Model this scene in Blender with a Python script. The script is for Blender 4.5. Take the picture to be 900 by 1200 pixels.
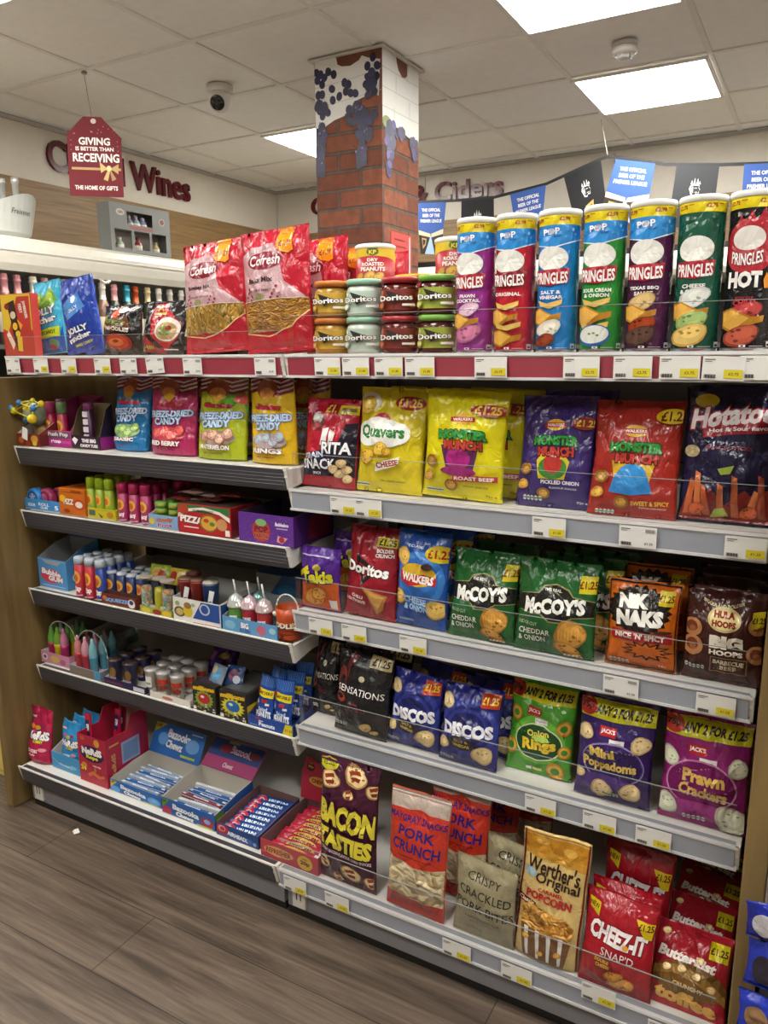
import bpy, bmesh, math, random
from mathutils import Vector, Matrix, noise

for o in list(bpy.data.objects):
    bpy.data.objects.remove(o, do_unlink=True)
sc = bpy.context.scene
COL = sc.collection
PI = math.pi

# ------------------------------------------------------------------ camera, world, exposure
CAM = Vector((0.0, 0.0, 1.29))
FPX = 903.0
YAW, PITCH, ROLL = -0.5141, 0.2017, 0.006157
_f = Vector((math.sin(YAW), math.cos(YAW), 0)); _r = Vector((math.cos(YAW), -math.sin(YAW), 0)); _d = Vector((0, 0, -1))
_f2 = _f * math.cos(PITCH) + _d * math.sin(PITCH); _d2 = _d * math.cos(PITCH) - _f * math.sin(PITCH)
_r3 = _r * math.cos(ROLL) + _d2 * math.sin(ROLL); _d3 = _d2 * math.cos(ROLL) - _r * math.sin(ROLL)
cd = bpy.data.cameras.new('camera'); cam = bpy.data.objects.new('camera', cd); COL.objects.link(cam)
cd.sensor_fit = 'VERTICAL'; cd.sensor_height = 36.0; cd.lens = FPX / 1200 * 36.0; cd.clip_start = 0.05
m = Matrix((( _r3.x, -_d3.x, -_f2.x, CAM.x), (_r3.y, -_d3.y, -_f2.y, CAM.y), (_r3.z, -_d3.z, -_f2.z, CAM.z), (0, 0, 0, 1)))
cam.matrix_world = m
sc.camera = cam
w = bpy.data.worlds.new('World'); sc.world = w; w.use_nodes = True
w.node_tree.nodes['Background'].inputs[0].default_value = (0.8, 0.82, 0.85, 1)
w.node_tree.nodes['Background'].inputs[1].default_value = 0.15
sc.view_settings.view_transform = 'Standard'; sc.view_settings.look = 'None'
sc.view_settings.gamma = 1.0; sc.view_settings.use_curve_mapping = False
sc.view_settings.exposure = 0.0
sc.cycles.use_denoising = True
sc.cycles.max_bounces = 8; sc.cycles.transparent_max_bounces = 12
sc.cycles.caustics_reflective = False; sc.cycles.caustics_refractive = False
PANEL_STRENGTH = 24.0

# pixel of the 900x1200 photograph -> point on a plane of the place
def ray(px, py):
    x = (px - 450) / FPX; y = (py - 600) / FPX
    return _r3 * x + _d3 * y + _f2
def onY(px, py, Y):
    r = ray(px, py); return CAM + r * (Y / r.y)
def onX(px, py, X):
    r = ray(px, py); return CAM + r * (X / r.x)
def onZ(px, py, Z):
    r = ray(px, py); return CAM + r * ((Z - CAM.z) / r.z)
def proj(p):
    v = Vector(p) - CAM; z = v.dot(_f2)
    return 450 + FPX * v.dot(_r3) / z, 600 + FPX * v.dot(_d3) / z
def xat(px, Y, Z):
    a, b = -6.0, 3.0
    for _ in range(50):
        c = (a + b) / 2
        v = Vector((c, Y, Z)) - CAM
        u = 450 + FPX * v.dot(_r3) / max(v.dot(_f2), 1e-3) if v.dot(_f2) > 0.02 else (-1e6 if c < 0 else 1e6)
        if u < px: a = c
        else: b = c
    return (a + b) / 2
def hat(x, Y, Z, py, lean=0.0):
    a, b = 0.0, 2.0
    for _ in range(40):
        h = (a + b) / 2
        if proj((x, Y + h * math.sin(lean), Z + h * math.cos(lean)))[1] > py: a = h
        else: b = h
    return (a + b) / 2

# ------------------------------------------------------------------ materials
def lin(h):
    h = h.lstrip('#'); out = []
    for i in (0, 2, 4):
        c = int(h[i:i + 2], 16) / 255
        out.append(c / 12.92 if c <= 0.04045 else ((c + 0.055) / 1.055) ** 2.4)
    return (*out, 1.0)
MATS = {}
def newmat(name):
    mt = bpy.data.materials.new(name); mt.use_nodes = True
    nt = mt.node_tree; return mt, nt, nt.nodes['Principled BSDF']
def N(nt, t, **kw):
    n = nt.nodes.new(t)
    for k, v in kw.items():
        if k in n.inputs.keys(): n.inputs[k].default_value = v
        else: setattr(n, k, v)
    return n
def bump(nt, bsdf, height, strength, dist):
    b = N(nt, 'ShaderNodeBump'); b.inputs['Strength'].default_value = strength; b.inputs['Distance'].default_value = dist
    nt.links.new(height, b.inputs['Height']); nt.links.new(b.outputs[0], bsdf.inputs['Normal'])
def ocoord(nt, scale=(1, 1, 1)):
    t = N(nt, 'ShaderNodeTexCoord'); mp = N(nt, 'ShaderNodeMapping'); mp.inputs['Scale'].default_value = scale
    nt.links.new(t.outputs['Object'], mp.inputs[0]); return mp.outputs[0]
def film(h):                       # printed glossy crisp-packet film
    k = 'film_' + h
    if k not in MATS:
        mt, nt, b = newmat(k); b.inputs['Base Color'].default_value = lin(h); b.inputs['Roughness'].default_value = 0.18
        n = N(nt, 'ShaderNodeTexNoise'); n.inputs['Scale'].default_value = 38; n.inputs['Detail'].default_value = 3; n.inputs['Distortion'].default_value = 1.2
        co = ocoord(nt, (1, 1, .7)); nt.links.new(co, n.inputs['Vector'])
        n3 = N(nt, 'ShaderNodeTexNoise'); n3.inputs['Scale'].default_value = 9; nt.links.new(co, n3.inputs['Vector'])
        ad = N(nt, 'ShaderNodeMixRGB'); ad.blend_type = 'ADD'; ad.inputs[0].default_value = .12; nt.links.new(co, ad.inputs[1]); nt.links.new(n3.outputs['Color'], ad.inputs[2])
        vo = N(nt, 'ShaderNodeTexVoronoi'); vo.feature = 'DISTANCE_TO_EDGE'; vo.inputs['Scale'].default_value = 20; nt.links.new(ad.outputs[0], vo.inputs['Vector'])
        mn = N(nt, 'ShaderNodeMath'); mn.operation = 'MINIMUM'; mn.inputs[1].default_value = .22; nt.links.new(vo.outputs['Distance'], mn.inputs[0])
        ml = N(nt, 'ShaderNodeMath'); ml.operation = 'MULTIPLY_ADD'; ml.inputs[1].default_value = 1.6; nt.links.new(mn.outputs[0], ml.inputs[0]); nt.links.new(n.outputs[0], ml.inputs[2])
        bump(nt, b, ml.outputs[0], 0.62, 0.008)
        MATS[k] = mt
    return MATS[k]
def paint(h, rough=0.45, metal=0.0):   # card, plastic, painted metal with a faint mottling
    k = f'paint_{h}_{rough}_{metal}'
    if k not in MATS:
        mt, nt, b = newmat(k); b.inputs['Roughness'].default_value = rough; b.inputs['Metallic'].default_value = metal
        n = N(nt, 'ShaderNodeTexNoise'); n.inputs['Scale'].default_value = 25; n.inputs['Detail'].default_value = 4
        nt.links.new(ocoord(nt), n.inputs['Vector'])
        mx = N(nt, 'ShaderNodeMixRGB'); c = lin(h); mx.inputs[1].default_value = tuple(v * 0.93 for v in c[:3]) + (1,); mx.inputs[2].default_value = tuple(min(1, v * 1.05) for v in c[:3]) + (1,)
        nt.links.new(n.outputs[0], mx.inputs[0]); nt.links.new(mx.outputs[0], b.inputs['Base Color'])
        MATS[k] = mt
    return MATS[k]
def clear(k='clear_plastic', tint=(1, 1, 1, 1), gl=0.08):
    if k not in MATS:
        mt = bpy.data.materials.new(k); mt.use_nodes = True; nt = mt.node_tree; nt.nodes.clear()
        out = N(nt, 'ShaderNodeOutputMaterial'); tr = N(nt, 'ShaderNodeBsdfTransparent'); tr.inputs[0].default_value = tint
        g = N(nt, 'ShaderNodeBsdfGlossy'); g.inputs['Roughness'].default_value = 0.06
        lw = N(nt, 'ShaderNodeLayerWeight'); lw.inputs['Blend'].default_value = gl
        mx = N(nt, 'ShaderNodeMixShader')
        nt.links.new(lw.outputs['Facing'], mx.inputs[0]); nt.links.new(tr.outputs[0], mx.inputs[1]); nt.links.new(g.outputs[0], mx.inputs[2]); nt.links.new(mx.outputs[0], out.inputs[0])
        MATS[k] = mt
    return MATS[k]
def emit(k, h, s):
    if k not in MATS:
        mt, nt, b = newmat(k); b.inputs['Base Color'].default_value = lin(h); b.inputs['Emission Color'].default_value = lin(h); b.inputs['Emission Strength'].default_value = s
        MATS[k] = mt
    return MATS[k]
def pieces(k, cols, scale, sx=1, sz=1, rough=0.35):   # a clear window on heaped small pieces (noodles, crackling, popcorn ...)
    mt, nt, b = newmat(k); v = N(nt, 'ShaderNodeTexVoronoi'); v.inputs['Scale'].default_value = scale
    nz = N(nt, 'ShaderNodeTexNoise'); nz.inputs['Scale'].default_value = scale * .6; nz.inputs['Detail'].default_value = 2
    co = ocoord(nt, (sx, 1, sz)); nt.links.new(co, nz.inputs['Vector'])
    add = N(nt, 'ShaderNodeMixRGB'); add.blend_type = 'ADD'; add.inputs[0].default_value = 0.06
    nt.links.new(co, add.inputs[1]); nt.links.new(nz.outputs['Color'], add.inputs[2]); nt.links.new(add.outputs[0], v.inputs['Vector'])
    cr = N(nt, 'ShaderNodeValToRGB'); e = cr.color_ramp.elements
    while len(e) < len(cols): e.new(0.5)
    for i, c in enumerate(cols): e[i].position = i / (len(cols) - 1); e[i].color = lin(c)
    sep = N(nt, 'ShaderNodeSeparateColor'); nt.links.new(v.outputs['Color'], sep.inputs[0])
    nt.links.new(sep.outputs[0], cr.inputs[0]); nt.links.new(cr.outputs[0], b.inputs['Base Color'])
    b.inputs['Roughness'].default_value = rough; bump(nt, b, v.outputs['Distance'], 0.8, 0.01); nt.nodes['Bump'].invert = True
    MATS[k] = mt
pieces('noodle_mix', ['6B4A14', '9A7322', 'B98E33', '7A5A1C', 'C9A04A', '5F5A20'], 90, 1, .45)
pieces('stick_mix', ['7A4C12', 'A4701C', 'B98628', '8E5C16'], 105, .4, 1)
pieces('crackling', ['B9A57E', 'D6C7A2', 'C7B48A', 'A58D63', 'E2D6B8'], 48)
pieces('popcorn', ['8E5A1E', 'B57A2C', 'D8A450', 'C48E3A', '6E4214'], 60)
pieces('candy_mix', ['C23A5A', 'E2C040', '4E9AC8', '6AAE4A', 'D8D0D8', '7A2A6A'], 120)
pieces('bottles_mix', ['9FB7BE', 'C7C9B0', 'B0506A', 'D0B050', '8CC0C8', '6A8A5A'], 60)
def wood(k, cols, axis_scale, scale=6, rough=0.45):
    mt, nt, b = newmat(k); n = N(nt, 'ShaderNodeTexNoise'); n.inputs['Scale'].default_value = scale; n.inputs['Detail'].default_value = 8; n.inputs['Distortion'].default_value = 0.6
    nt.links.new(ocoord(nt, axis_scale), n.inputs['Vector'])
    cr = N(nt, 'ShaderNodeValToRGB'); e = cr.color_ramp.elements
    e[0].position = .3; e[0].color = lin(cols[0]); e[1].position = .7; e[1].color = lin(cols[1])
    nt.links.new(n.outputs[0], cr.inputs[0]); nt.links.new(cr.outputs[0], b.inputs['Base Color']); b.inputs['Roughness'].default_value = rough
    bump(nt, b, n.outputs[0], 0.08, 0.004); MATS[k] = mt; return mt
wood('oak_panel', ('655230', '856E44'), (4, 4, .35), 7)
wood('oak_wall', ('7A6040', '9A7C54'), (.5, .5, 9), 7)
def M(c, kind='film'):
    if c in MATS: return MATS[c]
    return film(c) if kind == 'film' else paint(c, .42)

# ------------------------------------------------------------------ mesh helpers
def link_mesh(name, bm, mats, parent=None, smooth=False):
    me = bpy.data.meshes.new(name); bm.to_mesh(me); bm.free()
    for mt in (mats if isinstance(mats, (list, tuple)) else [mats]): me.materials.append(mt)
    if smooth:
        for p in me.polygons: p.use_smooth = True
    o = bpy.data.objects.new(name, me); COL.objects.link(o)
    if parent: o.parent = parent
    return o
def tag(o, label, cat, group=None):
    o['label'] = label; o['category'] = cat
    if group: o['group'] = group
    return o
def thing(name, label, cat, loc=(0, 0, 0), rot=(0, 0, 0), group=None):
    o = bpy.data.objects.new(name, None); COL.objects.link(o); o.location = loc; o.rotation_euler = rot; o.empty_display_size = .05
    return tag(o, label, cat, group)
def struct(name, bm, mats, smooth=False):
    o = link_mesh(name, bm, mats, None, smooth); o['kind'] = 'structure'; return o
def dup(o, label=None, loc=None, dl=None, rot=None, group=None):
    c = o.copy(); COL.objects.link(c)
    if loc is not None: c.location = loc
    if dl is not None: c.location = o.location + Vector(dl)
    if rot is not None: c.rotation_euler = rot
    if label: c['label'] = label
    if group: c['group'] = group
    for ch in list(o.children):
        d = ch.copy(); COL.objects.link(d); d.parent = c
        for g in list(ch.children):
            e = g.copy(); COL.objects.link(e); e.parent = d
    return c
def box(bm, x0, x1, y0, y1, z0, z1, mi=0, bev=0.0):
    t = bmesh.new(); vs = [t.verts.new((x, y, z)) for x in (x0, x1) for y in (y0, y1) for z in (z0, z1)]
    for f in ((0, 1, 3, 2), (4, 6, 7, 5), (0, 4, 5, 1), (2, 3, 7, 6), (0, 2, 6, 4), (1, 5, 7, 3)): t.faces.new([vs[i] for i in f])
    if bev: bmesh.ops.bevel(t, geom=list(t.edges), offset=bev, segments=2, affect='EDGES', profile=.6)
    merge(bm, t, mi)
def merge(bm, t, mi=0, mat=None, smooth=None):
    mp = {}
    for v in t.verts: mp[v] = bm.verts.new(mat @ v.co if mat else v.co)
    for f in t.faces:
        try: g = bm.faces.new([mp[v] for v in f.verts])
        except ValueError: continue
        g.material_index = mi if mi is not None else f.material_index
        g.smooth = f.smooth if smooth is None else smooth
    t.free()
def boxo(name, x0, x1, y0, y1, z0, z1, mt, parent=None, bev=0.0):
    bm = bmesh.new(); box(bm, x0, x1, y0, y1, z0, z1, 0, bev); return link_mesh(name, bm, mt, parent)
def lathe(bm, prof, seg=24, mi=0, c=(0, 0, 0), smooth=True, sx=1, sy=1):   # prof: (radius, z)
    rings = []
    for r, z in prof:
        if r < 1e-6: rings.append([bm.verts.new((c[0], c[1], c[2] + z))])
        else: rings.append([bm.verts.new((c[0] + sx * r * math.cos(2 * PI * i / seg), c[1] + sy * r * math.sin(2 * PI * i / seg), c[2] + z)) for i in range(seg)])
    for A, B in zip(rings, rings[1:]):
        for i in range(seg):
            j = (i + 1) % seg
            if len(A) == 1 and len(B) == 1: continue
            if len(A) == 1: f = bm.faces.new((A[0], B[j], B[i]))
            elif len(B) == 1: f = bm.faces.new((A[i], A[j], B[0]))
            else: f = bm.faces.new((A[i], A[j], B[j], B[i]))
            f.material_index = mi; f.smooth = smooth
def tube(bm, p, q, r, seg=8, mi=0):
    p = Vector(p); q = Vector(q); d = q - p; t = bmesh.new()
    lathe(t, [(0, 0), (r, 0), (r, d.length), (0, d.length)], seg)
    merge(bm, t, mi, Matrix.Translation(p) @ d.to_track_quat('Z', 'Y').to_matrix().to_4x4())
def prism(bm, poly, y0, y1, mi=0):    # poly of (x, z) extruded along y
    a = [bm.verts.new((x, y0, z)) for x, z in poly]; b = [bm.verts.new((x, y1, z)) for x, z in poly]
    f = bm.faces.new(a); f.material_index = mi; f = bm.faces.new(b[::-1]); f.material_index = mi
    for i in range(len(a)):
        j = (i + 1) % len(a); f = bm.faces.new((a[i], b[i], b[j], a[j])); f.material_index = mi

# ------------------------------------------------------------------ printed artwork: flat shapes laid on a surface
TXT = {}
def text_geo(s, bold):
    k = (s, bold)
    if k not in TXT:
        cu = bpy.data.curves.new('t', 'FONT'); cu.body = s; cu.offset = bold; cu.resolution_u = 2; cu.space_line = .8
        cu.align_x = 'CENTER'
        ob = bpy.data.objects.new('t', cu); me = ob.to_mesh()
        vs = [(v.co.x, v.co.y) for v in me.vertices]; fs = [tuple(p.vertices) for p in me.polygons]
        ob.to_mesh_clear(); bpy.data.objects.remove(ob); bpy.data.curves.remove(cu)
        TXT[k] = (vs, fs)
    return TXT[k]
def R(a0, b0, a1, b1, c): return ('p', [(a0, b0), (a1, b0), (a1, b1), (a0, b1)], c)
def Pg(pts, c): return ('p', pts, c)
def E(a, b, ra, rb, c, rot=0): return ('e', a, b, ra, rb, c, rot)
def T(s, a, b, w_, h, c, out=None, rot=0, bold=.03, shear=0, arc=0, ow=.05): return ('t', s, a, b, w_, h, c, out, rot, bold, shear, arc, ow)
def C(a, b, r, c1='C98E3C', c2='E3B55C', q=.75, rot=20): return ('c', a, b, r, c1, c2, q, rot)
def O(a, b, r, c, wd=.35): return ('o', a, b, r, c, wd)
def star(a, b, ra, rb, n, c, inner=.6, ph=0): return ('s', a, b, ra, rb, n, c, inner, ph)
class Surf:
    """W, H in metres, fn(x, z, off) -> point; art is given in fractions of W and H"""
    def __init__(s, W, H, fn, L, clip=True, step=.00016, off=.0009):
        s.W, s.H, s.fn, s.L, s.clip, s.step, s.k = W, H, fn, L, clip, step, 0; s.off = off
def flat2d(t, L):
    for _ in range(7):
        es = [e for e in t.edges if e.calc_length() > L]
        if not es: break
        bmesh.ops.subdivide_edges(t, edges=es, cuts=1, use_grid_fill=False)
        bmesh.ops.triangulate(t, faces=[f for f in t.faces if len(f.verts) > 3])
def art(bm, S, layers, mats, kind='film'):
    rnd = random.Random(5); S.step = min(S.step, .008 / max(1, len(layers) + 4 + sum(7 if l[0] == 'c' else bool(l[0] == 't' and l[7]) for l in layers)))
    def put(vs, fs, c):
        mt = M(c, kind)
        if mt not in mats: mats.append(mt)
        mi = mats.index(mt); t = bmesh.new(); V = [t.verts.new((x, z, 0)) for x, z in vs]
        for f in fs:
            try: t.faces.new([V[i] for i in f])
            except ValueError: pass
        if S.clip:
            xs = [v.co.x for v in t.verts]; zs = [v.co.y for v in t.verts]
            e = .002
            for lo, pt, nr in ((min(xs) < e, (e, 0, 0), (-1, 0, 0)), (max(xs) > S.W - e, (S.W - e, 0, 0), (1, 0, 0)), (min(zs) < e, (0, e, 0), (0, -1, 0)), (max(zs) > S.H - e, (0, S.H - e, 0), (0, 1, 0))):
                if lo: bmesh.ops.bisect_plane(t, geom=list(t.verts) + list(t.edges) + list(t.faces), plane_co=pt, plane_no=nr, clear_outer=True)
        bmesh.ops.triangulate(t, faces=[f for f in t.faces if len(f.verts) > 4])
        flat2d(t, S.L)
        off = S.off + S.k * S.step; S.k += 1
        for v in t.verts: v.co = S.fn(v.co.x, v.co.y, off)
        merge(bm, t, mi, None, True)
    W, H = S.W, S.H
    for l in layers:
        k = l[0]
        if k == 'p': put([(a * W, b * H) for a, b in l[1]], [tuple(range(len(l[1])))], l[2])
        elif k == 'e':
            _, a, b, ra, rb, c, rot = l; n = 28; ca, sa = math.cos(math.radians(rot)), math.sin(math.radians(rot)); pts = []
            for i in range(n):
                x, z = ra * W * math.cos(2 * PI * i / n), rb * H * math.sin(2 * PI * i / n); pts.append((a * W + x * ca - z * sa, b * H + x * sa + z * ca))
            put(pts + [(a * W, b * H)], [(i, (i + 1) % n, n) for i in range(n)], c)
        elif k == 's':
            _, a, b, ra, rb, n, c, inner, ph = l; pts = []
            for i in range(2 * n):
                q = 1 if i % 2 == 0 else inner; th = PI * i / n + ph; pts.append((a * W + ra * W * q * math.cos(th), b * H + rb * H * q * math.sin(th)))
            put(pts + [(a * W, b * H)], [(i, (i + 1) % (2 * n), 2 * n) for i in range(2 * n)], c)
        elif k == 'o':
            _, a, b, r, c, wd = l; n = 24; pts = []
            for q in (1, 1 - wd):
                for i in range(n): pts.append((a * W + r * W * q * math.cos(2 * PI * i / n), b * H + r * W * .85 * q * math.sin(2 * PI * i / n)))
            put(pts, [(i, (i + 1) % n, n + (i + 1) % n, n + i) for i in range(n)], c)
        elif k == 'c':
            _, a, b, r, c1, c2, q, rot = l; n = 20
            hx = lambda h, f: ''.join('%02X' % min(255, int(int(h[i:i + 2], 16) * f)) for i in (0, 2, 4))
            for sc_, c in ((1, c1), (.86, c2), (.5, hx(c2, 1.09))):
                ca, sa = math.cos(math.radians(rot)), math.sin(math.radians(rot)); pts = []
                for i in range(n):
                    g = sc_ * (1 + .055 * math.sin(3 * 2 * PI * i / n + a * 40) + rnd.uniform(-.035, .035)); x, z = r * W * g * math.cos(2 * PI * i / n), r * W * q * g * math.sin(2 * PI * i / n)
                    pts.append((a * W + x * ca - z * sa + (1 - sc_) * r * W * .3, b * H + x * sa + z * ca + (1 - sc_) * r * W * .3))
                put(pts + [(a * W, b * H)], [(i, (i + 1) % n, n) for i in range(n)], c)
            for _ in range(5):
                th, q2, s2 = rnd.uniform(0, 6.28), rnd.uniform(.2, .7), rnd.uniform(.05, .1); cx, cz = a * W + r * W * q2 * math.cos(th), b * H + r * W * q * q2 * math.sin(th)
                put([(cx + r * W * s2 * 1.6 * math.cos(j), cz + r * W * s2 * math.sin(j)) for j in range(6)], [(0, 1, 2, 3, 4, 5)], hx(c1, .86))
        elif k == 't':
            _, s, a, b, w_, h, c, out, rot, bold, shear, arc, ow = l
            base, _f_ = text_geo(s, bold); xs = [p[0] for p in base]; zs = [p[1] for p in base]
            x0, x1, z0, z1 = min(xs), max(xs), min(zs), max(zs); fx, fz = w_ * W / max(x1 - x0, 1e-6), h * H / max(z1 - z0, 1e-6)
            ca, sa = math.cos(math.radians(rot)), math.sin(math.radians(rot))
            for col, bd in (((out, bold + ow), (c, bold)) if out else ((c, bold),)):
                vs, fs = text_geo(s, bd); pts = []
                for x, z in vs:
                    X = (x - (x0 + x1) / 2) * fx; Z = (z - (z0 + z1) / 2) * fz; Z += arc * H * (1 - (2 * X / (w_ * W)) ** 2); X += shear * Z
                    pts.append((a * W + X * ca - Z * sa, b * H + X * sa + Z * ca))
                put(pts, fs, col)
def plane_art(bm, org, ux, uz, W, H, layers, mats, kind='card', off=.0006, clip=True):
    org, ux, uz = Vector(org), Vector(ux).normalized(), Vector(uz).normalized(); n = ux.cross(uz)
    S = Surf(W, H, lambda x, z, o: org + ux * x + uz * z + n * o, 9, clip, .00004, off); art(bm, S, layers, mats, kind)

# ------------------------------------------------------------------ packs
def sm(x): x = max(0.0, min(1.0, x)); return x * x * (3 - 2 * x)
class BagFn:
    def __init__(s, W, H, Tk, seed, style, wr):
        s.W, s.H, s.T, s.seed, s.style, s.wr = W, H, Tk, seed, style, wr; r = random.Random(seed)
        s.lines = []
        for _ in range(13):
            p = (r.uniform(.1, .9), r.uniform(.1, .9)); th = r.uniform(0, PI); s.lines.append((p, math.cos(th), math.sin(th), r.uniform(.4, 1) * r.choice((1, 1, -1)), r.uniform(.035, .07), r.uniform(.12, .35)))
        s.n1, s.n2, s.p1, s.p2 = r.choice((3, 4, 5)), r.choice((3, 4, 5)), r.uniform(0, 6), r.uniform(0, 6)
        s.bow = r.uniform(-.006, .01); s.tilt = r.uniform(-.012, .012)
    def half(s, a, b):
        u = abs(2 * a - 1); pa = max(0.0, 1 - u ** 2.3) ** .75
        if s.style == 'pouch':
            q = min(1.0, max(0.0, b) / .93); pb = (max(0.0, 1 - q ** 2.0)) ** .9 * (.8 + .2 * sm(b / .1)) + .06
            if b > .93: pb = .06
        else:
            q = (b - .05) / .9; pb = math.sin(PI * q) ** .62 if 0 < q < 1 else 0
        return s.T * pa * pb
    def fn(s, x, z, off, side=-1):
        a, b = x / s.W, z / s.H; t = s.half(a, b); W, H = s.W, s.H
        k = .05 if s.style != 'pouch' else .02
        e = min(1, min(a, 1 - a) * 8) * min(1, max(0, min(b - .04, .96 - b)) * 8)
        wn = 0.0
        if side < 0:
            wn += .35 * noise.noise((a * 3.1 + s.seed * 3.7, b * 4.3, s.seed)) + .18 * noise.noise((a * 8 + s.seed, b * 9, 4.2))
            for (px, pz), c, d, amp, wd, ln in s.lines:
                dx, dz = a - px, (b - pz) * H / W; along = dx * c + dz * d; ac = abs(-dx * d + dz * c)
                if abs(along) < ln: wn += .38 * amp * math.exp(-ac / wd) * (1 - (along / ln) ** 2)
            wn += .45 * math.sin(2 * PI * s.n1 * a + s.p1) * math.exp(-max(0, .93 - b) / .09) + .4 * math.sin(2 * PI * s.n2 * a + s.p2) * math.exp(-max(0, b - .07) / .09) * (s.style != 'pouch')
        wn = max(-.9, min(.6, wn * s.wr)) * e; y = t + wn * s.T * .5
        sx = (a - .5) * W * (1 - k * math.sin(PI * min(1, max(0, b)))) + W * .012 * noise.noise((b * 5, s.seed * 2.1, a * 1.3))
        crimp = .0012 * math.sin(b * H * 900) if (b > .955 or (b < .045 and s.style != 'pouch')) else 0
        yy = side * y + s.bow * sm(b) * 2 + s.tilt * (a - .5) * b + (.010 * noise.noise((a * 2.5 + s.seed, 7.7, s.seed * .3)) * sm((b - .8) * 5)) - off + crimp
        zz = z + H * .008 * noise.noise((a * 3, s.seed * 1.7, 2.2)) * (1 if b > .5 else 0)
        return Vector((sx, yy, zz))
def bag_mesh(W, H, Tk, base, layers, seed=1, style='pillow', wr=1.0, nx=28, nz=36):
    F = BagFn(W, H, Tk, seed, style, wr); bm = bmesh.new(); mats = [M(base)]
    G = {}
    for side in (-1, 1):
        for i in range(nx + 1):
            for j in range(nz + 1): G[side, i, j] = bm.verts.new(F.fn(W * i / nx, H * j / nz, 0, side))
        for i in range(nx):
            for j in range(nz):
                q = [G[side, i, j], G[side, i + 1, j], G[side, i + 1, j + 1], G[side, i, j + 1]]
                f = bm.faces.new(q if side < 0 else q[::-1]); f.smooth = True
    if style == 'pouch':
        for i in range(nx): bm.faces.new([G[1, i, 0], G[1, i + 1, 0], G[-1, i + 1, 0], G[-1, i, 0]])
    for i, j in [(0, j) for j in range(nz + 1)] + [(nx, j) for j in range(nz + 1)] + [(i, nz) for i in range(nx + 1)] + ([(i, 0) for i in range(nx + 1)] if style != 'pouch' else []):
        G[1, i, j].co = G[-1, i, j].co
    bmesh.ops.remove_doubles(bm, verts=bm.verts, dist=1e-6)
    S = Surf(W, H, lambda x, z, o: F.fn(x, z, o), max(.0038, W / 36)); art(bm, S, layers, mats)
    return bm, mats
SEED = [10]
def bag(name, label, px, Y, z, base, layers, Tk=.028, style='pillow', lean=4, yaw=0, roll=0, wr=1.0, cat='bag of crisps', group=None, Hm=None):
    xl, xr, yb, yt = px; ln = math.radians(lean); SEED[0] += 1
    right = xl > 345 and z < 1.2
    if right: Y += .010
    x0, x1 = xat(xl, Y, z), xat(xr, Y, z); W = x1 - x0; H = Hm or hat((x0 + x1) / 2, Y, z, yt, ln)
    if right and style == 'pouch': Y += .006; Tk = min(Tk, .017)
    elif right: Tk = min(Tk, .025, (Y + .42 * H * math.sin(ln) - (1.2445 if z < .2 else 1.3345)) / 1.36)
    bm, mats = bag_mesh(W, H, Tk, base, layers, SEED[0], style, wr)
    o = link_mesh(name, bm, mats); o.location = ((x0 + x1) / 2, Y, z + .0015 + W / 2 * abs(math.sin(math.radians(roll)))); o.rotation_euler = (-ln, math.radians(roll), math.radians(yaw))
    BUILT.append((name, round(W, 3), round(H, 3))); return tag(o, label, cat, group)
BUILT = []
def cyl_surf(Rr, H, z0, L=.007, c=(0, 0)):    # front half of a cylinder, front = -y ; W = pi R
    def fn(x, z, off):
        th = (x / (PI * Rr) - .5) * PI; r = Rr + off
        return Vector((c[0] + r * math.sin(th), c[1] - r * math.cos(th), z0 + z))
    return Surf(PI * Rr, H, fn, L, False, .0003, .0004)

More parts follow.
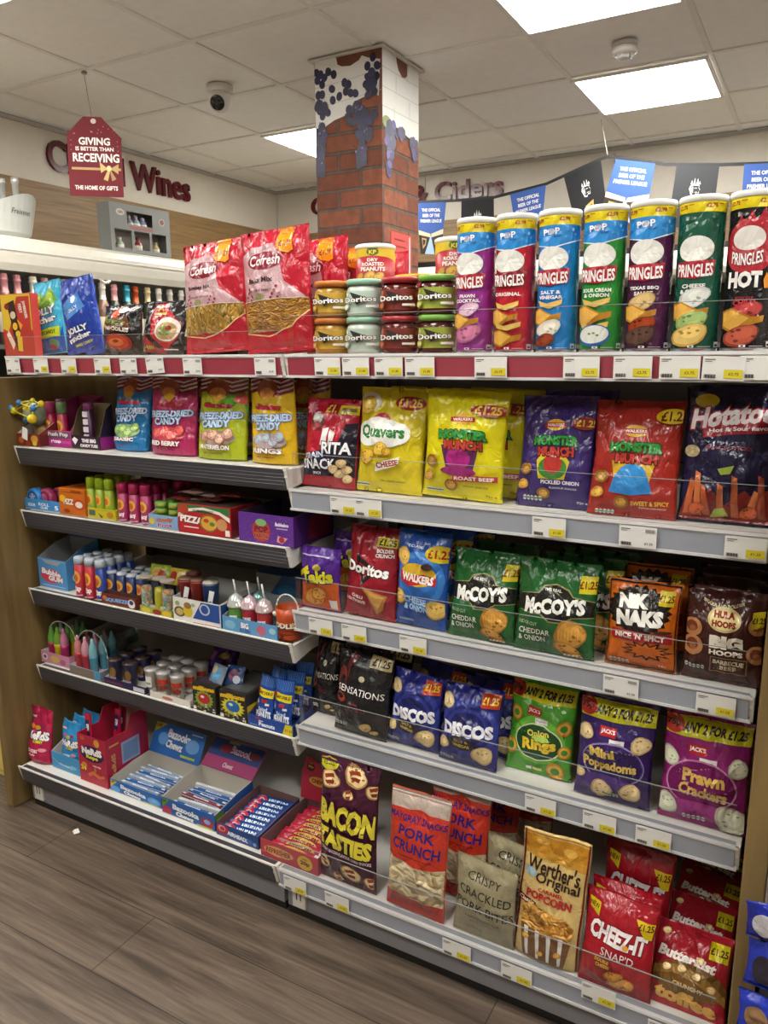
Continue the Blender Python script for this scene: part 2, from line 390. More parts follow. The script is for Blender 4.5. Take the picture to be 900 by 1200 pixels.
# ------------------------------------------------------------------ the setting
CZ = 2.527; LX = -3.84; BY = 5.13; GX, GY, TS = -2.95, 2.598, 0.6
def setting():
    # floor: dark vinyl planks running along the gondola
    mt, nt, b = newmat('vinyl_planks')
    br = N(nt, 'ShaderNodeTexBrick'); br.offset = .37; br.inputs['Scale'].default_value = 1; br.inputs['Brick Width'].default_value = 1.25; br.inputs['Row Height'].default_value = .185; br.inputs['Mortar Size'].default_value = .0012
    br.inputs['Color1'].default_value = lin('62554A'); br.inputs['Color2'].default_value = lin('6B5D51'); br.inputs['Mortar'].default_value = lin('2C2520'); br.inputs['Bias'].default_value = 0
    nt.links.new(ocoord(nt), br.inputs['Vector'])
    n1 = N(nt, 'ShaderNodeTexNoise'); n1.inputs['Scale'].default_value = 5; n1.inputs['Detail'].default_value = 10; n1.inputs['Roughness'].default_value = .68; n1.inputs['Distortion'].default_value = .7
    nt.links.new(ocoord(nt, (.55, 9, 1)), n1.inputs['Vector'])
    cr = N(nt, 'ShaderNodeValToRGB'); e = cr.color_ramp.elements; e[0].position = .34; e[0].color = (.22, .19, .17, 1); e[1].position = .64; e[1].color = (1.12, 1.1, 1.08, 1)
    n2 = N(nt, 'ShaderNodeTexNoise'); n2.inputs['Scale'].default_value = 11; n2.inputs['Detail'].default_value = 6; nt.links.new(ocoord(nt, (.25, 12, 1)), n2.inputs['Vector'])
    nt.links.new(n1.outputs[0], cr.inputs[0])
    mx = N(nt, 'ShaderNodeMixRGB'); mx.blend_type = 'MULTIPLY'; mx.inputs[0].default_value = .8
    nt.links.new(br.outputs[0], mx.inputs[1]); nt.links.new(cr.outputs[0], mx.inputs[2])
    m2 = N(nt, 'ShaderNodeMixRGB'); m2.blend_type = 'OVERLAY'; m2.inputs[0].default_value = .45; nt.links.new(mx.outputs[0], m2.inputs[1]); nt.links.new(n2.outputs[0], m2.inputs[2])
    nt.links.new(m2.outputs[0], b.inputs['Base Color']); b.inputs['Roughness'].default_value = .5
    bump(nt, b, n1.outputs[0], .12, .004)
    bm = bmesh.new(); box(bm, LX, 4.2, -3.2, BY, -.05, 0); struct('floor', bm, mt)
    # ceiling with its grid of bars
    ct = paint('F0EEEB', .85); bm = bmesh.new(); box(bm, LX, 4.2, -3.2, BY, CZ + .006, CZ + .06); struct('ceiling', bm, ct)
    bm = bmesh.new()
    for i in range(-1, 12): box(bm, GX + i * TS - .012, GX + i * TS + .012, -3.2, BY, CZ, CZ + .006) if LX < GX + i * TS < 4.2 else None
    for j in range(-9, 5): box(bm, LX, 4.2, GY + j * TS - .012, GY + j * TS + .012, CZ - .0006, CZ + .0054)
    struct('trim_1', bm, paint('E6E3DF', .7))
    # walls: oak band below, white cladding with fine seams above
    wt = paint('DCD6CB', .6)
    bm = bmesh.new(); box(bm, LX - .08, LX, -3.2, BY + .08, 0, 2.225, 0); box(bm, LX - .08, LX - .006, -3.2, BY + .08, 2.225, CZ, 1)
    struct('wall_left', bm, [MATS['oak_wall'], wt])
    bm = bmesh.new(); box(bm, LX, 4.2, BY, BY + .08, 0, 2.2, 0)
    x = LX
    for xx in (-3.35, -2.55, -1.25, -.1, 1.1, 4.2): box(bm, x, xx - .004, BY + .006, BY + .08, 2.2, CZ, 1); x = xx
    struct('wall_back', bm, [MATS['oak_wall'], wt])
    bm = bmesh.new(); box(bm, 4.2, 4.28, -3.2, BY, 0, CZ); struct('wall_right', bm, wt)
    bm = bmesh.new(); box(bm, LX, 4.2, -3.28, -3.2, 0, CZ); struct('wall_front', bm, wt)
    bm = bmesh.new(); box(bm, LX - .006, LX + .012, -3.2, BY, CZ - .02, CZ - .001); box(bm, LX, 4.2, BY - .012, BY, CZ - .02, CZ - .001); struct('trim_2', bm, paint('B4ADA4', .6))
    # brick pillar with painted grapes
    mt, nt, b = newmat('pillar_brick')
    t = N(nt, 'ShaderNodeTexCoord'); s = N(nt, 'ShaderNodeSeparateXYZ'); nt.links.new(t.outputs['Object'], s.inputs[0])
    ad = N(nt, 'ShaderNodeMath'); ad.operation = 'ADD'; nt.links.new(s.outputs[0], ad.inputs[0]); nt.links.new(s.outputs[1], ad.inputs[1])
    ao = N(nt, 'ShaderNodeMath'); ao.operation = 'ADD'; nt.links.new(ad.outputs[0], ao.inputs[0]); ao.inputs[1].default_value = 10.0 - (-2.035 + 3.017) + .4583 + .0
    cb = N(nt, 'ShaderNodeCombineXYZ'); nt.links.new(ao.outputs[0], cb.inputs[0]); nt.links.new(s.outputs[2], cb.inputs[1])
    br = N(nt, 'ShaderNodeTexBrick'); br.offset = .5; br.inputs['Scale'].default_value = 1; br.inputs['Brick Width'].default_value = .225; br.inputs['Row Height'].default_value = .0765; br.inputs['Mortar Size'].default_value = .0075; br.inputs['Mortar Smooth'].default_value = .3
    br.inputs['Color1'].default_value = lin('8A523C'); br.inputs['Color2'].default_value = lin('6C3D2D'); br.inputs['Mortar'].default_value = lin('5C5048')
    nt.links.new(cb.outputs[0], br.inputs['Vector'])
    nz = N(nt, 'ShaderNodeTexNoise'); nz.inputs['Scale'].default_value = 30; nz.inputs['Detail'].default_value = 6; nt.links.new(t.outputs['Object'], nz.inputs['Vector'])
    ov = N(nt, 'ShaderNodeMixRGB'); ov.blend_type = 'OVERLAY'; ov.inputs[0].default_value = .5; nt.links.new(br.outputs[0], ov.inputs[1]); nt.links.new(nz.outputs[0], ov.inputs[2])
    nt.links.new(ov.outputs[0], b.inputs['Base Color']); b.inputs['Roughness'].default_value = .85
    inv = N(nt, 'ShaderNodeMath'); inv.operation = 'SUBTRACT'; inv.inputs[0].default_value = 1; nt.links.new(br.outputs['Fac'], inv.inputs[1])
    bump(nt, b, inv.outputs[0], .7, .012)
    bm = bmesh.new(); X0, X1, Y0, Y1 = -2.035, -1.702, 3.017, 3.352
    box(bm, X0, X1, Y0, Y1, 0, CZ - .002); mats = [mt]; rd = random.Random(3)
    def grapes(pts, cols, n, r):
        out = []
        for (a, bb, ra, rb) in pts:
            for _ in range(n):
                th = rd.uniform(0, 2 * PI); q = math.sqrt(rd.random())
                out.append(E(min(.97, max(.03, a + ra * q * math.cos(th))), bb + rb * q * math.sin(th), r * rd.uniform(.8, 1.2), r * .62 * rd.uniform(.8, 1.25), rd.choice(cols), rd.uniform(-40, 40)))
        return out
    wt2 = 'DFDFDB'; nv = ['1B1C3C', '171836', '222148']; vi = ['26234C', '2E2A56', '1E1E42']; vl = ['3E3470', '54498A', '2E2858']
    # front: H from z 2.03 to ceiling (0.5 m)
    f = [Pg([(0, .995), (1, .995), (1, .86), (.98, .62), (.86, .66), (.62, .62), (.45, .52), (.30, .50), (.15, .46), (0, .44)], wt2),
         Pg([(.30, .995), (.34, .985), (.36, .93), (.42, .91), (.55, .90), (.68, .93), (.72, .96), (.80, .935), (1, .90), (1, .995)], '6B3A28'),
         Pg([(.98, .9), (1, .9), (1, .4), (.95, .5)], '7A4431'),
         Pg([(.0, .775), (.6, .80), (1, .83), (1, .835), (.6, .805), (0, .78)], 'B9B7B2'), Pg([(.0, .62), (.6, .645), (1, .67), (1, .675), (.6, .65), (0, .625)], 'B9B7B2')]
    f += [E(a, bb, .045, .036, rd.choice(nv), rot) for a, bb, rot in [(.04, .9, 40), (.10, .88, 0), (.16, .85, -30), (.22, .89, 30), (.30, .86, 10), (.05, .84, 0), (.12, .80, 20), (.27, .75, 50), (.12, .72, 10), (.05, .64, 0), (.28, .66, 20), (.38, .68, -10), (.48, .71, 0), (.52, .76, 20), (.46, .78, 0), (.55, .69, 30), (.8, .87, 0), (.94, .86, 40), (.88, .93, 0), (.12, .55, 0), (.2, .57, 40), (.06, .72, 0), (.93, .78, 0), (.62, .68, 40)]]
    f += grapes([(.08, .42, .08, .10), (.07, .25, .06, .12), (.06, .12, .05, .06), (.62, .53, .14, .08), (.76, .46, .15, .10), (.74, .30, .13, .12), (.70, .16, .07, .06), (.84, .72, .10, .10), (.12, .62, .07, .04)], nv + vi, 16, .05)
    f += grapes([(.7, .35, .14, .16), (.1, .3, .08, .2), (.66, .55, .1, .06)], ['4A4678', '77739A', '2E2E5A'], 8, .014)
    plane_art(bm, (X0, Y0, CZ - .5), (1, 0, 0), (0, 0, 1), X1 - X0, .498, f, mats, 'card', .0015)
    s_ = [Pg([(0, .998), (1, .998), (1, .36), (.8, .39), (.5, .43), (.3, .44), (0, .42)], wt2), Pg([(.36, .998), (.70, .998), (.68, .91), (.62, .87), (.52, .86), (.42, .90), (.38, .95)], '6B3A28')]
    s_ += [Pg([(0, q), (1, q + .01), (1, q + .016), (0, q + .006)], 'B4B4B0') for q in (.55, .70, .85)] + [Pg([(q, z), (q + .02, z), (q + .02, z + .14), (q, z + .14)], 'C4C4C0') for q, z in ((.35, .70), (.72, .55), (.3, .44), (.66, .85))]
    s_ += [E(.12, .44, .12, .05, '7F8A4A'), E(.2, .41, .08, .04, '96A05C')]
    s_ += grapes([(.24, .38, .16, .07), (.2, .28, .12, .08), (.18, .17, .08, .07), (.16, .07, .04, .05), (.5, .40, .08, .03), (.84, .36, .1, .04), (.86, .29, .06, .04)], vl + vi, 13, .05)
    plane_art(bm, (X1, Y0, CZ - .5), (0, 1, 0), (0, 0, 1), Y1 - Y0, .498, s_, mats, 'card', .0015)
    o = link_mesh('brick_pillar', bm, mats); o['kind'] = 'structure'
    bm = bmesh.new(); box(bm, X0 - .02, X1 + .02, Y0 - .02, Y1 + .02, CZ - .008, CZ - .0025); struct('trim_3', bm, paint('CFCAC4', .7))
setting()

def ceiling_light(i, j, label):
    x, y = GX + i * TS, GY + j * TS
    t = thing('ceiling_light', label, 'ceiling light', (x + .3, y + .3, CZ - .002), group='square ceiling light panels')
    bm = bmesh.new()
    for a in ((-.295, .295, -.295, -.28), (-.295, .295, .28, .295), (-.295, -.28, -.28, .28), (.28, .295, -.28, .28)): box(bm, *a, -.012, 0)
    link_mesh('frame', bm, paint('E8E8E4', .5), t)
    boxo('diffuser', -.28, .28, -.28, .28, -.009, -.003, emit('panel_light', 'FFFCF4', PANEL_STRENGTH), t)
ceiling_light(3, 2, 'glowing square ceiling panel nearest the back wall, right of the brick pillar')
ceiling_light(3, 0, 'glowing square ceiling panel cut by the top edge of the photo')
ceiling_light(0, 2, 'glowing square ceiling panel half hidden behind the brick pillar')
for i, j in ((3, -2), (3, -4), (3, -6), (0, -2), (0, -4), (0, -6), (6, 2), (6, 0), (6, -2), (6, -4), (6, -6), (9, -1), (9, -4)):
    ceiling_light(i, j, 'square ceiling light panel further along the shop ceiling, outside the picture')

# ------------------------------------------------------------------ gondola shelving
XL, XM, XR = -1.911, -.990, -.050
YL, YB, YP = 1.33, 1.80, 1.24
def xprism(bm, poly, x0, x1, mi=0):   # poly of (y, z) extruded along x
    a = [bm.verts.new((x0, y, z)) for y, z in poly]; b = [bm.verts.new((x1, y, z)) for y, z in poly]
    for q in (a[::-1], b):
        f = bm.faces.new(q); f.material_index = mi
    for i in range(len(a)):
        j = (i + 1) % len(a); f = bm.faces.new((a[i], a[j], b[j], b[i])); f.material_index = mi
def shelf(bay, x0, x1, z, style, yl=YL, guard=True):
    white = paint('DAD8D2', .35)
    bm = bmesh.new(); box(bm, x0 + .002, x1 - .002, yl + .004, YB - .004, z - .022, z - .003, 0, .001)
    box(bm, x0 + .002, x1 - .002, yl, yl + .006, z - .006, z + .001, 0, .001)
    for x in (x0 + .001, x1 - .009):      # white end brackets
        prism_poly = [(yl - .001, z + .002), (yl + .004, z + .002), (yl + .006, z - .0035), (YB - .01, z - .0045), (YB - .01, z - .06), (yl + .08, z - .036), (yl + .012, z - .048)]
        xprism(bm, prism_poly, x, x + .008)
    s = link_mesh('shelf', bm, white, bay)
    bm = bmesh.new(); mats = []
    if style == 'ribbed':
        poly = [(yl - .001, z - .002)]
        for i in range(4): zz = z - .012 - i * .008; poly += [(yl + .001 + i * .0014, zz), (yl + .0017 + i * .0014, zz - .0008), (yl + .0013 + i * .0014, zz - .0016)]
        poly += [(yl + .010, z - .050), (yl + .022, z - .050), (yl + .022, z - .002)]
        mats = [paint('4C4C52', .32, .35)]; xprism(bm, poly, x0 + .01, x1 - .01)
    else:
        xprism(bm, [(yl, z - .001), (yl + .0035, z - .045), (yl + .02, z - .045), (yl + .02, z - .001)], x0 + .009, x1 - .009, 0)
        mats = [paint('9BA0AA' if style == 'clear' else '963C4A', .22, .1), paint('C4C4C4', .3)]
        xprism(bm, [(yl - .002, z + .002), (yl - .0025, z - .0035), (yl + .003, z - .0035), (yl + .003, z + .002)], x0 + .004, x1 - .004, 1)
        xprism(bm, [(yl + .001, z - .0415), (yl + .001, z - .0465), (yl + .02, z - .0465), (yl + .02, z - .0415)], x0 + .004, x1 - .004, 1)
    link_mesh('price_rail', bm, mats, s)
    if guard:
        h = guard if isinstance(guard, float) else .078
        bm = bmesh.new(); box(bm, x0 + .012, x1 - .012, yl + .0008, yl + .0023, z + .0022, z + h, 0); box(bm, x0 + .012, x0 + .0135, yl + .0023, yl + .018, z - .002, z + h, 0)
        box(bm, x0 + .012, x1 - .012, yl + .0005, yl + .0026, z + h, z + h + .0009, 1)  # opaque strip on the top edge paints in the clear sheet's highlight line
        link_mesh('clear_guard', bm, [clear(), paint('8A8E8E', .2)], s)
def bay(label, x0, x1, zs, style):
    t = thing('shelving_bay', label, 'shop shelving', ((x0 + x1) / 2, YB, 0), group='shelving bays of the snack gondola')
    t.location = (0, 0, 0)
    bm = bmesh.new(); box(bm, x0 + .002, x1 - .002, YB, YB + .012, .1, 1.285)
    for q in (.35, .75, 1.05): box(bm, x0 + .004, x1 - .004, YB - .002, YB + .002, q, q + .004, 1)
    link_mesh('back_panel', bm, [paint('8E8880', .45), paint('55524E', .5)], t)
    for x in (x0 + .003, x1 - .031):
        bm = bmesh.new(); box(bm, x, x + .028, YB - .03, YB - .001, .02, 1.28, 0)
        link_mesh('upright', bm, paint('6E6A66', .4), t)
    for i, z in enumerate(zs):
        shelf(t, x0, x1, z, 'red' if i == 0 else style, YL, (.05 if style == 'ribbed' and i == 0 else (style != 'ribbed')))
    shelf(t, x0, x1, .14, style, YP, style != 'ribbed')
    bm = bmesh.new(); box(bm, x0 + .004, x1 - .004, YP + .035, YB - .01, .022, .115, 0, .002); box(bm, x0 + .004, x1 - .004, YP + .04, YB - .01, .0005, .022, 1)
    link_mesh('base_plinth', bm, [paint('8C8C92', .4, .1), paint('141312', .5)], t)
    bm = bmesh.new(); box(bm, x0 + .022, x0 + .058, YP + .028, YP + .036, .03, .10, 0, .002)
    for k in (0, 1): box(bm, x0 + .033 + k * .011, x0 + .036 + k * .011, YP + .0275, YP + .029, .05, .09, 1)
    link_mesh('foot_bracket', bm, [paint('DDDAD2', .4), paint('333333', .6)], t)
    return t
B1Z = (1.29, 1.05, .873, .647, .416); B2Z = (1.29, 1.006, .73, .452)
bay('left shelving bay of sweets with five dark ribbed shelves over the base', XL, XM - .002, B1Z, 'ribbed')
bay('right shelving bay of crisps with clear-fronted shelves and price tickets', XM, XR, B2Z, 'clear')
def end_panel(label, x0, x1):
    bm = bmesh.new(); box(bm, x0, x1, 1.235, YB + .02, .0005, 1.235, 0, .003)
    tag(link_mesh('gondola_end_panel', bm, MATS['oak_panel']), label, 'wooden panel', 'wooden gondola end panels')
end_panel('oak end panel at the sweets end of the shelving, beside the yellow box', -1.974, -1.942)
end_panel('oak end panel seen as an upright post beside the crisps and the hanging blue packets', -.041, -.007)

# ------------------------------------------------------------------ wall lettering, ceiling fixtures, hanging things
def letters3d(name, s, org, ux, width, height, depth, mats, label):
    cu = bpy.data.curves.new('t', 'FONT'); cu.body = s; cu.offset = .022; cu.extrude = .05; cu.resolution_u = 4
    ob = bpy.data.objects.new('t', cu); me = ob.to_mesh(); vs = [v.co.copy() for v in me.vertices]; fs = [tuple(p.vertices) for p in me.polygons]
    ob.to_mesh_clear(); bpy.data.objects.remove(ob); bpy.data.curves.remove(cu)
    x0, x1 = min(v.x for v in vs), max(v.x for v in vs); z0, z1 = min(v.y for v in vs), max(v.y for v in vs)
    bm = bmesh.new(); org, ux = Vector(org), Vector(ux); n = ux.cross(Vector((0, 0, 1)))
    V = [bm.verts.new(org + ux * ((v.x - x0) / (x1 - x0) * width) + Vector((0, 0, (v.y - z0) / (z1 - z0) * height)) + n * ((v.z + .05) / .1 * depth + .001)) for v in vs]
    for f in fs:
        try: bm.faces.new([V[i] for i in f])
        except ValueError: pass
    tag(link_mesh(name, bm, mats), label, 'wall sign')
sm_ = paint('5C0C18', .22, .0)
letters3d('wall_lettering', 'Chilled Wines', (LX - .006, 3.05, 2.30), (0, 1, 0), 1.11, .165, .02, sm_, 'dark red letters reading Chilled Wines on the white wall above the wood band')
letters3d('wall_lettering', 'Craft Beer & Ciders', (-3.51, BY + .006, 2.325), (1, 0, 0), 1.54, .125, .02, sm_, 'dark red glossy letters ending in & Ciders on the wall behind the bunting')

def dome():
    t = thing('dome_camera', 'white dome security camera fixed to the ceiling left of the brick pillar', 'security camera', (-2.60, 3.06, CZ))
    bm = bmesh.new(); lathe(bm, [(0, 0), (.062, 0), (.062, -.022), (.05, -.03), (0, -.03)], 32); link_mesh('mounting_base', bm, paint('D8D6D0', .35), t)
    bm = bmesh.new(); T_ = bmesh.new(); bmesh.ops.create_uvsphere(T_, u_segments=28, v_segments=18, radius=.055); merge(bm, T_, 0, Matrix.Translation((0, 0, -.06)), True); link_mesh('camera_ball', bm, paint('DAD8D3', .3), t)
    d = Vector((.35, -.8, -.45)).normalized(); q = d.to_track_quat('Z', 'Y').to_matrix().to_4x4(); mt = Matrix.Translation((0, 0, -.06)) @ q
    bm = bmesh.new(); T_ = bmesh.new(); lathe(T_, [(0, .048), (.031, .046), (.034, .053), (.030, .056), (.0, .057)], 28); merge(bm, T_, 0, mt)
    lens = link_mesh('lens_window', bm, paint('17171A', .12), t)
    bm = bmesh.new(); T_ = bmesh.new(); lathe(T_, [(0, .056), (.010, .056), (.011, .060), (.007, .061), (0, .059)], 20); merge(bm, T_, 0, mt); link_mesh('lens', bm, paint('3A3A44', .1), lens)
dome()
def smoke():
    t = thing('smoke_detector', 'round white smoke detector on the ceiling between the two bright panels', 'smoke detector', (-.835, 3.5, CZ))
    bm = bmesh.new(); lathe(bm, [(0, 0), (.052, 0), (.052, -.012), (.046, -.015), (0, -.015)], 32); link_mesh('mounting_base', bm, paint('C9C8C4', .4), t)
    bm = bmesh.new(); lathe(bm, [(0, -.015), (.047, -.016), (.05, -.022), (.05, -.036), (.044, -.042), (.03, -.044), (.0, -.044)], 32); link_mesh('body', bm, paint('DCDAD5', .35), t)
    bm = bmesh.new(); lathe(bm, [(0, -.044), (.026, -.044), (.028, -.058), (.022, -.062), (0, -.063)], 24)
    for i in range(8):
        a = PI * i / 4; box(bm, .028 * math.cos(a) - .003, .028 * math.cos(a) + .003, .028 * math.sin(a) - .003, .028 * math.sin(a) + .003, -.06, -.043)
    link_mesh('sensor_cage', bm, paint('BFBEBA', .4), t)
smoke()
def hang_tag():
    p = onY(110, 180, 2.6); yaw = math.radians(33)
    t = thing('hanging_gift_sign', 'dark red gift-tag sign reading Giving is better than receiving, hung from the ceiling', 'hanging sign', (p.x, 2.6, 2.0), (0, math.radians(1.5), yaw))
    W, H = .238, .335; poly = [(-W / 2, .0), (W / 2, 0), (W / 2, H - .085), (W / 2 - .085, H), (-W / 2 + .075, H), (-W / 2, H - .075)]
    # rounded corners
    bm = bmesh.new(); prism(bm, poly, -.0015, .0015); mats = [paint('701824', .75)]
    L = [T('GIVING', .5, .695, .58, .095, 'EEE6E0'), T('IS BETTER THAN', .5, .60, .70, .05, 'EEE6E0'), T('RECEIVING', .52, .49, .86, .11, 'EEE6E0'), R(.06, .335, .97, .365, 'B58F4E'), T('THE HOME OF GIFTS', .5, .11, .80, .055, 'EEE6E0'),
         E(.5, .945, .05, .032, 'C9B8B4'), Pg([(.72, .36), (.58, .44), (.60, .30)], 'C9A860'), Pg([(.78, .36), (.93, .42), (.92, .29)], 'B8954C'), Pg([(.74, .36), (.64, .22), (.72, .20), (.77, .33)], 'C9A860'), Pg([(.76, .36), (.80, .20), (.88, .23)], 'A8843E'), E(.75, .36, .045, .035, 'E0C888')]
    rd = random.Random(2)
    L += [star(rd.uniform(.1, .9), rd.uniform(.78, .88) - (0 if .3 < i else 0), .014, .012, 4, 'D98A90', .3) for i in range(12)] + [star(.07 + .86 * (i % 2), .58 + .06 * (i // 2), .013, .011, 4, 'D98A90', .3) for i in range(6)]
    plane_art(bm, (-W / 2, -.0015, 0), (1, 0, 0), (0, 0, 1), W, H, L, mats)
    link_mesh('sign_card', bm, mats, t)
    bm = bmesh.new(); tube(bm, (-.005, 0, H - .02), (-.035, .02, CZ - 2.0 - .012), .0012); T_ = bmesh.new(); lathe(T_, [(0, 0), (.012, 0), (.012, .008), (0, .008)], 16); merge(bm, T_, 0, Matrix.Translation((-.035, .02, CZ - 2.0 - .012)))
    link_mesh('hanging_string', bm, paint('9A948C', .4), t)
hang_tag()
def bunting():
    Y = 4.48
    t = thing('bunting', 'string of blue and black beer flags hung in front of the back wall', 'bunting', (0, 0, 0))
    pts = [(-2.75, 2.30), (-2.276, 2.205), (-2.0, 2.19), (-1.78, 2.185), (-1.47, 2.225), (-1.162, 2.322), (-1.13, 2.328), (-1.0, 2.30), (-.83, 2.255), (-.56, 2.222), (-.30, 2.20), (.1, 2.19), (.5, 2.25)]
    bm = bmesh.new()
    for (x, z), (x2, z2) in zip(pts, pts[1:]):
        prism(bm, [(x, z - .008), (x2, z2 - .008), (x2, z2 + .008), (x, z + .008)], Y - .002, Y + .002)
    link_mesh('ribbon', bm, paint('17181B', .6), t)
    bm = bmesh.new(); tube(bm, (-1.13, Y, 2.33), (-1.18, Y + .02, CZ - .001), .0022); link_mesh('hanging_string', bm, paint('C9C4B8', .5), t)
    def crest(L, cx, cz, s):    # white outline of a crowned lion's head
        hd = [(-.34, .30), (-.40, .05), (-.30, -.25), (-.22, -.52), (.0, -.58), (.10, -.40), (.30, -.44), (.34, -.2), (.22, -.1), (.40, .0), (.30, .16), (.34, .34), (.1, .40), (-.2, .42)]
        L.append(Pg([(cx + x * s, cz + z * s * .62) for x, z in hd], 'E4E4E2'))
        L.append(Pg([(cx + x * s * .82 + .01, cz + z * s * .5) for x, z in hd], '1A1B1F'))
        for a, bb in ((-.25, .55), (-.05, .68), (.17, .66), (.33, .5)): L.append(Pg([(cx + (a - .08) * s, cz + .26 * s), (cx + (a + .08) * s, cz + .26 * s), (cx + a * s, cz + bb * s * .85)], 'E4E4E2'))
        L += [R(cx - .02 * s, cz + .05 * s, cx + .16 * s, cz + .08 * s, 'E4E4E2'), Pg([(cx - .3 * s, cz), (cx - .12 * s, cz + .16 * s), (cx - .08 * s, cz - .2 * s)], 'E4E4E2'), R(cx + .05 * s, cz - .16 * s, cx + .24 * s, cz - .13 * s, 'E4E4E2')]
    def flag(tl, tr, bl, br_, kind):
        L = []
        if kind == 'blue':
            col = '3A5CA4'
            L = [T('THE OFFICIAL', .5, .86, .66, .065, 'EDEFF4'), T('BEER OF THE', .5, .755, .62, .065, 'EDEFF4'), T('PREMIER LEAGUE', .5, .65, .80, .065, 'EDEFF4'),
                 Pg([(0, .47), (.48, .40), (.48, .33), (0, .38)], 'D8C8A8'), Pg([(.52, .40), (1, .5), (1, .40), (.52, .33)], 'D8C8A8'), Pg([(0, .38), (.48, .33), (.2, 0), (0, 0)], '2E2622'), Pg([(.52, .33), (1, .4), (1, 0), (.72, 0)], '3A302A'),
                 Pg([(.49, .36), (.51, .36), (.70, .0), (.22, .0)], 'A8C4E4'), Pg([(.12, .32), (.32, .30), (.28, .18), (.14, .1)], 'C0A068'), Pg([(.15, .29), (.28, .275), (.25, .2), (.16, .16)], '2E2622')]
        else:
            col = '15161A' if kind == 'black' else '303236'
            crest(L, .5, .62, .32)
            L += [Pg([(.40, .36), (.66, .42), (.60, .10), (.52, .04)], 'C9A45A'), Pg([(.47, .33), (.60, .36), (.57, .17), (.53, .12)], col), R(.51, .14, .525, .33, 'C9A45A'), R(.55, .16, .565, .34, 'C9A45A')]
        bm = bmesh.new(); mats = [paint(col, .8)]
        tl, tr, bl, br_ = Vector(tl), Vector(tr), Vector(bl), Vector(br_)
        prism(bm, [tuple(bl), tuple(br_), tuple(tr), tuple(tl)], Y - .0037, Y - .0025)
        def fn(x, z, o):
            q = bl.lerp(br_, x).lerp(tl.lerp(tr, x), z); return Vector((q.x, Y - .0037 - o, q.y))
        S = Surf(1, 1, fn, 9, True, .0004, .0006); art(bm, S, L, mats, 'card'); link_mesh('flag', bm, mats, t)
    H = .30
    def fl(x0, z0, x1, z1, dx0, dx1, kind): flag((x0, z0), (x1, z1), (x0 + dx0, z0 - H), (x1 + dx1, z1 - H), kind)
    fl(-2.49, 2.245, -2.28, 2.20, -.02, .0, 'black')
    fl(-2.285, 2.20, -2.085, 2.186, .03, -.03, 'blue'); fl(-1.985, 2.185, -1.779, 2.178, .0, .01, 'black'); fl(-1.679, 2.19, -1.468, 2.22, .06, -.02, 'blue')
    fl(-1.366, 2.25, -1.165, 2.314, .09, .055, 'black'); fl(-1.085, 2.31, -.879, 2.264, -.08, -.04, 'blue'); fl(-.771, 2.24, -.564, 2.217, -.025, -.015, 'grey'); fl(-.448, 2.21, -.24, 2.195, .0, .0, 'blue'); fl(-.14, 2.19, .07, 2.185, 0, 0, 'black')
bunting()
def pillar_card():
    bm = bmesh.new(); mats = [paint('C8504C', .45)]; x, y0, y1, z0, z1 = -1.698, 3.085, 3.275, 1.54, 1.815
    box(bm, x - .002, x, y0, y1, z0, z1)
    L = [T('FAMILY', .42, .88, .5, .05, '7E2A2C'), T('SELECTED', .45, .78, .6, .05, '7E2A2C'), T('ONLY', .4, .66, .4, .05, '7E2A2C'), T('THIS WAY', .45, .56, .6, .05, '7E2A2C'), R(.88, .02, .93, .97, 'EDE0DA'), Pg([(.02, .26), (.7, .20), (.7, .14), (.02, .20)], 'EFE6E2'), R(.05, .05, .5, .10, 'EFE6E2')]
    L = [l for l in L if l[0] == 'p'] + [R(.14, .88 - .1 * k, .14 + q, .905 - .1 * k, '8E3434') for k, q in enumerate((.5, .58, .42, .55, .5))]
    plane_art(bm, (x, y0, z0), (0, 1, 0), (0, 0, 1), y1 - y0, z1 - z0, L, mats)
    tag(link_mesh('notice_card', bm, mats), 'coral red notice card fixed to the right side of the brick pillar', 'notice')
pillar_card()

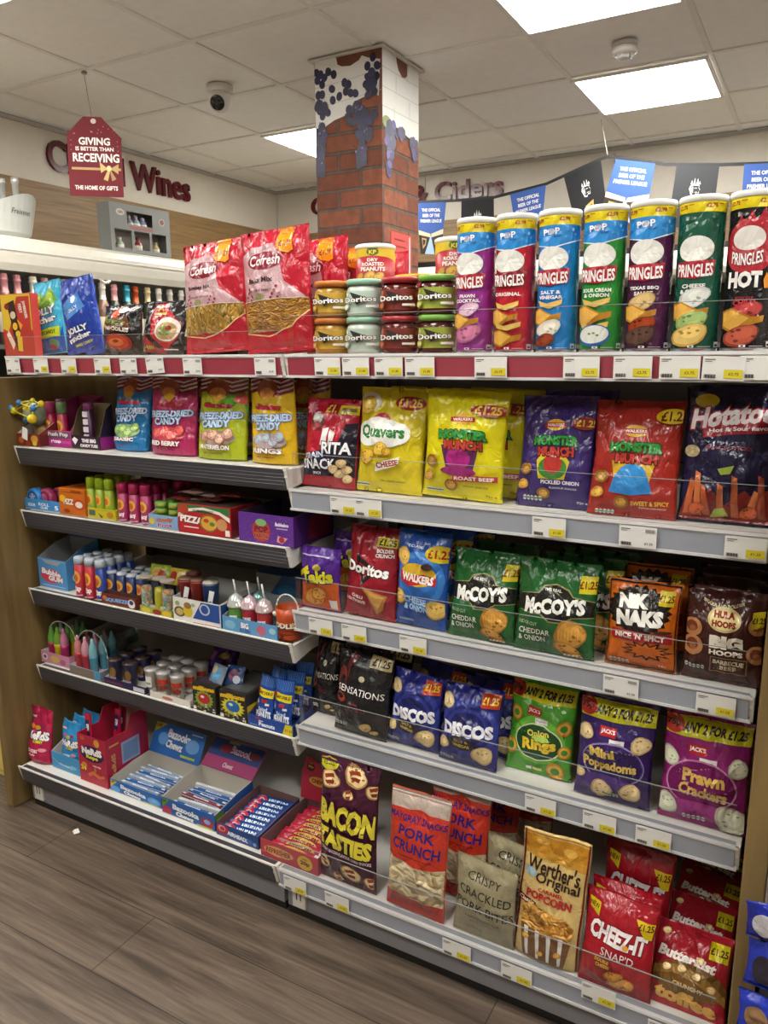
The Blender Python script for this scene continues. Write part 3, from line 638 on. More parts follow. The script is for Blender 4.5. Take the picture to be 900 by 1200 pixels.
# ------------------------------------------------------------------ chillers, bottles and things on top of them
def chiller_left():
    t = thing('wine_chiller', 'long cream open-fronted wine chiller along the left wall', 'chiller', (0, 0, 0))
    y0, y1 = 1.2, 4.55
    def yprism(name, poly, mt, y0=y0, y1=y1, parent=t, bevel=0):
        bm = bmesh.new(); a = [bm.verts.new((x, y0, z)) for x, z in poly]; b = [bm.verts.new((x, y1, z)) for x, z in poly]
        bm.faces.new(a); bm.faces.new(b[::-1])
        for i in range(len(a)): j = (i + 1) % len(a); bm.faces.new((a[i], b[i], b[j], a[j]))
        bmesh.ops.recalc_face_normals(bm, faces=bm.faces); return link_mesh(name, bm, mt, parent)
    cream = paint('E2DFD2', .3)
    fr = [(-3.82, 1.70), (-3.225, 1.69), (-3.222, 1.668), (-3.212, 1.668), (-3.20, 1.70), (-3.197, 1.74), (-3.203, 1.775), (-3.215, 1.805), (-3.235, 1.82), (-3.82, 1.83)]
    c = yprism('canopy', fr, cream); boxo('added_light_strip', -3.262, -3.232, y0 + .05, y1 - .05, 1.680, 1.688, emit('added_strip_glow', 'FFF8EC', 14.0), t)  # unseen glowing strip, added behind the canopy lip to brighten the bottles
    yprism('canopy_trim', [(-3.196, 1.752), (-3.193, 1.754), (-3.193, 1.760), (-3.197, 1.762)], paint('F0EEE6', .2), parent=c)
    yprism('back_panel', [(-3.82, .3), (-3.78, .3), (-3.78, 1.70), (-3.82, 1.70)], paint('2A2828', .5))
    for z in (1.345, .95, .6): yprism('shelf', [(-3.78, z - .02), (-3.28, z - .02), (-3.28, z), (-3.78, z)], paint('55504C', .5))
    yprism('plinth', [(-3.82, .0), (-3.05, .0), (-3.05, .32), (-3.82, .32)], cream)
    for a in (y0, y1 - .03): yprism('side_panel', [(-3.82, .32), (-3.15, .32), (-3.2, 1.70), (-3.82, 1.70)], cream, a, a + .03)
    bm = bmesh.new()
    for i in range(9):
        a, b = PI * 1.02 * i / 9 + PI, PI * 1.02 * (i + 1) / 9 + PI; y = 2.86
        tube(bm, (-3.235, y + .035 * math.cos(a), 1.685 + .03 * math.sin(a)), (-3.235, y + .035 * math.cos(b), 1.685 + .03 * math.sin(b)), .006)
    link_mesh('hook', bm, paint('E6E4DC', .3), t)
chiller_left()
def bottle(label, loc, body, foil, h=.315):
    t = thing('wine_bottle', label, 'bottle', loc, group='bottles in the wine chiller')
    r = .036
    bm = bmesh.new(); lathe(bm, [(0, 0), (r, .001), (r, h * .55), (r * .9, h * .62), (.017, h * .76), (.0145, h * .78), (.0145, h * .99), (0, h * .99)], 20); link_mesh('glass', bm, paint(body, .12), t)
    bm = bmesh.new(); lathe(bm, [(.020, h * .735), (.0165, h * .79), (.0163, h * .90), (.0195, h * .905), (.0195, h * .935), (.017, h * .945), (.0178, h * .99), (.012, h * 1.003), (0, h * 1.004)], 20); link_mesh('foil_cap', bm, paint(foil, .3, .3), t)
    bm = bmesh.new(); lathe(bm, [(r + .0004, h * .18), (r + .0006, h * .181), (r + .0006, h * .46), (r + .0004, h * .461)], 20); link_mesh('label', bm, paint('E2DCCB', .5), t)
bt = [(2, 'C98A94', 'pale pink'), (19, 'CB8F98', 'pink'), (38, 'E6E2DC', 'white'), (55, 'DDB0B4', 'light pink'), (75, '9AA3B4', 'grey blue'), (103, 'E6E0D0', 'cream white'), (118, 'E8E6E2', 'white'), (133, 'DFA0A8', 'rose pink'), (147, '3AA3BE', 'turquoise'), (160, 'C85A32', 'orange'), (173, 'D8C9A0', 'pale gold'), (186, 'E4E2E0', 'white'), (199, 'DAD8D4', 'off-white'), (211, 'E4E2DE', 'white'), (222, 'D8B8B4', 'blush'), (240, 'C8C8C8', 'silver'), (262, 'C0B090', 'gold'), (285, '8A3A3A', 'red')]
nb = {2: 'farthest left of the bottle necks in the chiller', 19: 'second neck from the left edge of the photo', 38: 'first white neck left of the turquoise sweet bag', 55: 'peeping over the turquoise sweet bag', 75: 'behind the dark blue sweet bag', 103: 'just right of the dark blue sweet bag', 118: 'left of the rose pink neck', 133: 'left of the turquoise neck', 147: 'between a rose pink and an orange neck', 160: 'right of the turquoise neck', 173: 'right of the orange neck', 186: 'first white neck right of the orange one', 199: 'above the left side of the black noodle bag', 211: 'last clear white neck before the savoury mix bag', 222: 'beside the savoury mix bag', 240: 'hidden behind the first savoury mix bag', 262: 'hidden between the savoury mix bags', 285: 'hidden behind the second savoury mix bag'}
for px, c, nm in bt:
    p = onX(px, 335, -3.42)
    bottle(f'wine bottle with {nm} foil neck, {nb[px]}', (-3.42 + random.Random(px).uniform(-.02, .02), p.y, 1.346), '3A4438' if px % 2 else '8A6A5A', c, .327)
def gift_box():
    t = thing('gift_box', 'grey gift set carton with windows showing miniature bottles, on top of the chiller', 'gift box', (-3.31, 2.985, 1.832), (0, 0, math.radians(-4)))
    W, H, D = .40, .245, .10; bm = bmesh.new(); mats = [paint('8A8D8C', .55), paint('B4AEA4', .5)]
    wins = [(.28, .58, .70, .86), (.06, .08, .92, .47)]
    # front plate is on +x; built as a plate with two openings
    def plate(y0, y1, z0, z1, x0=-.004, x1=0, mi=0): box(bm, x0, x1, y0, y1, z0, z1, mi)
    plate(0, W, 0, .02); plate(0, W, .115, .145); plate(0, W, .21, H); plate(0, .025, .02, .115); plate(.37, W, .02, .115); plate(0, .11, .145, .21); plate(.28, W, .145, .21); plate(.135, .15, .02, .115); plate(.255, .27, .02, .115)
    box(bm, -D, -.004, 0, .004, 0, H); box(bm, -D, -.004, W - .004, W, 0, H); box(bm, -D, -.004, .004, W - .004, H - .004, H); box(bm, -D, -.004, .004, W - .004, 0, .004); box(bm, -D, -D + .004, .004, W - .004, .004, H - .004, 1)
    box(bm, -D + .004, -.006, .004, W - .004, .118, .122)
    L = [E(.17, .82, .07, .07, 'C9C2B4'), T('GIN', .17, .82, .07, .05, '5A5048'), E(.86, .74, .05, .08, 'B0A8A0'), E(.86, .74, .035, .055, '8E5A58'), R(.3, .50, .7, .56, 'A86A68')]
    plane_art(bm, (0, 0, 0), (0, 1, 0), (0, 0, 1), W, H, L, mats)
    link_mesh('carton', bm, mats, t)
    for k, (y, z, c, cap, hh) in enumerate(((.08, .004, 'B4C4B0', 'D8D8D0', .07), (.20, .004, '9A4A50', '6E2A30', .085), (.32, .004, 'C4B070', '8A8450', .07), (.15, .122, '9AA4B8', 'C0C4D0', .07), (.195, .122, 'A8B0C4', 'C0C4D0', .075), (.24, .122, '8A94B0', 'C0C4D0', .07))):
        b = bm = bmesh.new(); lathe(bm, [(0, 0), (.022, 0), (.022, hh * .6), (.009, hh * .78), (.009, hh), (0, hh)], 16, 0, (-.035, y, z)); lathe(bm, [(.0222, hh * .12), (.0224, hh * .12), (.0224, hh * .5), (.0222, hh * .5)], 16, 1, (-.035, y, z))
        lathe(bm, [(.0105, hh * .84), (.0105, hh * 1.04), (0, hh * 1.04)], 16, 2, (-.035, y, z)); link_mesh('miniature_bottle', bm, [paint(c, .15), paint('E8E2D4', .5), paint(cap, .3)], t)
gift_box()
def bucket():
    t = thing('ice_bucket', 'frosted clear ice bucket standing on the cream chiller top at the left edge', 'ice bucket', (-3.42, 2.42, 1.831))
    bm = bmesh.new(); n = 32
    prof = [(.10, 0), (.125, .02), (.14, .09), (.155, .16)]
    rings = []
    for r, z in prof + [(.147, .16), (.132, .09), (.117, .025), (.0, .02)][:4]:
        rings.append([bm.verts.new((r * math.cos(2 * PI * i / n), r * math.sin(2 * PI * i / n) * 1.15, z + (.035 * math.sin(2 * PI * i / n * 2 + .6) if z > .1 else 0))) if r else None for i in range(n)])
    for A, B in zip(rings, rings[1:]):
        if B[0] is None: continue
        for i in range(n): bm.faces.new((A[i], A[(i + 1) % n], B[(i + 1) % n], B[i]))
    bm.faces.new(rings[0][::-1])
    S = Surf(.09, .03, lambda x, z, o: Vector(((.1435 + o) * math.cos(-.16 + x * 7), (.1435 + o) * 1.15 * math.sin(-.16 + x * 7), .095 + z)), .01, False, .0003, .002)
    mats = [paint('C9CCC8', .3)]; art(bm, S, [T('Freixenet', .5, .5, 1, .8, '3A3A3A', None, 0, .0, .3)], mats, 'card'); link_mesh('bucket', bm, mats, t, False)
    for i, (x, y) in enumerate(((.03, -.06), (-.02, .05), (.05, .07))):
        b = thing('sparkling_wine_bottle', ['clear silver-topped bottle standing in the ice bucket at the photo edge', 'silver-topped bottle at the back of the ice bucket', 'clear silver-topped bottle in the ice bucket, rightmost of the necks'][i], 'bottle', (-3.42 + x, 2.42 + y, 1.853), group='bottles in the ice bucket')
        bm = bmesh.new(); lathe(bm, [(0, 0), (.032, 0), (.032, .11), (.013, .15), (.013, .215), (0, .215)], 18); link_mesh('glass', bm, paint('B4BCB4', .1), b)
        bm = bmesh.new(); lathe(bm, [(.0145, .15), (.0145, .225), (.018, .228), (.018, .252), (0, .254)], 18); link_mesh('foil_cap', bm, paint('D4D4D2', .25, .5), b)
bucket()
def carrier():
    for i, (px, h, c) in enumerate(((262, .15, 'CFCDC6'), (276, .19, 'DADAD6'), (291, .185, 'D8D8D4'), (300, .17, 'D0D2CC'), (310, .165, 'D6D6D0'))):
        p = onX(px, 280, -3.4); b = thing('boxed_wine_bottle', ['squat pale bottle on the chiller top behind the savoury mix bags', 'tall clear bottle left of centre on the chiller top behind the savoury mix bags', 'tall clear bottle in the middle of the group behind the savoury mix bags', 'clear bottle right of the middle one behind the savoury mix bags', 'last clear bottle towards the pillar on the chiller top'][i], 'bottle', (-3.42, p.y, 1.831), group='clear bottles on the chiller top')
        bm = bmesh.new(); lathe(bm, [(0, 0), (.033, 0), (.034, h * .5), (.028, h * .62), (.016, h * .74), (.016, h), (0, h)], 20); link_mesh('glass', bm, paint(c, .2), b)
        bm = bmesh.new(); lathe(bm, [(.0175, h * .86), (.0175, h * 1.01), (0, h * 1.015)], 16); link_mesh('cap', bm, paint('E4E4E0', .3), b)
carrier()
def chiller_back():
    t = thing('drinks_chiller', 'cream drinks chiller along the back wall below the bunting', 'chiller', (0, 0, 0))
    cream = paint('E2DFD2', .3)
    def xp(name, poly, mt, x0=-3.0, x1=1.2):
        bm = bmesh.new(); xprism(bm, poly, x0, x1); bmesh.ops.recalc_face_normals(bm, faces=bm.faces); return link_mesh(name, bm, mt, t)
    xp('canopy', [(5.1, 1.69), (4.55, 1.69), (4.515, 1.70), (4.50, 1.73), (4.505, 1.79), (4.53, 1.825), (5.1, 1.83)], cream)
    xp('back_panel', [(5.1, .3), (5.06, .3), (5.06, 1.69), (5.1, 1.69)], paint('2A2828', .5)); xp('plinth', [(5.1, 0), (4.4, 0), (4.4, .35), (5.1, .35)], cream)
    for z in (1.34, .95, .6): xp('shelf', [(5.06, z - .02), (4.6, z - .02), (4.6, z), (5.06, z)], paint('55504C', .5))
    xp('top_rail', [(4.56, 1.828), (4.60, 1.828), (4.60, 1.86), (4.56, 1.86)], paint('1E1E20', .5))
chiller_back()
def yellow_box():
    bm = bmesh.new(); mats = [paint('D8C46A', .55)]; x1, y0 = -1.985, 1.33
    box(bm, x1 - .42, x1, y0, y0 + .32, .001, .40, 0, .004)
    L = [R(.70, .44, 1, .62, 'E6E2D6'), R(.72, .50, .98, .505, '9A948A'), R(.72, .56, .98, .565, '9A948A'), R(.0, .42, 1, .43, 'B8A24E'), T('11', .9, .12, .1, .12, '4A4426'), R(.0, .04, 1, .055, 'B8A24E'), R(0, .9, 1, .91, 'B8A24E')]
    plane_art(bm, (x1 - .42, y0, 0), (1, 0, 0), (0, 0, 1), .42, .40, L, mats)
    tag(link_mesh('cardboard_box', bm, mats), 'yellow carton with a pale label on the floor beyond the left end panel', 'box')
yellow_box()
def scrap():
    p = onZ(90, 976, 0.0); bm = bmesh.new()
    pts = [(-.02, -.004, .002), (-.006, .012, .009), (.010, .006, .002), (.018, -.006, .008), (.002, -.014, .003), (-.008, -.002, .012)]
    V = [bm.verts.new(q) for q in pts]
    for f in ((0, 5, 1), (1, 5, 2), (2, 5, 4), (0, 4, 5), (2, 4, 3)): bm.faces.new([V[i] for i in f])
    V2 = bmesh.ops.extrude_face_region(bm, geom=list(bm.faces)); bmesh.ops.translate(bm, verts=[v for v in V2['geom'] if isinstance(v, bmesh.types.BMVert)], vec=(0, 0, .0012))
    o = link_mesh('paper_scrap', bm, paint('E6E6E2', .6)); o.location = (p.x, p.y, .0); o.scale = (.75, .75, .75); tag(o, 'small crumpled white paper scrap lying on the dark wood floor', 'litter')
scrap()

# ------------------------------------------------------------------ top shelf: snack tubes, dip jars, nut tins, bags
TZ = 1.2905
def rod(bm, prof, mi, c=(0, 0, 0), seg=28): lathe(bm, prof, seg, mi, c)
def oval_tube(label, px, body, flav, chips, price, pop, hot=False, Y=1.388):
    R_ = .0354; x = xat(px, Y, TZ); H = .2395
    t = thing('snack_tube', label, 'tube of crisps', (x, Y, TZ + .0005), group='tall crisp tubes on the top shelf')
    bm = bmesh.new(); mats = [film(body), paint('B8BABC', .25, .8)]
    rod(bm, [(0, .002), (R_ - .002, 0), (R_ + .0006, .002), (R_ + .0004, .006)], 1); rod(bm, [(R_, .005), (R_, H - .006)], 0, seg=48); rod(bm, [(R_, H - .006), (R_ - .001, H - .004), (0, H - .004)], 1)
    S = cyl_surf(R_, H, 0)
    L = [R(-.5, .895, 1.5, .972, 'DCC81E')]
    if pop:
        L += [Pg([(-.4, .895), (1.4, .895), (1.4, .83), (.9, .79), (.5, .74), (.1, .77), (-.4, .80)], '2E86CC'), Pg([(.5, .735), (.9, .785), (1.4, .825), (1.4, .831), (.9, .793), (.5, .743), (.1, .773), (-.4, .803), (-.4, .797), (.1, .767)], 'D8E8F2'),
              T('POP', .46, .85, .27, .045, 'E8ECF0', '2A5FA8', 4), E(.46, .85, .045, .022, '9AA6B8'), T('TO PLAY', .56, .817, .12, .014, '1E2A60', None, 6), E(.8, .86, .02, .012, '7AB8E4'), E(.84, .83, .012, .007, '7AB8E4'), E(.22, .81, .018, .008, '1F5C9C')]
    L += [T(price, .24, .932, .16, .028, '8A2A20', None, 0, .04), T(price, .66, .934, .16, .028, '8A2A20', None, 0, .04), T(price, 1.05, .932, .16, .028, '8A2A20', None, 0, .04), R(.34, .942, .42, .947, '8A2A20'), R(.76, .942, .84, .947, '8A2A20')]
    if hot:
        L += [E(.5, .66, .36, .17, 'A82A34'), Pg([(.3, .76), (.36, .86), (.42, .80), (.5, .88), (.56, .81), (.66, .895), (.70, .80), (.85, .74), (.5, .7)], 'A82A34'), E(.48, .71, .21, .075, 'D6D2CC'), T('PRINGLES', .47, .60, .40, .075, 'EDE8E4', '7E1620', 0, .02, 0, -.02, .05),
              T('HOT', .46, .455, .44, .105, 'E6E4E0', None, 0, .06), Pg([(.74, .50), (.80, .44), (.78, .40), (.72, .40), (.70, .45)], 'D88A2A'), T('KICKIN\' SOUR', .48, .34, .22, .02, '9A3038'), T('CHILLI', .48, .31, .27, .035, 'C0343C'), T('FLAVOUR', .48, .28, .2, .018, '9A3038')]
    else:
        L += [E(.48, .665, .25, .083, 'DDDCD6'), Pg([(.2, .585), (.76, .595), (.74, .50), (.48, .475), (.22, .49)], 'A01C2C') if body not in ('B8202E',) else Pg([(.2, .585), (.76, .595), (.74, .50), (.48, .475), (.22, .49)], '7E1220'), T('PRINGLES', .48, .535, .5, .082, 'ECE8E6', None, 0, .03, 0, -.008)]
        for i, s in enumerate(flav): L.append(T(s, .48, .43 - .035 * i, .052 * min(len(s), 8) if len(s) > 3 else .16, .026, 'E8E6E4', None, 0, .035))
    for (a, b, r, kind) in chips:
        if kind == 'chip': L += [Pg([(a - r, b + r * .25), (a - r * .4, b + r * .33), (a + r * .6, b + .08 * r), (a + r * 1.25, b + .03), (a + r * 1.2, b - .01), (a + r * .5, b - r * .14), (a - r * .3, b - r * .34), (a - r * .95, b - r * .2)], 'B07A22'), Pg([(a - r * .92, b + r * .2), (a - r * .4, b + r * .28), (a + r * .5, b + .05 * r), (a - r * .3, b - r * .27), (a - r * .88, b - r * .14)], 'DCA94C')]
        elif kind == 'curl': L += [Pg([(a - r, b + .035), (a - r * .2, b + .01), (a + r * .9, b + .04), (a + r * .85, b + .005), (a, b - .025), (a - r * .8, b - .005)], 'D6B45C')]
        elif kind == 'bowl': L += [E(a, b, r, r * .33, '2E5FA8', 6), E(a, b + .006, r * .9, r * .27, 'DCE0D8', 6), E(a - .05, b + .01, .02, .007, '6A8A4A'), E(a + .06, b, .02, .007, '6A8A4A'), E(a + .01, b + .015, .02, .007, '7A9A5A')]
        else: L += [C(a, b, r, kind[0], kind[1], .6)]
    L += [R(.66, .025, .76, .05, 'D8D8D8'), E(.86, .055, .035, .022, 'D8D8D8'), R(.47, .028, .53, .042, 'E8E8E8'), R(.05, .03, .11, .06, 'D0D0D0'), T(price if False else '4', .08, .045, .025, .018, '222222')] if False else [R(.47, .028, .54, .043, 'E4E4E4'), R(.49, .031, .52, .04, body), R(.79, .03, .86, .065, 'C8C8C8'), R(.80, .035, .85, .05, body), R(.02, .03, .10, .065, 'D4D4D4'), R(.035, .036, .085, .058, body), R(.58, .033, .74, .036, 'C8C8C8')]
    art(bm, S, L, mats); link_mesh('tube_body', bm, mats, t)
    bm = bmesh.new(); lathe(bm, [(R_ + .0005, H - .009), (R_ + .0018, H - .0085), (R_ + .0018, H - .001), (R_ + .0005, H + .001), (R_ - .003, H + .001), (R_ - .004, H - .0005), (0, H - .0005)], 48); link_mesh('plastic_lid', bm, paint('DDDDD8', .3), t)
base_ch = [(.48, .33, .2, 'curl'), (.42, .24, .2, 'chip'), (.5, .16, .2, 'curl')]
oval_tube('purple tall crisp tube, leftmost of the row, prawn cocktail flavour', 556.5, '8E2E86', ['PRAWN', 'COCKTAIL'], [(.5, .33, .17, ('C9A0C0', 'D8B4C8')), (.42, .24, .2, 'chip'), (.5, .15, .22, ('B05A8A', 'C8789A'))], '£2.99', True)
oval_tube('red tall crisp tube with original flavour wording', 602, 'B8202E', ['ORIGINAL'], [(.48, .34, .2, 'curl'), (.40, .26, .2, 'chip'), (.5, .19, .22, 'curl'), (.46, .11, .2, 'chip')], '£2.99', True)
oval_tube('bright blue tall crisp tube, salt and vinegar flavour', 651, '1F7AC0', ['SALT &', 'VINEGAR'], [(.48, .34, .2, 'curl'), (.40, .255, .2, 'chip'), (.46, .175, .2, ('D8D4C4', 'E6E2D4')), (.42, .09, .16, ('6E2A18', '8E3E22'))], '£2.99', True)
oval_tube('grass green tall crisp tube, sour cream and onion flavour', 703, '2E8A34', ['SOUR CREAM', '& ONION'], [(.48, .34, .22, 'curl'), (.42, .255, .23, 'chip'), (.47, .175, .22, 'curl'), (.47, .12, .23, 'bowl')], '£2.99', True)
oval_tube('dark plum tall crisp tube, barbecue sauce flavour', 756.3, '4A1A42', ['TEXAS BBQ', 'SAUCE'], [(.46, .34, .2, ('B08E54', 'CDB078')), (.42, .26, .2, 'chip'), (.48, .18, .2, ('7E2A14', 'A03E1C')), (.46, .11, .22, ('3E2A2A', '5A3E34'))], '£2.99', True)
oval_tube('dark green tall crisp tube, cheese and onion flavour', 812.3, '1C5440', ['CHEESE', '& ONION'], [(.5, .355, .22, ('B8BCB8', 'D4D6D0')), (.42, .26, .22, 'chip'), (.48, .2, .22, ('8AA85A', 'A8C47A')), (.46, .11, .25, ('C9A04A', 'E2C474'))], '£2.75', False)
oval_tube('black tall crisp tube with a red flame, hot chilli flavour, rightmost of the row', 871, '1B191C', [], [(.5, .25, .22, ('8E2A2A', 'B04040')), (.44, .2, .24, 'chip'), (.47, .1, .23, ('8E3A30', 'B85A44'))], '£2.75', False, True)

def dip_jar(label, px, Y, z, lid, body, lab, sauce):
    x = xat(px, Y, z); Rr, H = .0366, .0815
    t = thing('dip_jar', label, 'jar of dip', (x, Y, z), group='jars of dip stacked two high'); t.scale = (1, 1, .895); t.rotation_euler = (0, 0, math.radians(22))
    bm = bmesh.new(); rod(bm, [(0, 0), (Rr - .006, 0), (Rr - .001, .003), (Rr, .008), (Rr, .056), (Rr - .002, .062), (Rr - .005, .066), (Rr - .005, .071), (0, .071)], 0, seg=32); link_mesh('glass_jar', bm, paint(body, .15), t)
    bm = bmesh.new(); rod(bm, [(Rr - .003, .068), (Rr + .0005, .0685), (Rr + .001, .0795), (Rr - .001, .0812), (Rr - .006, .0812), (Rr - .008, .080), (0, .080)], 0, seg=40); link_mesh('lid', bm, paint(lid, .35), t)
    bm = bmesh.new(); mats = [paint(lab, .4)]; n = 30; vs = []
    for i in range(n + 1):
        th = -2.0 + 4.0 * i / n
        vs.append((bm.verts.new(((Rr + .0005) * math.sin(th), -(Rr + .0005) * math.cos(th), .012)), bm.verts.new(((Rr + .0005) * math.sin(th), -(Rr + .0005) * math.cos(th), .055))))
    for a, b in zip(vs, vs[1:]): bm.faces.new((a[0], b[0], b[1], a[1])).smooth = True
    S = cyl_surf(Rr + .0005, .043, .012)
    L = [Pg([(.30, .95), (.62, .6), (.42, .3)], '201C1E'), T('Doritos', .46, .57, .52, .27, 'EEEAE4', '1E1A1C', 3, .03, 0, 0, .06)] + [C(a, b, .07, *sauce) for a, b in ((.14, .8), (.75, .22), (.85, .75), (.2, .2))] + [T('DIP', .66, .25, .2, .14, 'F0ECE6')]
    L = [L[-1]] and L[2:6] + L[:2] + [R(.56, .17, .76, .28, 'E6E0DA')]
    art(bm, S, L, mats, 'card'); link_mesh('label', bm, mats, t)
JZ = TZ + .0005
for px, lid, body, lab, sauce, nm in ((390.5, 'B86A24', 'A87A30', 'C9A038', ('8A5A1C', 'D8B858'), 'orange-lidded nacho cheese dip jar'), (428, '8CB8A0', 'C2CFC4', 'B4C8BA', ('8AA894', 'DCE4D8'), 'mint-lidded pale sour cream dip jar'), (469, '9A1E2A', '5E1A18', '7A2A20', ('A83A22', 'C06A34'), 'red-lidded hot salsa dip jar'), (512.8, '6EA03C', '4A1A18', '9AA83A', ('B0487A', 'B8C85A'), 'green-lidded mild salsa dip jar')):
    dip_jar(nm + ', bottom of its stack', px, 1.392, JZ, lid, body, lab, sauce)
    dip_jar(nm + ', top of its stack', px, 1.392, JZ + .0736, lid, body, lab, sauce)
def nut_tin(label, px, Y, z):
    x = xat(px, Y, z); Rr, H = .041, .0745
    t = thing('nut_tin', label, 'tin of nuts', (x, Y, z), group='yellow and red nut tins'); t.rotation_euler = (0, 0, math.radians(22))
    bm = bmesh.new(); mats = [paint('A81E2C', .35), paint('B8BABC', .3, .7)]; rod(bm, [(0, 0), (Rr, 0), (Rr, .003)], 1); rod(bm, [(Rr, .003), (Rr, H - .004), (0, H - .004)], 0, seg=40)
    L = [Pg([(-.5, 1), (1.5, 1), (1.5, .5), (1.0, .56), (.75, .66), (.5, .70), (.25, .66), (0, .56), (-.5, .5)], 'D0B42A'), E(.5, .80, .10, .10, '4A6A2A'), T('KP', .5, .79, .12, .11, 'E8D24A', '2A3A1A'), Pg([(.4, .88), (.45, .96), (.5, .89), (.55, .96), (.6, .88)], '3E5A24'),
         T('DRY', .5, .58, .17, .08, 'EEE8E4'), T('ROASTED', .5, .47, .36, .1, 'EEE8E4'), T('PEANUTS', .5, .34, .40, .11, 'EEE8E4'), C(.45, .15, .1, 'A87228', 'D0A050'), C(.6, .13, .09, 'B07A30', 'D8AC5C'), C(.3, .14, .07, '8A5A20', 'C08E44')]
    S = cyl_surf(Rr, H, 0); art(bm, S, L, mats, 'card'); link_mesh('tin_body', bm, mats, t)
    bm = bmesh.new(); rod(bm, [(Rr, H - .008), (Rr + .002, H - .007), (Rr + .002, H), (Rr - .002, H + .002), (0, H + .001)], 0, seg=40); link_mesh('plastic_lid', bm, paint('DEDCD2', .35), t)
jt = [o for o in bpy.data.objects if o.get('category') == 'jar of dip']
for q, px in ((2, 440), (6, 534)):
    for k_ in (0, 1):
        o = dup(jt[q + k_], f'dip jar hidden behind the front jars, {("bottom", "top")[k_]} one under the {("red", "half-hidden")[q // 6]} nut tin'); o.location = (xat(px, 1.478, JZ), 1.478, JZ + .0736 * k_)
nut_tin('yellow and red nut tin standing behind the stacked dip jars, beside the coral card', 440, 1.478, JZ + .1475); nut_tin('nut tin half hidden behind the purple crisp tube', 534, 1.478, JZ + .1475)
bm = bmesh.new(); rod(bm, [(0, 0), (.041, 0), (.041, .158), (0, .158)], 0); rod(bm, [(.041, .15), (.043, .151), (.043, .158), (0, .16)], 1)
o = link_mesh('nut_tin', bm, [paint('A81E2C', .4), paint('D0A82A', .4)]); o.location = (xat(487, 1.478, JZ), 1.478, JZ); tag(o, 'yellow lid of a tin showing between the red and green jar lids', 'tin of nuts', 'yellow and red nut tins')

# ---- savoury mix bags
def mix_art(nm, win): return [Pg([(.05, .42), (.02, .8), (.2, .86), (.5, .88), (.62, .8), (.70, .6), (.95, .45), (.95, .40), (.05, .40)], 'B8949A'), R(0, .17, 1, .42, win), Pg([(0, .0), (1, 0), (1, .33), (.75, .2), (.4, .13), (0, .17)], 'A81A2C'), Pg([(0, .165), (.4, .125), (.75, .195), (1, .325), (1, .335), (.75, .205), (.4, .135), (0, .175)], 'D8C48A'),
    Pg([(.62, .8), (.72, .56), (.98, .42), (1, .8), (.8, .95)], 'B01C30'), E(.42, .74, .28, .075, '7E1830'), T('Cofresh', .42, .745, .48, .085, 'EAE2E0', None, 0, .02, .15), T(nm, .36, .585, .42, .045, '3A2428', None, 0, .03), T('SAVOURY SNACK', .36, .50, .4, .018, '6A3A40'), E(.36, .45, .07, .028, '8A8A5A')] + [E(.1 + .025 * i, .43 + .03 * (i % 4), .018, .012, '8E2A40') for i in range(6)] + [E(.55 + .025 * i, .43 + .03 * (i % 4), .018, .012, '8E2A40') for i in range(6)] + [R(0, .418, 1, .423, 'D8D0C0')]
fl = [Pg([(.60, 1), (.80, 1), (.84, .80), (.78, .78), (.66, .80), (.60, .84)], 'E08A14'), T('£1.39', .72, .865, .17, .05, '5A2A10')]
bag('snack_bag', 'clear-windowed red savoury mix bag with noodles, left of the two front ones', (219, 294, 416, 286), 1.405, TZ, 'AE1C30', mix_art('Bombay Mix', 'noodle_mix') + fl, .03, lean=3, roll=-3, cat='bag of snacks', group='red savoury mix bags')
B_ = bag('snack_bag', 'red savoury mix bag with long brown sticks, taller right one of the front pair', (291, 370, 416, 272), 1.395, TZ, 'AE1C30', mix_art('Balti Mix', 'stick_mix') + fl, .03, lean=3, roll=-3, cat='bag of snacks', group='red savoury mix bags')
dup(B_, 'red savoury mix bag standing directly behind the taller right one', dl=(.045, .078, 0)).scale = (1, .7, .94)
o = dup(B_, 'shorter red savoury mix bag, third from the front beside the orange-lidded jars', dl=(.085, .14, 0)); o.scale = (.9, .7, .88)
o = dup(B_, 'red savoury mix bag farthest back, its top just over the orange jar lid', dl=(.135, .205, 0)); o.scale = (.9, .7, .84)

# ---- sweets and noodle bags at the left of the top shelf
def carton(name, label, x0, x1, y0, y1, z0, z1, col, front=(), side=(), top=(), cat='box of sweets', group=None, rot=0, tilt=0, bev=.0012, sidecol=None):
    dy = max(0, 1.338 - y0) if .3 < z0 < 1.2 else 0; y0 += dy; y1 += dy; W, D, H = x1 - x0, y1 - y0, z1 - z0; bm = bmesh.new(); mats = [paint(col, .38)]; box(bm, -W / 2, W / 2, 0, D, 0, H, 0, bev)
    plane_art(bm, (-W / 2, 0, 0), (1, 0, 0), (0, 0, 1), W, H, list(front), mats); plane_art(bm, (W / 2, 0, 0), (0, 1, 0), (0, 0, 1), D, H, list(side), mats); plane_art(bm, (-W / 2, 0, H), (1, 0, 0), (0, 1, 0), W, D, list(top), mats)
    o = link_mesh(name, bm, mats); o.location = ((x0 + x1) / 2, y0, z0); o.rotation_euler = (math.radians(-tilt), 0, math.radians(rot)); return tag(o, label, cat, group)
def pxbox(px, Y, z): return xat(px[0], Y, z), xat(px[1], Y, z), z + .0008, z + hat((xat(px[0], Y, z) + xat(px[1], Y, z)) / 2, Y, z, px[2])
x0, x1, z0, z1 = pxbox((7, 42, 344), 1.372, TZ)
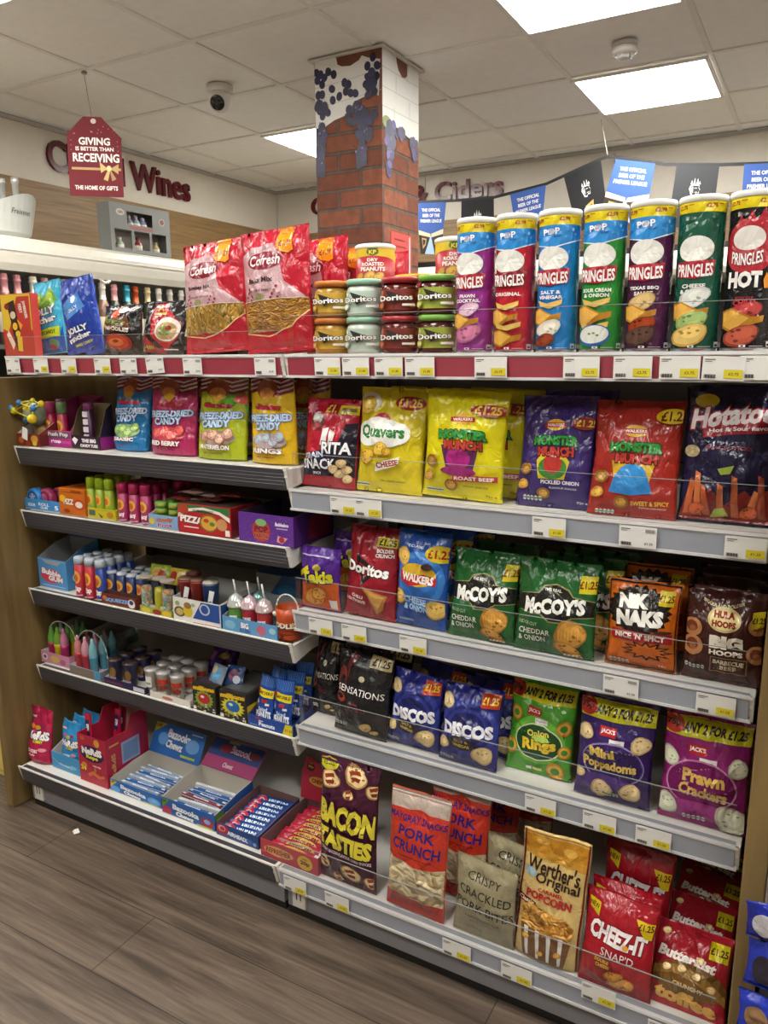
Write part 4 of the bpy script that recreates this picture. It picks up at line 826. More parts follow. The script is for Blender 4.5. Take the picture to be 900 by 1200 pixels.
carton('candy_carton', 'red and yellow sweet carton at the left end of the top shelf', x0, x1, 1.372, 1.395, z0, z1, 'A8302A', [Pg([(0, 1), (1, 1), (1, .95), (.55, .95), (.35, .62), (.2, .4), (0, .45)], 'C9A82C'), Pg([(.95, .95), (1, .95), (1, .4), (.95, .42)], 'C9A82C'), Pg([(.2, .85), (.45, .9), (.55, .5), (.65, .1), (.45, .06), (.35, .3), (.3, .55)], '2A1C16'), E(.38, .66, .09, .06, 'C8B8A0'), E(.42, .48, .08, .06, 'D0A82A'), R(.46, .08, .62, .32, 'D0A82A'), E(.5, .36, .08, .05, 'D0A82A'), Pg([(.12, .35), (.3, .1), (.38, .2), (.2, .42)], 'D8C8B4'), E(.2, .8, .08, .05, '7A1C1C'), T('JAWBREAKERS', .78, .74, .36, .09, 'E6D8CC', None, -80, .03), T('FIERY', .64, .76, .2, .08, 'E6D8CC', None, -80), Pg([(.5, .6), (.68, .5), (.6, .42)], 'D88A2A')], rot=0)
jr = [Pg([(.1, .72), (.3, .85), (.5, .78), (.7, .9), (.9, .74), (.8, .6), (.2, .58)], '6A9A3A'), E(.3, .74, .1, .05, 'B8C84A'), E(.68, .76, .11, .06, '9CB844'), T('JOLLY', .5, .555, .72, .13, 'E8ECEE', '14203A', 6, .05), T('rancher', .46, .445, .84, .09, 'E8ECEE', '14203A', 8, .05), Pg([(.08, .30), (.92, .36), (.9, .23), (.12, .2)], 'B8C82A'), T('HARD CANDY', .5, .28, .68, .05, '22401E', None, 4)]
bag('candy_bag', 'turquoise and blue hard candy bag beside the red and yellow carton', (44, 80, 417, 332), 1.425, TZ, '3A9CBA', jr + [Pg([(0, .2), (.12, .19), (.9, .22), (1, .4), (1, 0), (0, 0)], '1E4C9A'), E(.25, .13, .12, .05, '5A5C9A'), E(.68, .13, .16, .07, '4E7A5A'), E(.62, .08, .1, .04, '8A2A3A')], .02, lean=5, roll=-4, cat='bag of sweets')
bag('candy_bag', 'dark blue hard candy bag leaning beside the turquoise one', (80, 121, 417, 330), 1.38, TZ, '1B3A96', [Pg([(.1, .62), (.62, .8), (.8, .58), (.28, .42)], '4A86C8'), T('JOLLY', .46, .56, .34, .06, 'DCE4F0', None, 18), E(.5, .7, .06, .05, 'D8E0EC'), T('JOLLY', .5, .285, .62, .10, 'E8ECEE', '0E1438', 6, .05), T('rancher', .5, .20, .66, .07, 'E8ECEE', '0E1438', 8, .05), T('HARD CANDY', .58, .11, .5, .035, 'C8D03A', None, 6), Pg([(.02, .8), (.3, .95), (.45, .8), (.1, .7)], '3E5CB8')], .02, lean=6, roll=-7, cat='bag of sweets')
bag('candy_bag', 'blue foil bag with a gold corner behind the leaning dark blue bag', (101, 124, 417, 337), 1.50, TZ, '1E48A8', [C(.6, .55, .35, 'A8802A', 'D0A848'), R(0, .2, 1, .3, '14307A')], .015, lean=3, roll=-5, cat='bag of sweets')
nd = lambda a, b, r: [E(a, b, r, r * .5, '7A1A16'), E(a, b, r * .8, r * .4, 'A83A1E'), E(a, b, r * .5, r * .22, 'C86A3A'), E(a, b + .02, r * .2, r * .1, '7A1A16')]
bag('noodle_bag', 'black instant noodle bag with a red bowl and yellow splash', (122, 167, 417, 358), 1.385, TZ, '1C1A1B', [star(.12, .66, .16, .14, 8, 'C8A82A', .65), T('HOT', .12, .66, .2, .08, '3A2410'), C(.45, .82, .14, 'A8362A', 'C85A3A'), E(.62, .86, .1, .05, 'D8D0C8'), T('BULDAK', .48, .56, .6, .08, 'C8C0B4', '3A1A12', -8, .05), T('RAMEN', .5, .455, .62, .075, 'E0DAD0', '3A1A12', -8, .05), Pg([(.2, .62), (.7, .7), (.9, .5), (.4, .4)], '5A3418')][:4] + [Pg([(.2, .66), (.75, .76), (.85, .5), (.3, .42)], '5A3418'), T('SPICY', .5, .63, .5, .08, '6E8A3A', '1A140E', -8, .05), T('NOODLES', .52, .50, .62, .08, 'D8D0C4', '3A1A12', -6, .05)] + nd(.52, .24, .34), .026, lean=6, cat='bag of noodles')
bag('noodle_bag', 'black instant noodle bag with a large red figure beside the savoury mix', (166, 216, 417, 352), 1.412, TZ, '1A1819', [Pg([(.05, .05), (.3, .95), (.5, .99), (.62, .9), (.95, .55), (.92, .3), (.6, .02)], 'A01E26'), Pg([(.06, .06), (.28, .88), (.32, .86), (.12, .06)], 'C8B4B4'), E(.70, .45, .25, .22, 'CFC6BC'), E(.70, .42, .2, .16, 'A89060'), E(.68, .42, .12, .09, '6E7A3A'), E(.75, .47, .05, .04, '8E2A20'), T('A', .5, .84, .18, .1, 'C8A84A'), R(.38, .72, .66, .76, 'C8A84A'), Pg([(.12, .5), (.3, .62), (.4, .3), (.62, .12), (.5, .1), (.3, .25), (.2, .42)], '1A1618'), T('SHIN', .25, .13, .3, .07, 'B0A83A'), R(.62, .08, .9, .1, 'C8C8C8')], .026, lean=6, cat='bag of noodles')

# ------------------------------------------------------------------ right bay: crisps
Z2 = 1.0033
def walk(a, b, w_, h): return [E(a, b, w_ / 2, h / 2, 'D8A82A'), Pg([(a - w_ / 2 - .01, b + h * .18), (a + w_ / 2 + .01, b + h * .22), (a + w_ / 2 + .01, b - h * .2), (a - w_ / 2 - .01, b - h * .24)], 'A8242C'), T('WALKERS', a, b, w_ * .88, h * .26, 'F0E8DC', None, 2)]
def nutri(a, b, s=1, c='C8CCC8'): return [E(a + i * .045 * s, b, .02 * s, .02 * s, c) for i in range(5)] + [R(a - .02, b - .006, a + .2 * s, b + .006, '4A6A4A')]
bag('crisp_bag', 'crimson and black grain snack bag at the left end of the second shelf', (355, 417, 574, 469), 1.377, Z2, 'A81A30', [Pg([(.0, .12), (1, .14), (1, .50), (.85, .66), (.72, .5), (.3, .40), (.0, .3)], '232138'), Pg([(.55, .14), (1, .14), (1, .75), (.8, .72)], '1C1826'), Pg([(.45, .85), (.98, .83), (.97, .93), (.4, .95)], '8A1628'), T('£1.', .52, .89, .2, .09, 'E8C84A'), Pg([(.66, .83), (1, .83), (1, .93), (.66, .93)], 'C8B41E'), R(.7, .86, .95, .9, '6A5A1A'), star(.14, .88, .14, .08, 8, 'C8788A', .6),
    E(.32, .75, .12, .1, '5A3A3A'), E(.32, .78, .09, .07, 'A8A4A0'), E(.32, .70, .06, .04, '8E1628'), Pg([(.42, .66), (.52, .68), (.5, .48), (.4, .48)], 'E0D8D4'), Pg([(.54, .66), (.66, .62), (.6, .46), (.54, .48)], 'D8D0CC'), T('RITA', .68, .455, .5, .13, 'E6E6EA', '232138'), T('GRAIN', .28, .36, .36, .07, 'D4D6E4', '2A3A7A', 10), T('SNACK', .36, .265, .66, .12, 'E2E4EA', '1C1A30', 3), T('SPICY', .34, .16, .16, .03, 'D8D8DC')] + [C(.75 + dx, .17 + dz, .09, 'A8885A', 'D0B88A') for dx, dz in ((0, 0), (.12, .05), (-.1, .05), (.05, .12), (.14, -.05))], .028, lean=5, roll=1.5, group='crisp bags on the second shelf')
QV = bag('crisp_bag', 'yellow cheese curls bag with a white cloud on the second shelf', (418, 495, 580, 456), 1.38, Z2, 'CDBA1C', [R(.58, .78, .97, .93, 'A82A22')][:0] + [E(.76, .86, .21, .065, '9E2420'), T('£1.25', .76, .862, .32, .085, 'E2C81E'), E(.16, .86, .17, .09, 'DCD8C8'), C(.12, .82, .16, 'C49A2A', 'E0C050'), E(.4, .7, .13, .06, 'A82A30'), T('WALKERS', .4, .7, .22, .03, 'F0E8DC'), E(.2, .56, .22, .12, 'E2E2DC'), E(.5, .57, .3, .13, 'E2E2DC'), E(.68, .57, .16, .1, 'E2E2DC'), E(.35, .6, .24, .12, 'E2E2DC'), T('Quavers', .42, .575, .70, .14, '2E7A3A', None, 0, .045), C(.18, .34, .14, 'B88A22', 'DCB444'), C(.42, .42, .12, 'C08E24', 'E0BC50'), C(.52, .40, .07, 'A87A1C', 'D8AC3A'), Pg([(.34, .2), (.7, .28), (.72, .36), (.36, .28)], 'ECE6DC'), T('CHEESE', .53, .282, .34, .055, 'A02A2A', None, 11, .04), T('No artificial colours', .6, .12, .36, .02, '3A6A2A')] + nutri(.05, .07), .03, lean=5, roll=1, group='crisp bags on the second shelf')
dup(QV, 'second yellow cheese curls bag, right behind the front one', dl=(.035, .062, 0))
def mm(fl_, mon, names, c2='2E8A3A', band=None):
    L = walk(.5, .74, .28, .1) + mon + [T('MONSTER', .52, .595, .60, .085, c2, '1A3A1A', 0, .06, 0, .01, .07), T('MUNCH', .53, .505, .48, .085, 'B03A30' if band is None else band, '3A1418', 0, .06, 0, 0, .07)]
    return L + [C(a, b, .085, 'A8782A', 'D0A048') for a, b in ((.14, .34), (.1, .2), (.4, .13))] + [O(.14, .34, .085, '8E6420'), O(.4, .13, .085, '8E6420')] + names
mon_pink = [Pg([(.25, .5), (.72, .5), (.66, .26), (.34, .26)], '5A2A5A'), E(.48, .38, .15, .1, 'B02A84'), E(.48, .26, .22, .045, 'A02A78')]
MY = bag('crisp_bag', 'yellow corn snack bag with a magenta picture in the middle of the second shelf', (495, 589, 589, 461), 1.378, Z2, 'D2C614', mm(0, mon_pink, [E(.82, .83, .22, .055, 'A02420'), T('£1.25', .80, .832, .3, .075, 'E2C81E'), T('ROAST BEEF', .66, .20, .44, .045, 'E8D0C8', None, 2) if False else Pg([(.42, .165), (.96, .19), (.96, .245), (.42, .22)], 'B03A3A'), T('ROAST BEEF', .68, .205, .48, .035, 'F0E4D8', None, 2), T('72g e', .88, .05, .14, .03, '5A5214'), T('WOW SNACKS', .7, .13, .3, .02, '6A6018')] + nutri(.1, .07)), .032, lean=5, roll=2, group='crisp bags on the second shelf')
dup(MY, 'second yellow corn snack bag, peeping out behind the front one', dl=(.028, .06, .0)); dup(MY, 'third yellow corn snack bag, darkest and farthest back', dl=(.045, .12, -.0))
mon_g = [Pg([(.28, .42), (.36, .5), (.62, .5), (.72, .42), (.66, .26), (.32, .26)], 'C8B82A'), E(.5, .36, .19, .1, '3E7A34'), E(.5, .40, .12, .09, 'B0342C')]
MP = bag('crisp_bag', 'deep purple corn snack bag with a green picture on the second shelf', (604, 693, 596, 464), 1.39, Z2, '3A2A68', mm(0, mon_g, [E(.88, .76, .16, .055, '8E2A2A'), T('£1.25', .90, .76, .24, .06, 'D8B81E'), T('PICKLED ONION', .62, .235, .5, .035, 'E0DCE4'), T('FLAVOUR SNACKS', .66, .185, .36, .018, 'B8B4C4'), T('72g e', .9, .06, .14, .03, 'B8B4C4')] + nutri(.14, .08, 1.2)), .03, lean=5, group='crisp bags on the second shelf')
dup(MP, 'dark purple corn snack bag hidden behind the front purple one', dl=(.02, .07, .008))
mon_b = [Pg([(.25, .48), (.75, .47), (.7, .3), (.3, .3)], 'C8A02A'), Pg([(.24, .21), (.30, .36), (.42, .45), (.58, .45), (.68, .36), (.74, .22), (.5, .19)], '2A78B8'), E(.5, .36, .17, .1, '3488C8')]
bag('crisp_bag', 'brick red corn snack bag with a blue picture, third shelf bag from the right', (688, 792, 605, 470), 1.372, Z2, '9A2A22', mm(0, mon_b, [E(.88, .87, .17, .065, 'D0B41E'), T('£1.25', .90, .87, .28, .085, '6A2418'), T('SWEET & SPICY', .72, .13, .42, .04, 'E0B83A', None, 2), T('FLAVOUR CORN SNACKS', .75, .09, .3, .015, 'D0A8A0')] + nutri(.12, .035)), .034, lean=5, group='crisp bags on the second shelf')
bag('crisp_bag', 'large navy foil bag of flame-red potato sticks at the right end', (792, 905, 617, 452), 1.385, Z2, '1A1836', [E(.22, .885, .13, .05, 'C0AA1E'), Pg([(.2, .62), (1.0, .68), (1.0, .76), (.5, .74), (.2, .68)], '8E2230'), T('Hotatoes', .56, .79, .98, .15, 'E6DEE2', 'A02034', 7, .045, .25), T('Hot & Sour flavour', .62, .69, .7, .03, 'E6DEE2', None, 5), T('SNACK STICKS', .5, .55, .5, .025, '7A2A3A'), E(.1, .52, .09, .045, 'A89A74'), Pg([(.4, .40), (.58, .43), (.54, .37), (.44, .36)], '8A9A3A')] +
    [Pg([(.0, .02), (.1, .24), (.2, .16), (.35, .26), (.5, .14), (.7, .26), (.8, .2), (1, .3), (1, .02)], '7A2420')] + [Pg([(a, .05), (a + .08, .05), (a + .06 + t_, h), (a + t_, h + .02)], c) for a, h, t_, c in ((.05, .30, .06, 'B05A30'), (.18, .36, -.02, 'B8663A'), (.28, .27, -.05, 'A8502C'), (.42, .28, .0, 'B8623A'), (.58, .34, -.02, 'B05A34'), (.70, .24, .1, 'B8683E'), (.85, .35, -.02, '8E3E28'))] + [Pg([(.35, .04), (.55, .06), (.5, .12), (.4, .11)], '9AA84A'), C(.2, .1, .1, '9A3A20', 'C05A30'), C(.75, .09, .1, '9A3A20', 'C05A30')], .036, lean=5, wr=1.5, group='crisp bags on the second shelf')

Z3 = .7275
TK = bag('crisp_bag', 'purple and orange rolled tortilla bag at the left end of the third shelf', (354, 400, 716, 641), 1.36, Z3, '4A2080', [Pg([(0, .0), (1, .0), (1, .48), (.6, .5), (.2, .42), (0, .44)], 'C0561E'), C(.4, .2, .28, 'A8601C', 'D8963A'), C(.55, .28, .2, 'B0681E', 'DCA048'), T('Takis', .52, .55, .74, .2, 'C8C02A', '241040', 6, .05), Pg([(.02, .58), (.3, .72), (.34, .66), (.05, .5)], 'C8B82A'), R(.1, .86, .8, .88, 'B0A0C8'), E(.55, .7, .1, .05, 'A89A3A'), R(.78, .05, .95, .2, 'D8D0C8')], .022, lean=4, roll=1, group='crisp bags on the third shelf')
dup(TK, 'another purple and orange tortilla bag standing behind the front one', dl=(.04, .075, .022))
bag('crisp_bag', 'dark red tortilla chip bag with a black triangle on the third shelf', (404, 464, 727, 619), 1.362, Z3, '8E1A28', [Pg([(.22, .68), (.30, .68), (.68, .54), (.40, .37)], '1A1618'), Pg([(.27, .63), (.56, .54), (.40, .43)], '8E1A28'), Pg([(.20, .70), (.27, .69), (.44, .40), (.40, .37)], '1A1618'), T('Doritos', .46, .545, .82, .12, 'ECE8E4', '1A1618', -4, .045, 0, 0, .05), R(.58, .8, .96, .9, 'C8B81E'), T('£1.25', .77, .85, .32, .075, '2A1A14'), T('BOLDER', .76, .76, .3, .04, 'E8DCD8', None, 3), T('CRUNCH', .76, .71, .32, .04, 'E8DCD8', None, 3), Pg([(.42, .36), (.86, .28), (.78, .12), (.66, .06)], 'A87034'), Pg([(.46, .34), (.82, .27), (.68, .1)], 'C8944C'), T('CHILLI', .3, .235, .24, .035, 'E8D8D0', None, -6), T('HEATWAVE', .26, .185, .4, .035, 'E8D8D0', None, -6)], .028, lean=5, roll=2, group='crisp bags on the third shelf')
WK = bag('crisp_bag', 'royal blue cheese and onion crisp bag with a red and yellow roundel', (464, 523, 740, 623), 1.362, Z3, '1F4C9E', [E(.5, .5, .46, .3, '3474B8'), E(.5, .5, .36, .24, '2A62AC'), E(.47, .56, .34, .12, 'D0A82A'), Pg([(.1, .60), (.3, .54), (.6, .58), (.83, .54), (.82, .46), (.6, .48), (.3, .43), (.12, .49)], 'A8202A'), T('WALKERS', .47, .525, .62, .085, 'F0E8E0', None, -4, .05), E(.86, .79, .28, .085, 'CDB41E'), T('£1.25', .84, .79, .4, .09, '9A2420'), C(.16, .73, .14, 'B88E34', 'DCB860', 1.2), C(.1, .31, .16, 'B88E34', 'DCB860', .9), C(.84, .22, .2, 'B88E34', 'DCB860', .85), T('CHEESE', .46, .295, .44, .07, 'A8CCEC', None, -5, .04), T('& ONION', .47, .22, .46, .065, 'A8CCEC', None, -5, .04), T('THE CLASSIC', .38, .85, .36, .025, 'C0D4EC', None, -3), E(.66, .66, .1, .035, '3A2A2A'), R(.1, .05, .4, .08, '8AA4C8')], .03, lean=5, roll=2, group='crisp bags on the third shelf')
dup(WK, 'blue cheese and onion crisp bag hidden behind the front blue one', dl=(.024, .062, .002)); dup(WK, 'third blue cheese and onion bag, only its yellow price flash showing', dl=(.045, .13, .004))
def mcc(): return [Pg([(.05, .44), (.05, .62), (.3, .66), (.36, .74), (.52, .77), (.68, .73), (.74, .66), (1, .62), (1, .45), (.74, .43), (.62, .36), (.45, .36), (.34, .43)], '8E8A5A'), Pg([(0, .45), (0, .61), (.31, .65), (.37, .725), (.52, .755), (.67, .715), (.73, .65), (1, .61), (1, .46), (.73, .44), (.61, .375), (.46, .375), (.35, .44)], '1C1C1A'), T('McCOY\'S', .5, .535, .78, .17, 'E8E8E2', None, 4, .055, .1), T('THE REAL', .48, .70, .22, .03, 'D8D8CE'), R(.80, .70, 1, .88, 'CDBE1E'), T('£1.25', .9, .79, .2, .085, '7E2A1A'), T('CHEDDAR', .27, .235, .42, .06, 'E4E4DC', None, 3, .01), T('& ONION', .24, .155, .36, .06, 'E4E4DC', None, 3, .01), T('RIDGE CUT', .18, .32, .26, .04, '9CB89A'), C(.72, .25, .2, 'A8742A', 'D09A44', .9, 40), C(.68, .09, .17, 'A06C24', 'C8903C', .5, -20)] + [R(.57 + .04 * i, .2, .575 + .04 * i, .32, 'A8742A') for i in range(7)] + nutri(.66, .015, 1.1)
MC = bag('crisp_bag', 'green ridged crisp bag with a black crest, left of the two green ones', (525, 603, 757, 647), 1.358, Z3, '1F5A2A', mcc(), .034, lean=6, group='crisp bags on the third shelf')
MC2 = bag('crisp_bag', 'green ridged crisp bag with a black crest, right of the two green ones', (602, 696, 776, 658), 1.352, Z3, '1F5A2A', mcc(), .034, lean=6, group='crisp bags on the third shelf')
dup(MC2, 'dark green ridged crisp bag half hidden between the green and orange bags', dl=(.033, .06, 0)); dup(MC, 'green ridged crisp bag peeping up behind the left green one', dl=(.016, .072, .003)); dup(MC2, 'third green ridged crisp bag at the back by the orange bag', dl=(.05, .12, 0))
NK = bag('crisp_bag', 'orange corn snack bag with a black ragged logo and red band', (708, 792, 790, 681), 1.362, Z3, 'C8641A', [star(.45, .68, .47, .28, 22, '1A1614', .86), T('NiK', .38, .78, .42, .16, 'E6E4DE', None, 3, .07), T('NAKS', .48, .60, .66, .18, 'E6E4DE', None, 3, .07), R(.72, .76, .92, .92, 'CDBE1E'), T('£1.25', .82, .84, .2, .08, '6A2A1A'), R(.08, .335, .94, .45, 'A02028'), T("NICE 'N' SPICY", .5, .395, .72, .07, 'ECE4DC', None, 0, .04), star(.6, .235, .38, .12, 12, '2A1A14', .6), star(.6, .235, .3, .09, 12, 'C8641A', .6), E(.82, .47, .12, .02, '4A2A1A')] + [R(0, 0, .03, 1, '1A1412'), R(.97, 0, 1, 1, '1A1412'), R(0, .0, 1, .035, '1A1412'), R(0, .965, 1, 1, '1A1412')] + nutri(.1, .07, 1.3, 'D8D0C8') + [T('16g', .82, .07, .1, .03, 'D8D0C8')], .03, lean=6, group='crisp bags on the third shelf')
dup(NK, 'orange corn snack bag with a yellow flash standing behind the front one', dl=(.006, .075, .012))
HH = bag('crisp_bag', 'dark brown barbecue hoop snack bag at the right end of the third shelf', (797, 892, 811, 690), 1.366, Z3, '3E1C18', [E(.5, .69, .21, .13, 'C8B47A'), E(.5, .69, .18, .105, 'E0D098'), T('HULA', .5, .74, .26, .075, '8E2A1C', None, 0, .06), T('HOOPS', .5, .645, .3, .07, '8E2A1C', None, 0, .06), T('BIGGER AND BOLDER', .47, .87, .5, .035, 'D8CCA8', None, 0, .02, 0, -.05), T('BIG', .55, .455, .42, .14, 'E8E0D0', None, 0, .08), T('HOOPS', .55, .345, .42, .055, 'E8E0D0', None, 0, .05), R(.36, .12, .82, .295, '8A6A4A'), R(.375, .13, .805, .285, '3E1C18'), T('BARBECUE', .59, .24, .38, .05, 'D8CCA8'), T('BEEF', .59, .175, .2, .05, 'D8CCA8')] + [q for a, b, r in ((.1, .57, .13), (.12, .38, .14), (.93, .66, .13), (.93, .36, .13)) for q in (E(a, b, r, r * .75, 'A8744A'), E(a - .01, b + .01, r * .6, r * .45, '6A3420'), E(a, b - .015, r * .35, r * .25, '8E5434'))] + [Pg([(.84, .63), (1, .66), (1, .82), (.84, .80)], 'B8A81E'), T('£1.25', .92, .72, .16, .06, '3A1A10')] + nutri(.06, .16, 1.2), .032, lean=6, group='crisp bags on the third shelf')
dup(HH, 'dark brown hoop snack bag whose yellow flash shows behind the front one', dl=(.003, .068, .004)); dup(HH, 'farthest dark brown hoop snack bag in the shade at the right end', dl=(.003, .135, .006))

Z4 = .4495
def sens(): return [E(.14, .6, .10, .18, '6A2A20'), E(.15, .55, .07, .13, '1A1A1C'), Pg([(.22, .8), (.3, .95), (.42, .9), (.3, .78), (.26, .62)], '5A2228'), E(.12, .42, .12, .06, '8E3A26'), E(.12, .43, .07, .03, '1A1A1C'), T('SENSATIONS', .5, .525, .88, .075, 'E2E0DC', None, -2, .005), E(.53, .68, .05, .035, 'B0A888'), Pg([(.62, .82), (.98, .80), (.98, .93), (.60, .95)], 'B8A878'), T('£1.25', .8, .875, .3, .08, '2A2218', None, -2), T('CHILLI', .5, .33, .3, .05, '6A2A34'), T('sweet', .42, .385, .2, .03, '6A2A34'), C(.62, .12, .13, 'A88A44', 'CDB070', .6), C(.78, .08, .1, 'A88A44', 'CDB070', .4)] + nutri(.06, .11, 1.2)
S2 = bag('crisp_bag', 'black crisp bag with a gold price flash, left of the two black ones', (367, 398, 841, 746), 1.405, Z4, '1B1A1D', sens(), .026, lean=7, roll=1, group='crisp bags on the fourth shelf')
S1 = bag('crisp_bag', 'larger black crisp bag with a gold price flash beside the blue ones', (392, 453.5, 867, 762), 1.352, Z4, '1B1A1D', sens(), .03, lean=7, roll=2, group='crisp bags on the fourth shelf')
dup(S1, 'black crisp bag hidden behind the larger black one', dl=(.012, .07, 0))
def disc(): return [E(.5, .5, .5, .34, '2E3A8A'), E(.5, .5, .42, .28, '1E2468'), E(.5, .5, .36, .24, '2A3480'), E(.5, .5, .3, .2, '1A1E5A'), Pg([(.5, .4), (.35, .1), (.4, .08), (.55, .38)], '3A4A9A'), Pg([(.56, .4), (.62, .08), (.68, .1), (.6, .4)], '3A4A9A'), T('DISCOS', .5, .475, .86, .17, 'E4E4EA', None, 3, .06), E(.42, .30, .26, .09, '2A2634'), T('SALT &', .42, .33, .24, .04, 'C8B04A'), T('VINEGAR', .42, .27, .3, .04, 'C8B04A'), C(.1, .78, .13, 'B8A070', 'DCC898', .95), C(.1, .26, .1, 'B8A070', 'D8C490', .95), C(.78, .2, .17, 'B89A64', 'DCC490', .9), R(.68, .79, .97, .96, 'B03A24'), T('£1.25', .825, .875, .25, .09, 'E2C83A')] + nutri(.06, .08, 1.1)
D1 = bag('crisp_bag', 'navy blue disc crisp bag, left of the two navy ones', (454, 515, 885, 790), 1.362, Z4, '24297A', disc(), .034, lean=7, roll=2, wr=1.2, group='crisp bags on the fourth shelf')
D2 = bag('crisp_bag', 'navy blue disc crisp bag with an orange-red price flash, right of the two navy ones', (514, 582, 902, 806), 1.35, Z4, '24297A', disc(), .034, lean=7, roll=1, wr=1.2, group='crisp bags on the fourth shelf')
dup(D2, 'navy disc crisp bag showing its edge between the front navy and green bags', dl=(.02, .064, 0)); dup(D1, 'navy disc crisp bag hidden behind the left navy one', dl=(.03, .07, 0))
def jk(price=True): return [Pg([(0, .965), (1, .965), (1, .80), (0, .80)], 'C8C41E'), T('ANY 2 FOR £1.25', .58, .88, .72, .085, '2A1A1E', None, 0, .05, .2), E(.1, .89, .13, .085, 'B03024'), T('75p', .1, .89, .16, .07, '3A1414', None, 0, .04), R(.3, .66, .52, .75, 'B02028'), T("JACK'S", .41, .705, .19, .05, 'F0E8E8'), R(.44, .585, .64, .645, 'E8E4E4'), R(.46, .61, .6, .615, '5A5A6A')]
rg = lambda a, b, r: [E(a, b, r, r * .8, 'B8842A'), E(a, b, r * .8, r * .62, 'D8A848'), E(a, b, r * .48, r * .36, '4A8A2E')]
JO = bag('crisp_bag', 'lime green onion rings bag with a yellow offer band', (592, 670, 911, 802), 1.387, Z4, '4E9A30', [E(.5, .4, .4, .26, '6AB43E')] + jk() + [E(.5, .385, .37, .20, 'CFE0B0'), E(.5, .385, .35, .185, '1E4A24'), E(.54, .42, .14, .06, 'A8C85A'), T('Onion', .5, .49, .34, .07, 'E2D25A', None, 8, .03), T('Rings', .52, .355, .52, .16, 'E2C23A', '14301A', 6, .05)] + [q for a, b, r in ((.12, .64, .1), (.88, .58, .1), (.07, .28, .11), (.9, .33, .09), (.78, .1, .13)) for q in rg(a, b, r)] + [R(.34, .06, .42, .1, 'D8E0C8'), R(.44, .06, .58, .1, 'C8C86A')], .036, lean=6, group='crisp bags on the fourth shelf')
bag('crisp_bag', 'dark purple mini poppadoms bag with a yellow offer band', (672, 761, 945, 819), 1.36, Z4, '33205E', jk() + [E(.5, .40, .42, .21, '8A7AB0'), E(.5, .40, .405, .195, '2A1850'), T('Mini', .36, .50, .34, .10, 'D8B85A', None, 4, .05), T('Poppadoms', .46, .37, .72, .12, 'D8B85A', None, 2, .045), E(.45, .18, .45, .1, '4A3078')] + [C(a, b, r, 'B89A6A', 'DCC494', .9) for a, b, r in ((.1, .65, .12), (.85, .63, .13), (.06, .24, .08), (.38, .13, .15), (.76, .16, .14))] + nutri(.42, .1, 1, 'A8B888'), .034, lean=7, roll=1, group='crisp bags on the fourth shelf')
bag('crisp_bag', 'magenta prawn crackers bag with a yellow offer band at the right end', (770, 873, 972, 840), 1.362, Z4, '8A1E6A', jk() + [E(.47, .40, .42, .22, 'B87AA8'), E(.47, .40, .40, .205, '6A1452'), T('Prawn', .5, .47, .5, .12, 'D8B05A', None, 0, .05), T('Crackers', .5, .34, .56, .11, 'D8B05A', None, -2, .045), E(.4, .14, .5, .1, '9A3080')] + [C(a, b, r, 'B0B098', 'D4D6C0', 1.1) for a, b, r in ((.08, .60, .11), (.88, .60, .11), (.1, .16, .13), (.84, .13, .18))] + nutri(.32, .09, 1.2, 'D8C8D0'), .036, lean=7, group='crisp bags on the fourth shelf')

# ---- base shelf, right bay
Z5 = .137
bc = lambda a, b, r, rot=0: [C(a, b, r, 'A87E4A', 'E0C694', .75, rot), Pg([(a - r * .6, b + .03), (a + r * .3, b + .045), (a + r * .5, b + .02), (a - r * .4, b + .005)], '8A3A1C'), Pg([(a - r * .4, b - .01), (a + r * .5, b), (a + r * .4, b - .03), (a - r * .2, b - .035)], '7A2E18')]
bag('crisp_bag', 'tall aubergine bacon snack bag with big yellow letters on the bottom shelf', (374, 441, 1042, 890), 1.262, Z5, '42162E', [E(.14, .94, .17, .05, 'B8B02A'), T('Golden', .15, .955, .24, .025, '3A3A14'), T('Crisp', .15, .93, .2, .022, '3A3A14')] + bc(.2, .83, .17) + bc(.62, .9, .2, -30) + bc(.95, .82, .14) + bc(.55, .76, .09) + [T('BACON', .52, .565, .98, .19, 'D8C83A', '2A0C1C', -5, .06, 0, .01, .06), T('TASTIES', .5, .37, .92, .15, 'D8C83A', '2A0C1C', -5, .06, 0, 0, .06), T('CRISPY BACON FLAVOUR CORN SNACKS', .52, .265, .86, .028, 'D0C0C4', None, -4)] + bc(.15, .16, .13, 60) + bc(.62, .13, .17, -20) + bc(.38, .06, .1) + bc(.95, .1, .12), .036, lean=5, roll=1, group='snack bags on the bottom shelf')
def pork(hand=True): return [R(0, .02, 1, .47, 'crackling'), R(0, .84, 1, 1, 'B0A096'), Pg([(0, .46), (.5, .42), (1, .44), (1, .84), (.5, .87), (0, .85)], 'B83424'), T('MAYGRAY SNACKS', .5, .79, .96, .055, '2E2270', None, -3, .03), T('PORK', .5, .685, .62, .085, '2E2270', None, -3, .03), T('CRUNCH', .5, .57, .82, .09, '2E2270', None, -3, .03), T('Traditional pork snack', .5, .49, .6, .022, '6A2018'), Pg([(0, .15), (.3, .13), (.7, .12), (1, .13), (1, .0), (0, .0)], 'A8281E'), T('Hand cooked', .5, .085, .8, .06, '7A1810', None, -2, .0, .2)]
PK = bag('snack_bag', 'clear and orange-red pork crunch bag standing at the front of the bottom shelf', (453, 520, 1072, 928), 1.254, Z5, 'B8553E', pork(), .045, lean=4, roll=2, wr=1.1, cat='bag of snacks', group='pork crunch bags')
